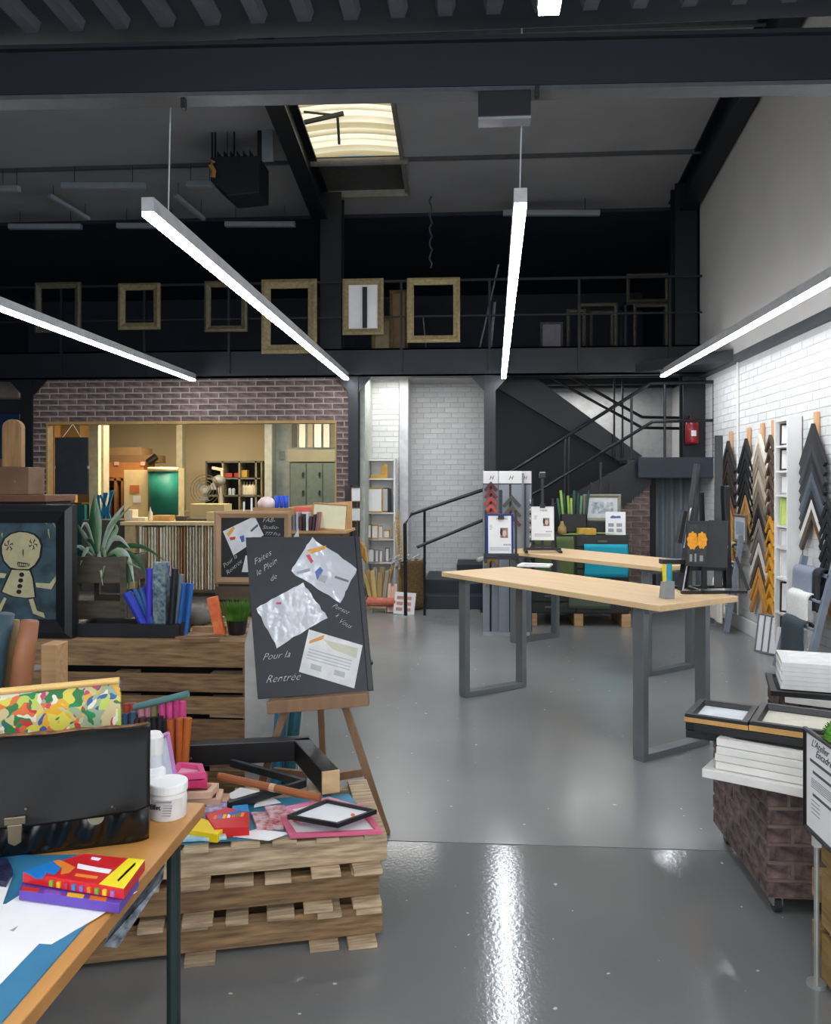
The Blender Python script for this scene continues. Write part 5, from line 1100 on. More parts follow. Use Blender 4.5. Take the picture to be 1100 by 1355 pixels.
bars('black_picture_frame', 'thick black frame corner with raw wood ends at the back of the pallet table', 'frame', [(A1 - V((.15, 0, 0)), A2 + (A2 - A1).normalized() * .04), (A2, A3)], .07, .09, M_bfr,
     [(A3 + dd * .006, (.012, .07, .085), Matrix.Rotation(math.atan2(dd.y, dd.x), 3, 'Z'))])
text('MODENA', .016, M_gray, bpy.data.objects['black_picture_frame'], PM[bpy.data.objects['black_picture_frame']].inverted() @ (Matrix.Translation(A1.lerp(A2, .08) + V((0, -.038, -.005))) @ Matrix.Rotation(math.atan2((A2 - A1).y, (A2 - A1).x), 4, 'Z') @ RX90), name='stamp')
z2 = ZP + .03
B1, B2, B3 = PZ(335, 1012, z2), PZ(404, 1036, z2), PZ(302, 1066, z2)
bars('slim_black_frame', 'slim black frame corner lying inside the thick black one', 'frame', [(B1 - V((.1, -.02, 0)), B2), (B2, B3)], .022, .03, mat('#22262a', .4, bump=0))
a_, b_ = PZ(290, 1027, ZP + .075), PZ(424, 1056, ZP + .055)
t = thing('wooden_rod', 'reddish brown wooden moulding lying across the black frames', 'rod', (a_.x, a_.y, ZP + .06))
part('rod', B().cyl(a_, b_, .0145, n=10), mat('#a0603a', .45, sc=4, bump=0), t, world=True)
c_ = a_.lerp(b_, .52); part('band', B().cyl(c_, a_.lerp(b_, .57), .0155, n=10), mat('#d6a98a', .5, bump=0), t, world=True)
def fframe(name, lab, px, z, th, bd, hx, inner='#e8e8ea', group=None, cat='frame'):
    P4 = [PZ(u, v, z) for u, v in px]; c = sum(P4, V()) / 4; t = thing(name, lab, cat, (c.x, c.y, z - th), group=group)
    I4 = [p + (c - p).normalized() * bd * 1.5 for p in P4]; b = B()
    dn = V((0, 0, -th)); ps = [p + dn for p in P4] + P4 + I4 + [p + dn for p in I4]; fs = []
    for j in range(4):
        for k in range(4): fs.append((j * 4 + k, j * 4 + (k + 1) % 4, ((j + 1) % 4) * 4 + (k + 1) % 4, ((j + 1) % 4) * 4 + k))
    b.add(ps, fs); part('moulding', b, mat(hx, .4, amt=.06, bump=0) if isinstance(hx, str) else hx, t, world=True, bev=.001)
    if inner: part('sheet', B().prism([p + dn * .7 for p in I4], dn * .25), mat(inner, .5, sc=8, amt=.05, bump=0), t, world=True)
    return t
fframe('picture_frame', 'large pink frame with white sheet at the right of the pallet table', [(384, 1105), (507, 1099), (480, 1064), (362, 1068)], ZP + .018, .013, .02, '#d0607f')
t = fframe('picture_frame', 'pale pink frame under the tilted black frame', [(398, 1084), (500, 1073), (436, 1054), (374, 1068)], ZP + .034, .015, .015, '#dd88a6')
t = fframe('picture_frame', 'small black frame with white sheet lying on the pink frames', [(380, 1078), (447, 1090), (499, 1071), (432, 1057)], ZP + .052, .016, .010, '#1a1a1c')
for u, v in ((390, 1086), (467, 1078)): flat('orange_sticker', ('left', 'right')[u > 400] + ' round orange sticker on the frames of the pallet table', 'sticker', [(u + 3 * math.cos(i * PI / 4), v + 2 * math.sin(i * PI / 4)) for i in range(8)][::-1], (ZP + .0195 if u < 400 else ZP + .0535), .001, mat('#e8702a', .5, bump=0))
t = cbox('yellow end of the crayon carton near the table corner', [(246, 1098), (288, 1104), (300, 1092), (258, 1080)], ZP + .035, .03, '#efcf12')
t = cbox('red crayon carton with coloured pattern on the pallet table', [(284, 1096), (330, 1093), (330, 1075), (300, 1068), (272, 1078)], ZP + .04, .035, '#d01e22')
for k in range(7): deco(t, [(282 + 6 * k, 1084 - .6 * k), (286 + 6 * k, 1084 - .6 * k), (288 + 6 * k, 1079 - .6 * k), (284 + 6 * k, 1079 - .6 * k)], ZP + .04, ('#e88030', '#2f78c0', '#f0d030', '#e8e0d8', '#e06a20', '#3a9a50', '#e8a040')[k])
deco(t, [(300, 1076), (316, 1072), (322, 1074), (306, 1079)], ZP + .0405, '#2a5fb0')
t = cbox('blue carton behind the red crayon carton', [(306, 1072), (330, 1074), (328, 1064), (308, 1066)], ZP + .036, .03, '#1f86c8')
def packet(lab, px, hx, th=.018): return flat('plastic_packet', lab, 'packet', px, ZP + th + .004, th, mat(hx, .15, sc=30, c2='#d8c8c8', bump=.15), bev=.004)
packet('clear plastic packet of dark red pieces in the middle of the pallet table', [(332, 1074), (340, 1093), (376, 1092), (368, 1072)], '#a03040')
packet('smaller red plastic packet left of the pink frames', [(350, 1066), (356, 1078), (384, 1076), (376, 1064)], '#b04a58', .03)
packet('clear packet with a purple oval at the left of the pallet table', [(268, 1074), (300, 1072), (300, 1060), (276, 1060)], '#5a5fb0', .03)
for k, (px, lb) in enumerate((([(296, 1054), (318, 1042), (360, 1050), (330, 1063)], 'white crumpled sheet inside the slim black frame'), ([(302, 1106), (356, 1112), (384, 1102), (340, 1097)], 'white sheet at the front edge of the pallet table'), ([(336, 1068), (372, 1062), (360, 1054), (340, 1058)], 'white sheet under the brown rod'))):
    flat('loose_paper', lb, 'paper', px, ZP + (.012, .008, .01)[k], .002, M_paper)
fl = [PZ(u, v, ZP + .016) for u, v in ((200, 1110), (300, 1102), (300, 1094), (204, 1100))]
flat('light_blue_packet', 'pale blue striped packet along the left front edge of the pallet table', 'packet', [(190, 1113), (300, 1107), (298, 1099), (200, 1101)], ZP + .02, .012, mat('#8ec4dc', .3, sc=30, c2='#d8eaf2', bump=.05), bev=.003)
# pink and wooden small frames, left
for k, (px, z, hx, lb) in enumerate((([(228, 1064), (300, 1066), (304, 1050), (240, 1048)], ZP + .03, '#c9a183', 'lowest flesh-coloured frame of the stack beside the jar'), ([(230, 1054), (292, 1058), (296, 1044), (244, 1040)], ZP + .055, '#cda88c', 'middle flesh-coloured frame of the stack beside the jar'), ([(232, 1050), (280, 1048), (290, 1036), (240, 1034)], ZP + .08, '#d9b096', 'top flesh-coloured frame of the stack beside the jar'), ([(226, 1036), (274, 1034), (275, 1022), (240, 1020)], ZP + .105, '#d42f6c', 'deep pink frame below the brighter pink one'), ([(222, 1026), (272, 1022), (268, 1010), (236, 1008)], ZP + .13, '#e85a94', 'bright pink frame topmost beside the white jar'))):
    fframe('picture_frame', lb, px, z, .024, .018, hx, inner='#e9b9c8' if k > 2 else '#c8a080', group='stacked small frames beside the jar')
p = PZ(234, 1030, ZP + .13)
t = thing('lilac_frame', 'lilac frame standing on edge behind the white jar', 'frame', M=TR((PY(226, 1030, 2.75).x, 2.75, ZP), 1.25, -.22))
hh = PY(226, 976, 2.75).z - ZP
part('moulding', mould(.14, hh, .016, .016), mat('#c98ac4', .4, bump=0), t); part('sheet', B().b2((-.055, -.008, .015), (.055, -.004, hh - .015)), mat('#cdd6e4', .5, bump=0), t)
# coloured paper rolls standing on the back of the pallets
RC = [('#2f5068', 162, 179, 968, 3), ('#3a2026', 181, 197, 975, 3), ('#141519', 199, 218, 966, 3), ('#b5561e', 222, 250, 950, 3)]
rcx0, rcx1 = PY(158, 1000, 3.2).x, PY(258, 1000, 3.2).x
t = thing('roll_crate', 'dark wooden crate behind the pallets carrying the coloured rolls', 'crate', ((rcx0 + rcx1) / 2, 3.28, 0))
part('body', B().b2((rcx0, 3.2, 0), (rcx1, 3.36, ZP)), mat('#3a2f26', .8, bump=0), t, world=True, bev=.003)
def roll(lab, p0, p1, r, hx, group): 
    t = solo('paper_roll', B().cyl(p0, p1, r, n=12), mat(hx, .6, amt=.06, bump=0), lab, 'roll', group); return t
low_ = [(166, 944, '#2c4c66', 'slate blue'), (176, 942, '#34546a', 'blue-grey'), (181, 951, '#3c2228', 'maroon'), (189, 949, '#46282c', 'maroon'), (196, 950, '#3c2228', 'maroon'), (204, 949, '#15161a', 'black'), (212, 948, '#191a20', 'black'), (219, 952, '#15161a', 'black'), (226, 952, '#b5581f', 'orange'), (238, 950, '#b85c22', 'orange'), (249, 950, '#bd6226', 'orange')]
for k, (u, v, hx, nm) in enumerate(low_):
    top_ = PY(u, v, 3.24); roll('%s %s roll from left in the lower row on the pallets' % (NTH[k], nm), V((top_.x - .02 * (k > 9), 3.24, ZP + .006)), top_, .0135 if k < 8 else .016, hx, 'lower row of coloured rolls')
up_ = [(168, 931, '#a0452c', 'rust'), (176, 930, '#a84a30', 'rust'), (187, 934, '#d99aa6', 'pale pink'), (196, 931, '#b87f8c', 'mauve'), (204, 928, '#7f7a4c', 'olive'), (215, 926, '#d04a86', 'hot pink'), (225, 925, '#d85090', 'hot pink'), (234, 926, '#c84480', 'hot pink'), (242, 928, '#d04a86', 'hot pink')]
for k, (u, v, hx, nm) in enumerate(up_):
    top_ = PY(u, v, 3.31); roll('%s %s roll from left in the upper row behind the orange ones' % (NTH[k], nm), V((top_.x, 3.31, ZP + .006)), top_, .0145, hx, 'upper row of coloured rolls')
roll('grey-green roll lying slanted on top of the coloured rolls', PY(178, 936, 3.30) + V((0, 0, .0)), PY(249, 918, 3.28), .014, '#5f8a88', 'rolls lying on top')
# ================================================================ CHALKBOARD ON EASEL
BL, BR, TL, TRr = PY(341, 925, 3.55), PY(487, 915, 3.56), PY(325, 711, 3.80), PY(469, 710, 3.81)
ex = (BR - BL).normalized(); ez = ((TL + TRr) / 2 - (BL + BR) / 2); ez = (ez - ex * ez.dot(ex)).normalized(); ey = ez.cross(ex)
def basisM(ex, ey, ez, o): return Matrix(((ex.x, ey.x, ez.x, o.x), (ex.y, ey.y, ez.y, o.y), (ex.z, ey.z, ez.z, o.z), (0, 0, 0, 1)))
BM = basisM(ex, ey, ez, BL); BI = BM.inverted()
def onb(u, v, off=0): r = ray(u, v); tt = (BL - O).dot(ey) / r.dot(ey); p = BI @ (O + r * tt); p.y = off; return p
t = thing('chalkboard', 'black chalkboard with three sheets and chalk writing on the wooden easel', 'board', M=BM)
q4 = [onb(341, 925), onb(487, 915), onb(469, 710), onb(325, 711)]
part('board', B().prism(q4, (0, .012, 0)), mat('#25282e', .5, sc=5, c2='#1c1f24', bump=0), t, bev=.002)
part('rear_board', B().prism([p + V((.022, .014, .004)) for p in q4], (0, .016, 0)), mat('#1b1e23', .4, bump=0), t, bev=.003)
def sheet(nm, px, off, m): return part(nm, B().prism([onb(u, v, off) for u, v in px], (0, .001, 0)), m, t)
m_slv = mat('#c4c7cb', .12, sc=9, amt=.06, bump=.35); m_str = mat('#f4f5f7', .3, bump=0)
def jag(px, n=9, a=1.2):
    out = []
    for i in range(len(px)):
        p, q = px[i], px[(i + 1) % len(px)]
        for k in range(n): f = k / n; out.append((p[0] + (q[0] - p[0]) * f + random.uniform(-a, a), p[1] + (q[1] - p[1]) * f + random.uniform(-a, a)))
    return out
s1 = sheet('plastic_sleeve', jag([(385, 756), (450, 798), (473, 753), (413, 711)]), -.003, m_slv)
s2 = sheet('plastic_sleeve', jag([(367, 857), (433, 817), (401, 771), (339, 806)]), -.0025, m_slv)
s3 = sheet('flyer', [(396, 889), (469, 911), (480, 854), (409, 833)], -.003, mat('#dcdcd8', .6, bump=0))
PMs = lambda nm, px, off, hx: sheet(nm, px, off, mat(hx, .4, bump=0))
PMs('print_patch', [(406, 728), (432, 722), (430, 727), (412, 733)], -.004, '#d99a35'); PMs('print_patch', [(405, 735), (410, 734), (415, 743), (412, 746)], -.004, '#c23a44')
PMs('print_patch', [(417, 757), (424, 750), (428, 755), (420, 768)], -.004, '#4a68a8'); PMs('print_patch', [(444, 762), (462, 768), (461, 771), (443, 765)], -.004, '#6b6e72'); PMs('print_patch', [(392, 757), (410, 752), (411, 756), (394, 760)], -.004, '#8f9498')
PMs('print_patch', [(423, 760), (434, 763), (430, 772), (421, 768)], -.004, '#a9abae'); PMs('print_patch', [(366, 797), (373, 797), (372, 800), (366, 800)], -.0035, '#b04a62')
m_gl = mat('#f6f7f8', .5, bump=0)
def quad(u, v, u2, v2, hw): 
    dx, dy = u2 - u, v2 - v; l = math.hypot(dx, dy); nx, ny = -dy / l * hw, dx / l * hw; return [(u + nx, v + ny), (u + dx / 2 + nx * 1.5, v + dy / 2 + ny * 1.5), (u2, v2), (u + dx / 2 - nx, v + dy / 2 - ny), (u - nx, v - ny)]
PMs('print_patch', [(410, 848), (430, 840), (428, 846), (409, 852)], -.004, '#d8903a'); PMs('print_patch', [(428, 846), (474, 858), (472, 871), (440, 859)], -.0038, '#c2c0a8')
b = B()
for k in range(4): b.prism([onb(*p, -.004) for p in ((409 - k, 858 + 4 * k), (466 - k, 874 + 4 * k), (466 - k, 875.4 + 4 * k), (409 - k, 859.4 + 4 * k))], (0, .0005, 0))
for u, v in ((412, 878), (443, 886)): b.prism([onb(*p, -.004) for p in ((u, v), (u + 14, v + 4), (u + 13, v + 11), (u - 1, v + 7))], (0, .0005, 0))
part('print_lines', b, mat('#b4b6b8', .6, bump=0), t)
def chalk(s, u, v, size, rot, tgt=None, on=None):
    p = (on or onb)(u, v, -.0015); return text(s, size, M_chalk, tgt or t, onface(p.x, p.y, p.z, rot), name='chalk_writing', shear=.5, ext=.0004, thin=.022)
chalk('Faites', 337, 748, .040, -.5); chalk('le Plein', 340, 763, .040, -.55); chalk('de', 358, 770, .036, -.45)
chalk('Pour la', 347, 874, .044, -.05); chalk('Rentrée', 351, 904, .048, -.03)
chalk('Pensez', 439, 803, .030, .5); chalk('à', 443, 815, .03, .5); chalk('Vous', 447, 823, .032, .55)
# wooden easel
t = thing('wooden_easel', 'brown wooden A-frame easel carrying the black chalkboard', 'easel', (BL.x + .25, 3.7, 0))
m_ez = mat('#8a6a4e', .6, sc=3, st=(8, 8, 1), amt=.15, bump=.02)
lz = (PY(358, 932, 3.5) + PY(487, 925, 3.5)) / 2
part('ledge', B().bar(PY(355, 935, 3.535), PY(488, 924, 3.535), .05, .055), m_ez, t, world=True, bev=.003)
apx = PY(417, 812, 3.78)
def leg(u, v, y0, wd=.034):
    p = PY(u, v, y0); d_ = (p - apx); k = -apx.z / d_.z; f = apx + d_ * k; part('leg', B().bar(f, apx, wd, .022, up=(0, 1, 0)), m_ez, t, world=True, bev=.002)
leg(369, 965, 3.66); leg(498, 1060, 3.72)
part('leg', B().bar((apx.x, 4.05, 0), apx + V((0, .03, 0)), .03, .022, up=(0, 1, 0)), m_ez, t, world=True, bev=.002)
part('crossbar', B().bar(PY(430, 1030, 3.70), PY(480, 1022, 3.70), .02, .035), m_ez, t, world=True, bev=.002)
part('crossbar', B().bar(PY(362, 1020, 3.72), PY(440, 1028, 3.70), .02, .03), m_ez, t, world=True, bev=.002)
for k, (u0, v0, u1, v1, hx) in enumerate(((364, 985, 372, 936, '#2f86a8'), (378, 985, 392, 938, '#1f5a66'))):
    a_ = PY(u0, v0, 3.95); a_.z = .02; solo('teal_roll', B().cyl(a_, PY(u1, v1, 4.0), .03, n=12), mat(hx, .5, sc=20, amt=.3, bump=0), ('bright', 'dark')[k] + ' teal roll standing behind the wooden easel', 'roll')
# ================================================================ PALLET COUNTER WITH DISPLAYS
CY = 4.15; CZ = .785
cx0, cx1 = PY(40, 850, CY).x, PY(324, 850, CY).x
t = thing('pallet_counter', 'counter faced with horizontal brown pallet boards behind the low pallet table', 'counter', ((cx0 + cx1) / 2, 4.6, 0))
for k, (v0, v1) in enumerate(((852, 882), (891, 915), (921, 944), (951, 979), (987, 1012), (1020, 1045))):
    z0, z1 = PY(200, v1, CY).z, PY(200, v0, CY).z; b = B().b2((cx0, CY, z0), (cx1, CY + .02, z1)); part('slat', b, M_pal, t, world=True, bev=.003)
for u in (58, 162, 288, 315):
    x = PY(u, 900, CY).x; 
    for k in range(5): z = (.70, .56, .43, .29, .15)[k]; part('block', B().b2((x - .05, CY + .022, z - .05), (x + .06, CY + .10, z + .05)), M_pal2, t, world=True, bev=.003)
part('inner_panel', B().b2((cx0, CY + .2, 0), (cx1, CY + .22, CZ - .06)), mat('#15130f', .9, bump=0), t, world=True)
for k in range(7): y = CY + .0 + k * .135; part('top_board', B().b2((cx0, y, CZ - .022), (cx1 - .01 * (k % 2), y + .12, CZ)), M_pal, t, world=True, bev=.003)
part('side', B().b2((cx1 - .02, CY + .03, 0), (cx1, 5.08, CZ - .024)), M_pal, t, world=True)
a_, b_ = PY(324, 850, 4.1), PY(395, 1000, 4.1)
solo('white_side_panel', B().prism([(a_.x, 4.1, 0), (b_.x, 4.1, 0), (b_.x, 4.1, PY(380, 700, 4.1).z), (a_.x + .06, 4.1, PY(335, 790, 4.1).z), (a_.x + .015, 4.1, PY(330, 838, 4.1).z), (a_.x, 4.1, PY(324, 852, 4.1).z)], (0, .012, 0)), mat('#cfcdc8', .6, bump=0), 'pale grey panel between the pallet counter and the chalkboard easel', 'panel')
# painting
def px4(u, v, y=4.19): return PY(u, v, y)
pl, pr_, pt_, pb2 = px4(-75, 700).x, px4(101, 700).x, px4(40, 668).z, CZ
t = thing('child_painting', 'black framed dark blue painting of a pale stick figure with buttons', 'painting', ((pl + pr_) / 2, 4.2, CZ + .001))
W2, H2 = pr_ - pl, pt_ - CZ
part('moulding', mould(W2, H2, .095, .07), M_bfr, t)
part('canvas', B().b2((-W2 / 2 + .08, -.02, .08), (W2 / 2 - .08, -.012, H2 - .08)), mat('#41606a', .6, sc=9, c2='#17202c', bump=.15, det=7), t)
I = PM[t].inverted(); fy = -.023
def fp(u, v, off=0): p = I @ PY(u, v, 4.177); return V((p.x, fy - off, p.z))
m_fig = mat('#b5ad86', .7, sc=20, amt=.12, bump=.05); m_out = mat('#0e0f12', .7, bump=0)
def shape(px, g=1.0, nm='painted_figure'):
    c = (sum(p[0] for p in px) / len(px), sum(p[1] for p in px) / len(px))
    part('painted_outline', B().prism([fp(c[0] + (u - c[0]) * 1.07 + (g if u > c[0] else -g), c[1] + (v - c[1]) * 1.07) for u, v in px], (0, .001, 0)), m_out, t)
    part(nm, B().prism([fp(u, v, .0015) for u, v in px], (0, .001, 0)), m_fig, t)
shape([(54, 722), (51, 714), (45, 708), (36, 705), (26, 704), (15, 707), (7, 713), (3, 722), (3, 732), (6, 742), (14, 751), (24, 753), (38, 753), (46, 747), (52, 737)][::-1], nm='painted_head')
shape([(16, 754), (39, 755), (43, 766), (46, 790), (34, 791), (18, 789), (3, 783)][::-1])
shape([(47, 771), (66, 772), (74, 762), (76, 766), (68, 780), (48, 777)][::-1], 0); shape([(-8, 757), (9, 759), (6, 765), (-8, 764)][::-1], 0)
shape([(6, 790), (0, 800), (-6, 815), (-2, 816), (9, 792)], 0); shape([(38, 793), (44, 812), (60, 818), (58, 811), (49, 808), (44, 792)], 0)
for k in range(4): c = (29 - k * 1.2, 760.5 + 7.5 * k); part('painted_button', B().prism([fp(c[0] + 3.4 * math.cos(a), c[1] + 3 * math.sin(a), .003) for a in [i * PI / 5 for i in range(10)]][::-1], (0, .001, 0)), m_out, t)
b = B()
def ln(u0, v0, u1, v1, w_=.9): b.bar(fp(u0, v0, .003), fp(u1, v1, .003), .0012, w_ * .0039, up=(0, 1, 0)) if 0 else b.prism([fp(x, y, .003) for x, y in quad(u0, v0, u1, v1, w_ * .6)], (0, .0008, 0))
for u, v in ((12, 722), (44, 720)):
    for a in range(5): aa = a * 1.26 + u; ln(u + 1.5 * math.cos(aa), v + 1.5 * math.sin(aa), u + 7 * math.cos(aa), v + 8 * math.sin(aa)); ln(u + 5 * math.cos(aa), v + 5 * math.sin(aa), u + 6 * math.cos(aa + .5), v + 8 * math.sin(aa + .5), .7)
ln(31, 727, 31, 738); ln(24, 744, 39, 746); ln(24, 749, 38, 750); ln(24, 744, 24, 749); ln(39, 746, 38, 750)
for k in range(5): ln(26 + 2.6 * k, 744.5, 26 + 2.6 * k, 750, .6)
part('painted_lines', b, m_out, t, kind='stuff')
b = B(); 
for (x0, y0, x1, y1) in ((67, 685, 75, 700), (64, 700, 66, 713), (3, 705, 3, 712), (60, 690, 63, 694)): b.prism([fp(x, y, .002) for x, y in quad(x0, y0, x1, y1, .8)], (0, .0008, 0))
part('paint_stroke', b, mat('#8f9a5c', .6, bump=0), t)
# wooden block sculpture on a shelf behind the painting
sy = 4.32; a_, b_ = PY(-60, 664, sy), PY(63, 664, sy)
t = thing('dark_cabinet', 'dark cabinet with brown top board behind the framed painting', 'cabinet', ((a_.x + b_.x) / 2, sy + .15, CZ))
part('body', B().b2((a_.x, sy + .02, CZ + .001), (b_.x - .02, sy + .3, a_.z)), M_black, t, world=True)
part('top_board', B().b2((a_.x, sy - .02, a_.z), (b_.x, sy + .32, PY(0, 655, sy).z)), mat('#6b4630', .6, amt=.15, sc=4, bump=0), t, world=True, bev=.004)
z0 = PY(0, 655, sy).z + .001; a_, b_ = PY(-6, 618, sy + .03), PY(38, 655, sy + .03)
t = thing('wood_block_holder', 'rough wooden box with an upright rounded plank above the painting', 'wood block', ((a_.x + b_.x) / 2, sy + .1, z0))
part('box', B().b2((a_.x, sy + .03, z0), (b_.x, sy + .2, a_.z)), mat('#7a5b40', .7, sc=6, c2='#5a4330', bump=.05), t, world=True, bev=.004)
pl0, pl1 = PY(5, 620, sy + .1), PY(31, 620, sy + .1); zt5 = PY(18, 555, sy + .1).z; r = (pl1.x - pl0.x) / 2; cxp = (pl0.x + pl1.x) / 2
pts = [(pl0.x, sy + .08, a_.z + .001)] + [(cxp + r * math.cos(PI - i * PI / 8), sy + .08, zt5 - r * .8 + r * .8 * math.sin(i * PI / 8)) for i in range(9)] + [(pl1.x, sy + .08, a_.z + .001)]
part('plank', B().prism(pts[::-1], (0, .04, 0)), mat('#a07a4c', .6, sc=4, st=(10, 1, 1), c2='#7d5c38', bump=.05), t, world=True, bev=.004)
part('screw', B().cyl(PY(20, 637, sy + .03), PY(20, 637, sy + .02), .008, n=8), mat('#5a4a3a', .5, bump=0), t, world=True)
# big leather rolls standing left
for k, (u0, u1, v0, hx, y, lb) in enumerate(((-6, 26, 812, '#2a4650', 2.9, 'dark teal leather roll standing widest at the left edge'), (24, 36, 820, '#8f7a52', 3.0, 'thin tan edged sheet roll between the teal and brown leather rolls'), (37, 62, 822, '#94603f', 2.95, 'brown crumpled leather roll in front of the painting'))):
    p, q = PY(u0, v0, y), PY(u1, v0, y); r = (q.x - p.x) / 2; tx = (p.x + q.x) / 2; bb = B(); 
    bb.tube([(tx - .16 * (1 - i / 8) - .03, y, i / 8 * p.z) for i in range(9)], r, 18)
    for v in bb.v:
        n_ = math.sin(v.z * 23 + v.x * 40) * .004; v.x += n_; v.y += n_
    solo('leather_roll', bb, mat(hx, .55, sc=9, amt=.2, bump=.15), lb, 'roll', smooth=True)
a_ = PY(54, 853, 3.4); b_ = PY(75, 905, 3.4)
solo('timber_post', B().b2((a_.x, 3.4, 0), (b_.x, 3.5, a_.z)), M_woodx, 'short square timber post right of the brown leather roll', 'post', bev=.004)
t = thing('roll_bin', 'dark bin on the floor holding the big leather rolls', 'bin', (PY(20, 900, 2.95).x - .22, 2.95, 0))
for s, c, d_ in ((0, (0, -.2, .2), (.62, .02, .4)), (1, (0, .2, .2), (.62, .02, .4)), (2, (-.3, 0, .2), (.02, .38, .4)), (3, (.3, 0, .2), (.02, .38, .4))): part('side', B().box(c, d_), M_black, t)
# planter with spider plant
py_ = 4.40; a_, b_ = PY(96, 737, py_), PY(167, 850, py_)
t = thing('slatted_planter', 'grey wooden slatted planter standing right of the painting', 'planter', ((a_.x + b_.x) / 2, py_ + .12, CZ))
m_pl = mat('#5d5646', .8, sc=5, st=(1, 8, 8), c2='#3f3a30', bump=.05)
for v0, v1 in ((737, 772), (795, 820)):
    z0, z1 = PY(130, v1, py_).z, PY(130, v0, py_).z; part('slat', B().b2((a_.x, py_, z0), (b_.x, py_ + .015, z1)), m_pl, t, world=True, bev=.002); part('slat', B().b2((b_.x - .015, py_ + .02, z0), (b_.x, py_ + .26, z1)), m_pl, t, world=True, bev=.002); part('slat', B().b2((a_.x, py_ + .27, z0), (b_.x, py_ + .285, z1)), m_pl, t, world=True)
for x in (a_.x + .015, b_.x - .015): 
    for yy in (py_ - .012, py_ + .26): part('post', B().b2((x - .015, yy, CZ), (x + .015, yy + .025, a_.z + .005)), m_pl, t, world=True)
zsoil = a_.z - .02
part('liner', B().b2((a_.x + .02, py_ + .02, PY(130, 770, py_).z), (b_.x - .02, py_ + .26, zsoil)), mat('#1d1712', .9, sc=30, bump=.2), t, world=True)
t = thing('spider_plant', 'green and white striped spider plant growing in the slatted planter', 'plant', ((a_.x + b_.x) / 2, py_ + .1, zsoil))
m_l1 = mat('#5f8a52', .5, sc=3, st=(1, 1, 1), c2='#9fb39a', bump=0); m_l2 = mat('#2f5a34', .5, amt=.2, bump=0); m_l3 = mat('#a9b8aa', .5, amt=.1, bump=0)
def leaf(px, w_, m, dy=0):
    pts = [PY(u, v, py_ + .1 + dy * (i / (len(px) - 1))) for i, (u, v) in enumerate(px)]; n = 10; P = []
    for i in range(n + 1):
        f = i / n * (len(pts) - 1); k = min(int(f), len(pts) - 2); P.append(pts[k].lerp(pts[k + 1], f - k))
    P = [P[0]] + [(P[i - 1] + P[i] * 2 + P[i + 1]) / 4 for i in range(1, n)] + [P[n]]
    b = B(); vs = []
    for i, p in enumerate(P):
        q = i / n; ww = w_ * (.35 + 1.3 * q) if q < .5 else w_ * 2 * (1 - q) * 1.0 + .001
        d_ = (P[min(i + 1, n)] - P[max(i - 1, 0)]).normalized(); s = d_.cross(V((0, 1, 0))).normalized()
        vs += [p - s * ww, p + V((0, .35 * ww, 0)), p + s * ww]
    fs = []
    for i in range(n):
        for k in range(2): fs.append((i * 3 + k, i * 3 + k + 1, i * 3 + 4 + k, i * 3 + 3 + k))
    b.add(vs, fs); part('leaf', b, m, t, world=True, smooth=True, solid=.0015)
leaf([(128, 735), (124, 710), (122, 680), (125, 655)], .022, m_l2); leaf([(130, 735), (132, 705), (129, 675), (127, 660)], .016, m_l1)
leaf([(134, 735), (140, 710), (152, 685), (168, 664)], .018, m_l3, -.08); leaf([(136, 735), (146, 712), (156, 700), (150, 690)], .014, m_l1)
leaf([(126, 735), (116, 715), (106, 700), (103, 694)], .012, m_l1, -.05); leaf([(124, 736), (112, 728), (104, 722), (98, 726)], .012, m_l3, -.05)
leaf([(138, 735), (148, 712), (160, 712), (172, 726)], .016, m_l3, -.1); leaf([(138, 735), (160, 722), (190, 722), (218, 742)], .014, m_l2, -.12)
leaf([(132, 737), (130, 728), (132, 745), (136, 775)], .012, m_l3, -.13); leaf([(134, 737), (136, 722), (140, 740), (134, 768)], .010, m_l1, -.13)
leaf([(140, 737), (158, 725), (172, 740), (178, 775)], .018, m_l3, -.12); leaf([(142, 738), (165, 728), (182, 740), (196, 765)], .016, m_l2, -.1)
leaf([(126, 737), (118, 722), (110, 735), (106, 748)], .012, m_l1, -.12); leaf([(130, 737), (122, 718), (116, 712), (112, 716)], .012, m_l2, -.08)
leaf([(142, 738), (160, 735), (172, 752), (170, 790)], .020, m_l2, -.12); leaf([(140, 736), (152, 728), (164, 742), (186, 752)], .014, m_l1, -.12)
leaf([(132, 735), (142, 700), (160, 682), (176, 668)], .010, m_l1, -.1); leaf([(128, 735), (118, 700), (112, 690), (106, 702)], .010, m_l3, -.06)
# black tray frame and blue rolls
ty = 4.2; a_, b_ = PY(102, 828, ty), PY(236, 852, ty)
t = thing('black_tray', 'long black tray on the counter holding the blue rolls', 'tray', ((a_.x + b_.x) / 2, ty + .12, CZ))
ztr = PY(160, 826, ty).z
part('front', B().b2((a_.x, ty, CZ + .001), (b_.x, ty + .03, ztr)), M_bfr, t, world=True, bev=.003); part('side', B().b2((b_.x - .03, ty + .03, CZ + .001), (b_.x, ty + .16, ztr)), M_bfr, t, world=True)
part('base', B().b2((a_.x, ty + .03, CZ + .001), (b_.x - .03, ty + .16, CZ + .008)), M_bfr, t, world=True)
part('side', B().b2((a_.x, ty + .03, CZ + .008), (a_.x + .03, ty + .16, ztr)), M_bfr, t, world=True); part('back', B().b2((a_.x, ty + .16, CZ + .001), (b_.x, ty + .18, ztr)), M_bfr, t, world=True)
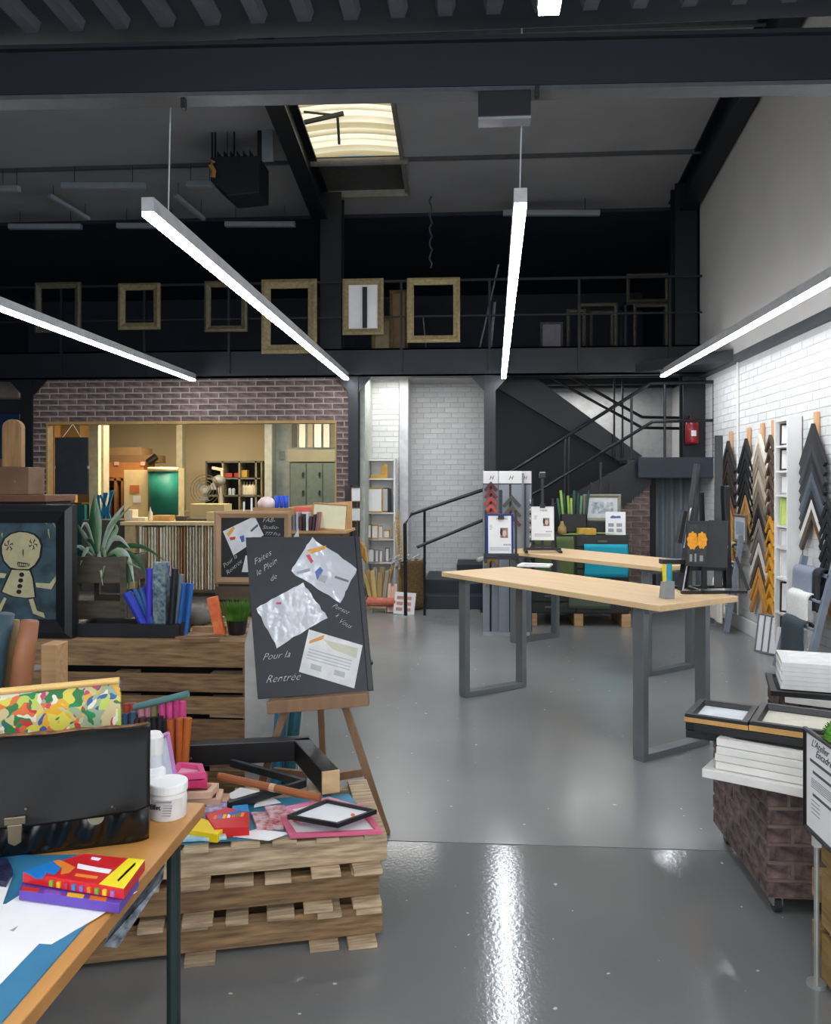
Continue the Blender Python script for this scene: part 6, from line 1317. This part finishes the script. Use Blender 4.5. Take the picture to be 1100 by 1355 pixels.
BRL = [(168, 784, 197, 830, .024, '#2c3fb8', 'thick royal blue'), (178, 780, 203, 830, .011, '#2f74b8', 'slim mid blue'), (186, 778, 206, 830, .012, '#2a5a9a', 'slim steel blue'), (190, 775, 210, 830, .014, '#3b2fa8', 'violet-blue'), (198, 752, 197, 830, .016, '#4038c0', 'tall violet'),
       (222, 748, 216, 830, .012, '#4a3cc0', 'tall purple'), (232, 752, 226, 830, .018, '#15171c', 'tall black'), (228, 762, 224, 830, .014, '#56606a', 'grey-capped'), (240, 760, 232, 830, .016, '#6a747e', 'pale grey'), (238, 776, 228, 830, .014, '#173a5a', 'navy'),
       (244, 772, 236, 832, .013, '#1f5fa8', 'bright blue'), (249, 771, 241, 834, .012, '#1d56a0', 'blue'), (254, 772, 246, 836, .011, '#2468b8', 'sky edged blue'), (232, 782, 224, 832, .016, '#14242e', 'dark teal')]
for k, (u0, v0, u1, v1, r, hx, nm) in enumerate(BRL):
    y = ty + .06 + .05 * (k % 2) + (.03 if k in (7, 8) else 0); q = PY(u1, v1, y); q.z = CZ + .012
    roll('%s roll standing in the black tray, number %d from the left' % (nm, k + 1) if 0 else nm + ' paper roll standing in the black tray', q, PY(u0, v0, y), r, hx, 'blue rolls in the black tray')
a_, b_ = PY(204, 744, ty + .08), PY(221, 830, ty + .08)
solo('floral_box', B().b2((a_.x, ty + .06, CZ + .012), (b_.x, ty + .12, a_.z)), mat('#2c4a5c', .5, sc=45, c2='#8fa0a0', bump=0), 'tall dark box with a speckled floral pattern among the blue rolls', 'box', bev=.003)
# grass pot, orange box
g = PY(311, 850, 4.3); 
t = thing('grass_pot', 'black pot of bright green grass on the counter end', 'plant', (g.x, 4.34, CZ))
ph = PY(311, 822, 4.3).z - CZ
part('pot', B().lathe([(.04, 0), (.045, .004), (.058, ph), (.054, ph), (.05, ph - .01), (.01, ph - .01)], n=20), M_bfr, t, smooth=False)
b = B()
for k in range(420):
    a = random.random() * 2 * PI; r = .048 * math.sqrt(random.random()); h = random.uniform(.07, .125); l_ = r * 1.0 + random.uniform(0, .03); x, y = r * math.cos(a), r * math.sin(a); ca, sa = math.cos(a) * l_, math.sin(a) * l_
    b.add([(x - .0015, y, ph - .01), (x + .0015, y, ph - .01), (x + ca * .5 + .001, y + sa * .5, ph + h * .6), (x + ca * .5 - .001, y + sa * .5, ph + h * .6), (x + ca, y + sa, ph + h)], [(0, 1, 2, 3), (3, 2, 4)])
part('grass', b, mat('#5f8f2c', .6, sc=20, c2='#2f5a1c', bump=0), t, kind='stuff')
a_, q = PY(281, 790, 4.28), PY(292, 843, 4.28); q.z = CZ + .002
solo('orange_box', B().bar(q, a_, .055, .03, up=(0, 1, 0)), mat('#e0562a', .4, sc=20, c2='#f08a4a', bump=0), 'slanting orange carton leaning beside the pot of grass', 'box', bev=.002)
CL = [((232, 846), (296, 842), .03, .012, '#8a6a4a', 'flat brown offcut in front of the grass pot'), ((255, 836), (300, 836), .02, .03, '#a08060', 'pale wood strip behind the orange carton'), ((240, 850), (290, 849), .025, .02, '#7a5f44', 'short brown plank at the counter edge')]
for k, ((u0, v0), (u1, v1), w_, h_, hx, lb) in enumerate(CL):
    p, q = PZ(u0, v0, CZ), PZ(u1, v1, CZ); p.z = q.z = CZ + h_ / 2 + .001; solo('wood_offcut', B().bar(p, q, w_, h_), mat(hx, .7, bump=0), lb, 'wood')
for k in range(4):
    p = PZ(256 + 9 * k, 826 - 2 * k, CZ); p.z = CZ + .012 + .002 * k; solo('metal_tube', B().cyl(p, p + V((.09, .05 - .03 * k, .0)), .009, n=8), mat(('#a9aeb4', '#c23a30', '#3f58a8', '#8f8a80')[k], .35, bump=0), ('silver', 'red', 'blue', 'grey')[k] + ' paint tube lying behind the orange carton', 'tube')
solo('dark_lump', B().lathe([(.03, 0), (.07, .02), (.08, .06), (.04, .1), (.01, .11)], (PY(263, 820, 4.6).x, 4.6, CZ), 12), mat('#6d6a62', .7, bump=.2), 'grey rounded lump behind the paint tubes', 'stone', smooth=True)
# second chalkboard with timber frame
y2 = 4.98; a_, b_ = PY(285, 676, y2), PY(386, 773, y2)
crz = b_.z
t = thing('low_crate', 'wooden crate under the timber framed chalkboard', 'crate', ((a_.x + b_.x) / 2, y2 + .04, CZ))
for k in range(2): part('slat', B().b2((a_.x + .02, y2 - .06, CZ + .002 + k * (crz - CZ) * .52), (b_.x, y2 - .045, CZ + (k + .88) * (crz - CZ) * .5)), mat('#5a4a3c', .8, bump=0), t, world=True)
part('body', B().b2((a_.x + .03, y2 - .04, CZ + .001), (b_.x - .01, y2 + .09, crz - .001)), mat('#2f2a26', .9, bump=0), t, world=True)
t = thing('framed_chalkboard', 'timber framed chalkboard with a pinned flyer behind the easel board', 'board', ((a_.x + b_.x) / 2, y2, crz))
W3, H3 = b_.x - a_.x, a_.z - crz
part('moulding', mould(W3, H3, .042, .03), mat('#a58463', .6, sc=4, amt=.15, bump=.02), t); part('slate', B().b2((-W3 / 2 + .03, -.012, .03), (W3 / 2 - .03, -.006, H3 - .03)), mat('#17181a', .6, bump=0), t)
I3 = PM[t].inverted()
def on2(u, v, off=0): p = I3 @ PY(u, v, y2 - .013); return V((p.x, -.013 + off, p.z))
part('flyer', B().prism([on2(*p) for p in ((309, 735), (349, 708), (337, 683), (295, 703))][::-1], (0, .001, 0)), mat('#d4d6d8', .4, bump=0), t)
part('flyer', B().prism([on2(*p) for p in ((320, 757), (330, 757), (330, 735), (325, 735))][::-1], (0, .001, 0)), mat('#d4d6d8', .4, bump=0), t)
for px, hx in (([(300, 706), (309, 696), (311, 699), (303, 711)], '#e0a030'), ([(304, 711), (312, 710), (311, 714), (305, 715)], '#c8323c'), ([(317, 710), (323, 708), (324, 716), (320, 718)], '#4a5fa8'), ([(331, 702), (341, 693), (342, 696), (333, 704)], '#55585c')):
    part('print_patch', B().prism([on2(*p, -.001) for p in px], (0, .0005, 0)), mat(hx, .5, bump=0), t)
for s_, u, v, sz, ro in (('FAB-', 347, 691, .04, 0), ('Studio-', 347, 700, .036, 0), ('777 Pro', 350, 708, .03, .05), ('Pour la', 297, 752, .038, -.7), ('Rentrée', 301, 761, .038, -.7)):
    p = on2(u, v, -.001); text(s_, sz, M_chalk, t, onface(p.x, p.y, p.z, ro), name='chalk_writing', shear=.4, ext=.0004, thin=.02)
# display unit further back with packs
y3 = 6.2; a_, b_ = PY(330, 668, y3), PY(458, 706, y3)
t = thing('tall_display_unit', 'tall plain wooden display unit behind the two chalkboards', 'cabinet', ((a_.x + b_.x) / 2, y3 + .3, 0))
zt6 = PY(400, 706, y3).z
part('body', B().b2((a_.x, y3 + .02, 0), (b_.x - .05, y3 + .5, zt6)), mat('#6f5b44', .7, bump=0), t, world=True); part('top', B().b2((a_.x, y3, zt6), (b_.x, y3 + .5, zt6 + .02)), mat('#b58f60', .6, bump=0), t, world=True)
part('back_board', B().prism([(a_.x, y3 + .3, zt6 + .02), (b_.x, y3 + .3, zt6 + .02), (b_.x, y3 + .3, PY(455, 663, y3 + .3).z), (a_.x, y3 + .3, PY(330, 674, y3 + .3).z)], (0, .02, 0)), mat('#c69c68', .6, bump=0), t, world=True)
zu = zt6 + .021
p, q = PY(413, 666, y3 + .16), PY(458, 704, y3 + .1)
pframe('pale drawing in a thin wooden frame leaning on the display unit', TR(((p.x + q.x) / 2, y3 + .12, zu), 0, -.12, .06), q.x - p.x, p.z - zu, .012, .012, mat('#b58a58', .5, bump=0), mat('#e3dcc0', .6, sc=12, c2='#d8d6a8', bump=0))
for k in range(9):
    x = PY(386 + 4.4 * k, 700, y3 + .06).x; hx = ('#8a8f98', '#6f747c', '#a8adb4', '#5a3a3e', '#2a2628', '#d0d2d6', '#4a2c30', '#3a3436', '#8a5a5e')[k]
    solo('media_case', B().box((x, y3 + .08, zu + .055 + .008 * (k % 3)), (.018, .12, .11 + .016 * (k % 3)), Matrix.Rotation(.1 * (k > 5), 3, 'Y')), mat(hx, .4, bump=0), NTH[k] + ' upright case from left in front of the red packs', 'case', 'upright cases on the display unit')
for k, (u, v, hx, lb) in enumerate(((402, 678, '#d8604c', 'salmon pink pack on top of the upright cases'), (396, 689, '#b83a40', 'red pack lying above the cases at left'), (408, 687, '#e8e6e2', 'white pack lying above the cases'), (422, 684, '#c9b8a8', 'beige pack right of the salmon pink one'))):
    p = PY(u, v, y3 + .2); w_ = (.13, .1, .07, .07)[k]; zz = zu + .14 if k else zu + .14
    solo('wrapped_pack', B().b2((p.x - w_ / 2, y3 + (.03, .16, .1, .2)[k] + .1 * (k == 0), zu + .001 if k in (0, 3) else zu + .14), (p.x + w_ / 2, y3 + (.06, .2, .13, .25)[k] + .12 * (k == 0), PY(u, v - 7, y3 + .1).z)), mat(hx, .35, sc=20, amt=.2, bump=.1), lb, 'pack', bev=.003)
p = PY(355, 668, y3 + .2); 
solo('white_bundle', B().lathe([(.03, 0), (.07, .0), (.075, .04), (.05, .07), (.02, .085)], (p.x, y3 + .15, p.z - .02), 14), mat('#e6e2dc', .5, sc=14, c2='#d8a8a0', bump=.1), 'white crumpled bundle with pink print on the display unit', 'bundle', smooth=True)
solo('bundle_stand', B().b2((p.x - .1, y3 + .05, zu), (PY(384, 668, y3 + .1).x + .03, y3 + .28, p.z - .021)), mat('#a98458', .6, bump=0), 'plain wooden box under the white bundle and blue tumblers', 'box')
for k in range(3):
    x = PY(366.5 + 6.2 * k, 668, y3 + .1).x; z_ = p.z - .021; solo('blue_tumbler', B().lathe([(.013, 0), (.016, .002), (.018, PY(370, 656, y3 + .1).z - z_), (.015, PY(370, 656, y3 + .1).z - z_), (.012, .006)], (x, y3 + .1, z_), 12), mat('#1f4fd0', .2, bump=0), ('left', 'middle', 'right')[k] + ' cobalt blue tumbler in the row of three', 'tumbler', smooth=True)
for k, u in enumerate((323, 333)): solo('white_taper', B().cyl((PY(u, 690, y2 + .06).x, y2 + .05, crz + .001), PY(u, (664, 659)[k], y2 + .05), .006, n=8), M_white, ('shorter', 'taller')[k] + ' white taper behind the timber frame', 'candle')
# card stand with small pictures
y4 = 7.2; p = PY(467, 700, y4)
t = thing('card_stand', 'dark rotating stand with small framed cards left of the white bookcase', 'stand', (p.x, y4, 0))
zz = PY(466, 642, y4).z
part('pole', B().cyl((0, 0, 0), (0, 0, zz), .03, n=10), M_bfr, t); part('foot', B().cyl((0, 0, 0), (0, 0, .02), .18, n=20), M_bfr, t)
part('rack', B().b2((-.07, -.02, PY(0, 735, y4).z), (.04, .06, zz)), mat('#4a4038', .7, sc=20, c2='#2a2826', bump=.1), t)
for k, (v0, v1) in enumerate(((645, 664), (672, 690))):
    a2, b2 = PY(464, v0, y4 - .1), PY(474, v1, y4 - .1); pframe(('upper', 'lower')[k] + ' small framed card on the dark rotating stand', TR(((a2.x + b2.x) / 2 + .01, y4 - .06, b2.z)), .09, a2.z - b2.z, .008, .01, mat('#8a7050', .5, bump=0), mat('#d3d6da', .5, bump=0), group='cards on the rotating stand')
for k in range(5):
    a2 = PY(474 + 2 * k, 712 + 3 * k, y4); solo('gold_offcut', B().bar(a2, a2 + V((.02, .02, -.14)), .03, .02), mat('#d0a050', .4, .2, bump=0), NTH[k] + ' gold moulding offcut hanging right of the card stand', 'moulding', 'gold offcuts by the card stand')
# ================================================================ RIGHT FOREGROUND: BRICK BOXES WITH FRAMES
def brick_box(x0, y0, lab, grp='brick covered boxes on casters', w_=.66, d_=.68, z0=.07, z1=.47):
    t = thing('brick_box', lab, 'box', (x0 + w_ / 2, y0 + d_ / 2, 0), group=grp)
    part('body', B().b2((x0 + .006, y0 + .006, z0), (x0 + w_, y0 + d_, z1)), M_bmort2, t, world=True)
    brickset(t, (x0, y0 + .006, z0), (1, 0, 0), (0, 0, 1), (0, -1, 0), w_, z1 - z0, .20, .0665, .014, .004, M_brick2)
    brickset(t, (x0 + .006, y0 + d_, z0), (0, -1, 0), (0, 0, 1), (-1, 0, 0), d_, z1 - z0, .20, .0665, .014, .004, M_brick2)
    for x in (x0 + .05, x0 + w_ - .05):
        for y in (y0 + .05, y0 + d_ - .05):
            c = part('caster', B().cyl((x - .012, y, .03), (x + .012, y, .03), .03, n=16), mat('#2a2a2c', .5, bump=0), t, world=True)
            part('fork', B().b2((x - .018, y - .02, .03), (x - .013, y + .03, .07)).b2((x + .013, y - .02, .03), (x + .018, y + .03, .07)).b2((x - .02, y - .02, .06), (x + .02, y + .03, .07)), mat('#9a9c9e', .4, .5, bump=0), c, world=True)
    return t
M_brick2 = mat('#7d6560', .8, sc=24, bump=.3, rnd=.22, c2='#30252a', det=5)
brick_box(1.085, 3.09, 'near brick-patterned box on casters under the white and gold-edged frames')
brick_box(1.74, 4.27, 'far brick-patterned box on casters under the second white frame stack')
def boxy(w_, h_, bd, dp):
    xs = w_ / 2; o = [(-xs, 0), (xs, 0), (xs, h_), (-xs, h_)]; i_ = [(-xs + bd, bd), (xs - bd, bd), (xs - bd, h_ - bd), (-xs + bd, h_ - bd)]
    q = [(-xs + bd * .8, bd * .8), (xs - bd * .8, bd * .8), (xs - bd * .8, h_ - bd * .8), (-xs + bd * .8, h_ - bd * .8)]
    rings = [[(x, 0, z) for x, z in o], [(x, -dp, z) for x, z in o], [(x, -dp, z) for x, z in q], [(x, -dp * .5, z) for x, z in i_], [(x, 0, z) for x, z in i_]]
    return B().add([p for r in rings for p in r], [(j * 4 + k, j * 4 + (k + 1) % 4, ((j + 1) % 5) * 4 + (k + 1) % 4, ((j + 1) % 5) * 4 + k) for j in range(5) for k in range(4)])
def fstack(cx, cy, rz, w_, d_, z, th, bd, hx, lab, group, inner='#dedbd2', side=None, nm='flat_frame', open_=False):
    M = TR((cx, cy, z), rz) @ Matrix.Translation(V((0, -d_ / 2, 0))) 
    M = TR((cx, cy, z), rz) @ Matrix.Rotation(-PI / 2, 4, 'X') @ Matrix.Translation(V((0, 0, -d_ / 2)))
    t = thing(nm, lab, 'frame', M=M, group=group)
    m = mat(hx, .4, amt=.05, bump=0) if isinstance(hx, str) else hx
    part('moulding', boxy(w_, d_, bd, th), m, t, bev=.002)
    if side: part('gold_side', B().b2((-w_ / 2 - .001, -th * .62, -.0015), (w_ / 2 + .001, -th * .1, .001)).b2((-w_ / 2 - .0015, -th * .62, 0), (-w_ / 2 + .001, -th * .1, d_)), mat(side, .4, .2, bump=0), t)
    if inner: part('sheet', B().b2((-w_ / 2 + bd * .9, -th * .4, bd * .9), (w_ / 2 - bd * .9, -th * .2, d_ - bd * .9)), mat(inner, .5, bump=0), t)
    return t
zq = .471; bmM = 1; WL = ['lowest, widest', 'second lowest', 'middle', 'second highest', 'topmost']
wc_ = (1.19, 3.26)
for k in range(5):
    fstack(1.155 + .006 * (k % 2), 3.24 + .006 * (k > 0), -.56 + .03 * (k % 2), (.43, .355, .345, .35, .335)[k], (.34, .30, .29, .30, .28)[k], zq + (0 if k == 0 else .035 + .029 * (k - 1)), (.033 if k == 0 else .027), .045, '#e9e6df', WL[k] + ' white frame in the stack on the near brick box', 'white frames on the near brick box')
zk = zq + .153
for k, (dx, dy, rr, w_, d_) in enumerate(((.0, .05, -.40, .62, .36), (.01, .045, -.44, .60, .36))):
    pass
F1, F2 = PZ(908, 966, zk), PZ(1067, 990, zk); ang = math.atan2((F2 - F1).y, (F2 - F1).x); ux = V((math.cos(ang), math.sin(ang), 0)); uy = V((-ux.y, ux.x, 0))
def lay(s, w_, d_, z, th, hx, lab, side=None, inner='#dedbd2', bd=.03, off=0):
    c = F1 + ux * (s + w_ / 2) + uy * (d_ / 2 + off); fstack(c.x, c.y, ang, w_, d_, z, th, bd, hx, lab, 'black and gold frames on the near brick box', inner, side)
lay(.03, .60, .30, zk - .0, .03, '#17181a', 'lower black frame under the gold-edged frames on the near brick box', inner='#2a2a2c')
lay(-.005, .235, .27, zk + .031, .034, '#17181a', 'left gold-edged black frame with white sheet on the near brick box', side='#c99a58', inner='#dfe2e6')
lay(.235, .40, .32, zk + .031, .04, '#17181a', 'right gold-edged black frame with cream sheet on the near brick box', side='#c99a58', inner='#d9d3bf')
# lower black ones hanging left
c = PZ(925, 985, .56); 
for k in range(2): fstack(c.x + .16, c.y + .09, ang + .04 * k, .34, .16, zk - .033 - .031 * k, .03, .03, '#141517', ('upper', 'lower')[k] + ' black frame jutting out left under the gold-edged frames', 'black frames jutting out left', inner='#1b1b1d')
# far stack
bx_, by_ = 1.84, 4.50
for k in range(6): fstack(bx_ - .02 + .005 * (k % 2), by_ - .02, -.28 + .015 * (k % 2), .36, .34, .532 + .0235 * k, .023, .05, '#eeece8', '%s white frame in the left stack on the far brick box' % ['lowest', 'second lowest', 'third lowest', 'fourth lowest', 'fifth lowest', 'topmost'][k], 'left white stack on the far brick box', inner='#f0efec')
for k in range(3): fstack(bx_ + .33, by_ - .16, -.30 - .02 * k, .34, .30, .532 + .031 * k, .030, .05, '#ebe8e2', '%s white frame in the right stack on the far brick box' % ['lowest', 'middle', 'topmost'][k], 'right white stack on the far brick box', inner='#e4e1da')
fstack(bx_ + .1, by_ - .04, -.28, .70, .44, .502, .026, .04, '#17181a', 'wide black frame carrying both white stacks on the far brick box', None, inner='#222224')
fstack(bx_ + .0, by_ - .12, -.5, .36, .3, .471, .030, .05, '#d9d6cf', 'white frame poking out under the wide black one, far box', None)
# sign and pallet crate at right edge
sx = PZ(1071, 1100, 0)
yA, yB = 2.72, 2.44; xS = 1.075
pA = PY(1069, 961, yA); xS = pA.x; zA, zB = pA.z, PY(1069, 1094, yA).z
t = thing('framed_notice', 'black framed white notice on a thin pole at the right edge', 'sign', M=Matrix.Translation(V((xS, (yA + yB) / 2 - .0, zB))) @ Matrix.Rotation(-PI / 2 + .02, 4, 'Z'))
Ws, Hs = yA - yB, zA - zB
part('moulding', mould(Ws, Hs, .014, .014), M_bfr, t, bev=.001); part('sheet', B().b2((-Ws / 2 + .01, -.006, .01), (Ws / 2 - .01, -.003, Hs - .01)), M_paper, t)
text('L\'Atelier', .034, M_ink, t, onface(-Ws / 2 + .05, -.007, Hs * .86, 0), shear=.5, name='title', ext=.0003); text('Encadreur', .034, M_ink, t, onface(-Ws / 2 + .08, -.007, Hs * .78, 0), shear=.5, name='title', ext=.0003)
b = B()
for zz, x0, x1 in ((.70, .04, .24), (.60, .06, .21), (.38, .06, .22)): b.b2((-Ws / 2 + x0, -.0068, Hs * zz), (-Ws / 2 + x1, -.0062, Hs * zz + .009))
part('heading_lines', b, mat('#55565a', .6, bump=0), t); b = B()
for k in range(9):
    zz = (.54, .52, .50, .48, .46, .33, .29, .25, .21)[k]; b.b2((-Ws / 2 + .05, -.0068, Hs * zz), (-Ws / 2 + (.24 if k < 5 else .11), -.0062, Hs * zz + .003))
part('print_lines', b, M_gray, t)
ppp = V((xS + .014, 2.685, 0))
part('pole', B().cyl((ppp.x, 2.685, 0), (ppp.x, 2.685, zB + .1), .008, n=10), mat('#a9aaa6', .35, .5, bump=0), t, world=True, label='thin galvanised pole'); part('pole_clamp', B().box((ppp.x, 2.685, zB - .03), (.022, .022, .035)), mat('#c9c9c6', .4, bump=0), t, world=True)
part('pole_base', B().cyl((ppp.x, 2.685, 0), (ppp.x, 2.685, .012), .03, n=16), mat('#a9aaa6', .35, .5, bump=0), t, world=True)
xk = PY(1087, 1200, 2.70).x; zk2 = .70
t = thing('pallet_crate', 'pale wooden pallet crate at the right image edge beneath the notice', 'crate', (xk + .4, 2.3, 0))
m_p3 = mat('#a98a54', .8, sc=5, st=(8, 1, 8), c2='#7d6236', bump=.08, rnd=.1)
for k, (z0, z1) in enumerate(((.02, .16), (.19, .36), (.39, .55), (.58, .70))):
    part('slat', B().b2((xk, 1.7, z0), (xk + .02, 2.70, z1)), m_p3, t, world=True, bev=.003); part('slat', B().b2((xk + .022, 2.68, z0), (xk + .8, 2.70, z1)), m_p3, t, world=True, bev=.003)
for y in (2.6, 2.2, 1.8): part('post', B().b2((xk - .02 if y == 2.6 else xk + .022, y - .04, 0), (xk - .001 if y == 2.6 else xk + .08, y + .04, .70)) if y != 2.6 else B().b2((xk + .022, y - .04, 0), (xk + .09, y + .04, .70)), m_p3, t, world=True)
for k in range(3): z = (.10, .27, .44)[k]; part('block', B().b2((xk - .002, 2.71, z - .02), (xk + .06, 2.77, z + .07)), m_p3, t, world=True, bev=.004)
part('inner_liner', B().b2((xk + .1, 1.75, .01), (xk + .75, 2.6, .66)), mat('#3a2f20', .9, bump=0), t, world=True)
part('top_board', B().b2((xk, 1.7, .701), (xk + .8, 2.70, .72)), m_p3, t, world=True, bev=.003)
mo = PY(1119, 975, 2.6)
t = thing('moss_ball', 'bright green moss ball plant at the right image edge', 'plant', (mo.x, 2.6, .721))
part('pot', B().lathe([(.04, 0), (.05, .07), (.045, .07), (.02, .06)], n=16), M_bfr, t)
b = B(); rad = .06
for k in range(900):
    v = V((random.gauss(0, 1), random.gauss(0, 1), random.gauss(0, 1))).normalized(); p = v * rad * .8 + V((0, 0, .09)); q = v * rad * random.uniform(1, 1.2) + V((0, 0, .09)); s = v.cross(V((random.random(), random.random(), 1))).normalized() * .004
    if q.z > .03: b.add([p - s, p + s, q + s * .6, q - s * .6], [(0, 1, 2, 3)])
b.lathe([(.01, .02), (.05, .04), (.062, .09), (.045, .135), (.01, .155)], n=14)
part('moss', b, mat('#6fae3a', .7, sc=30, c2='#3a7a20', bump=0), t, kind='stuff')
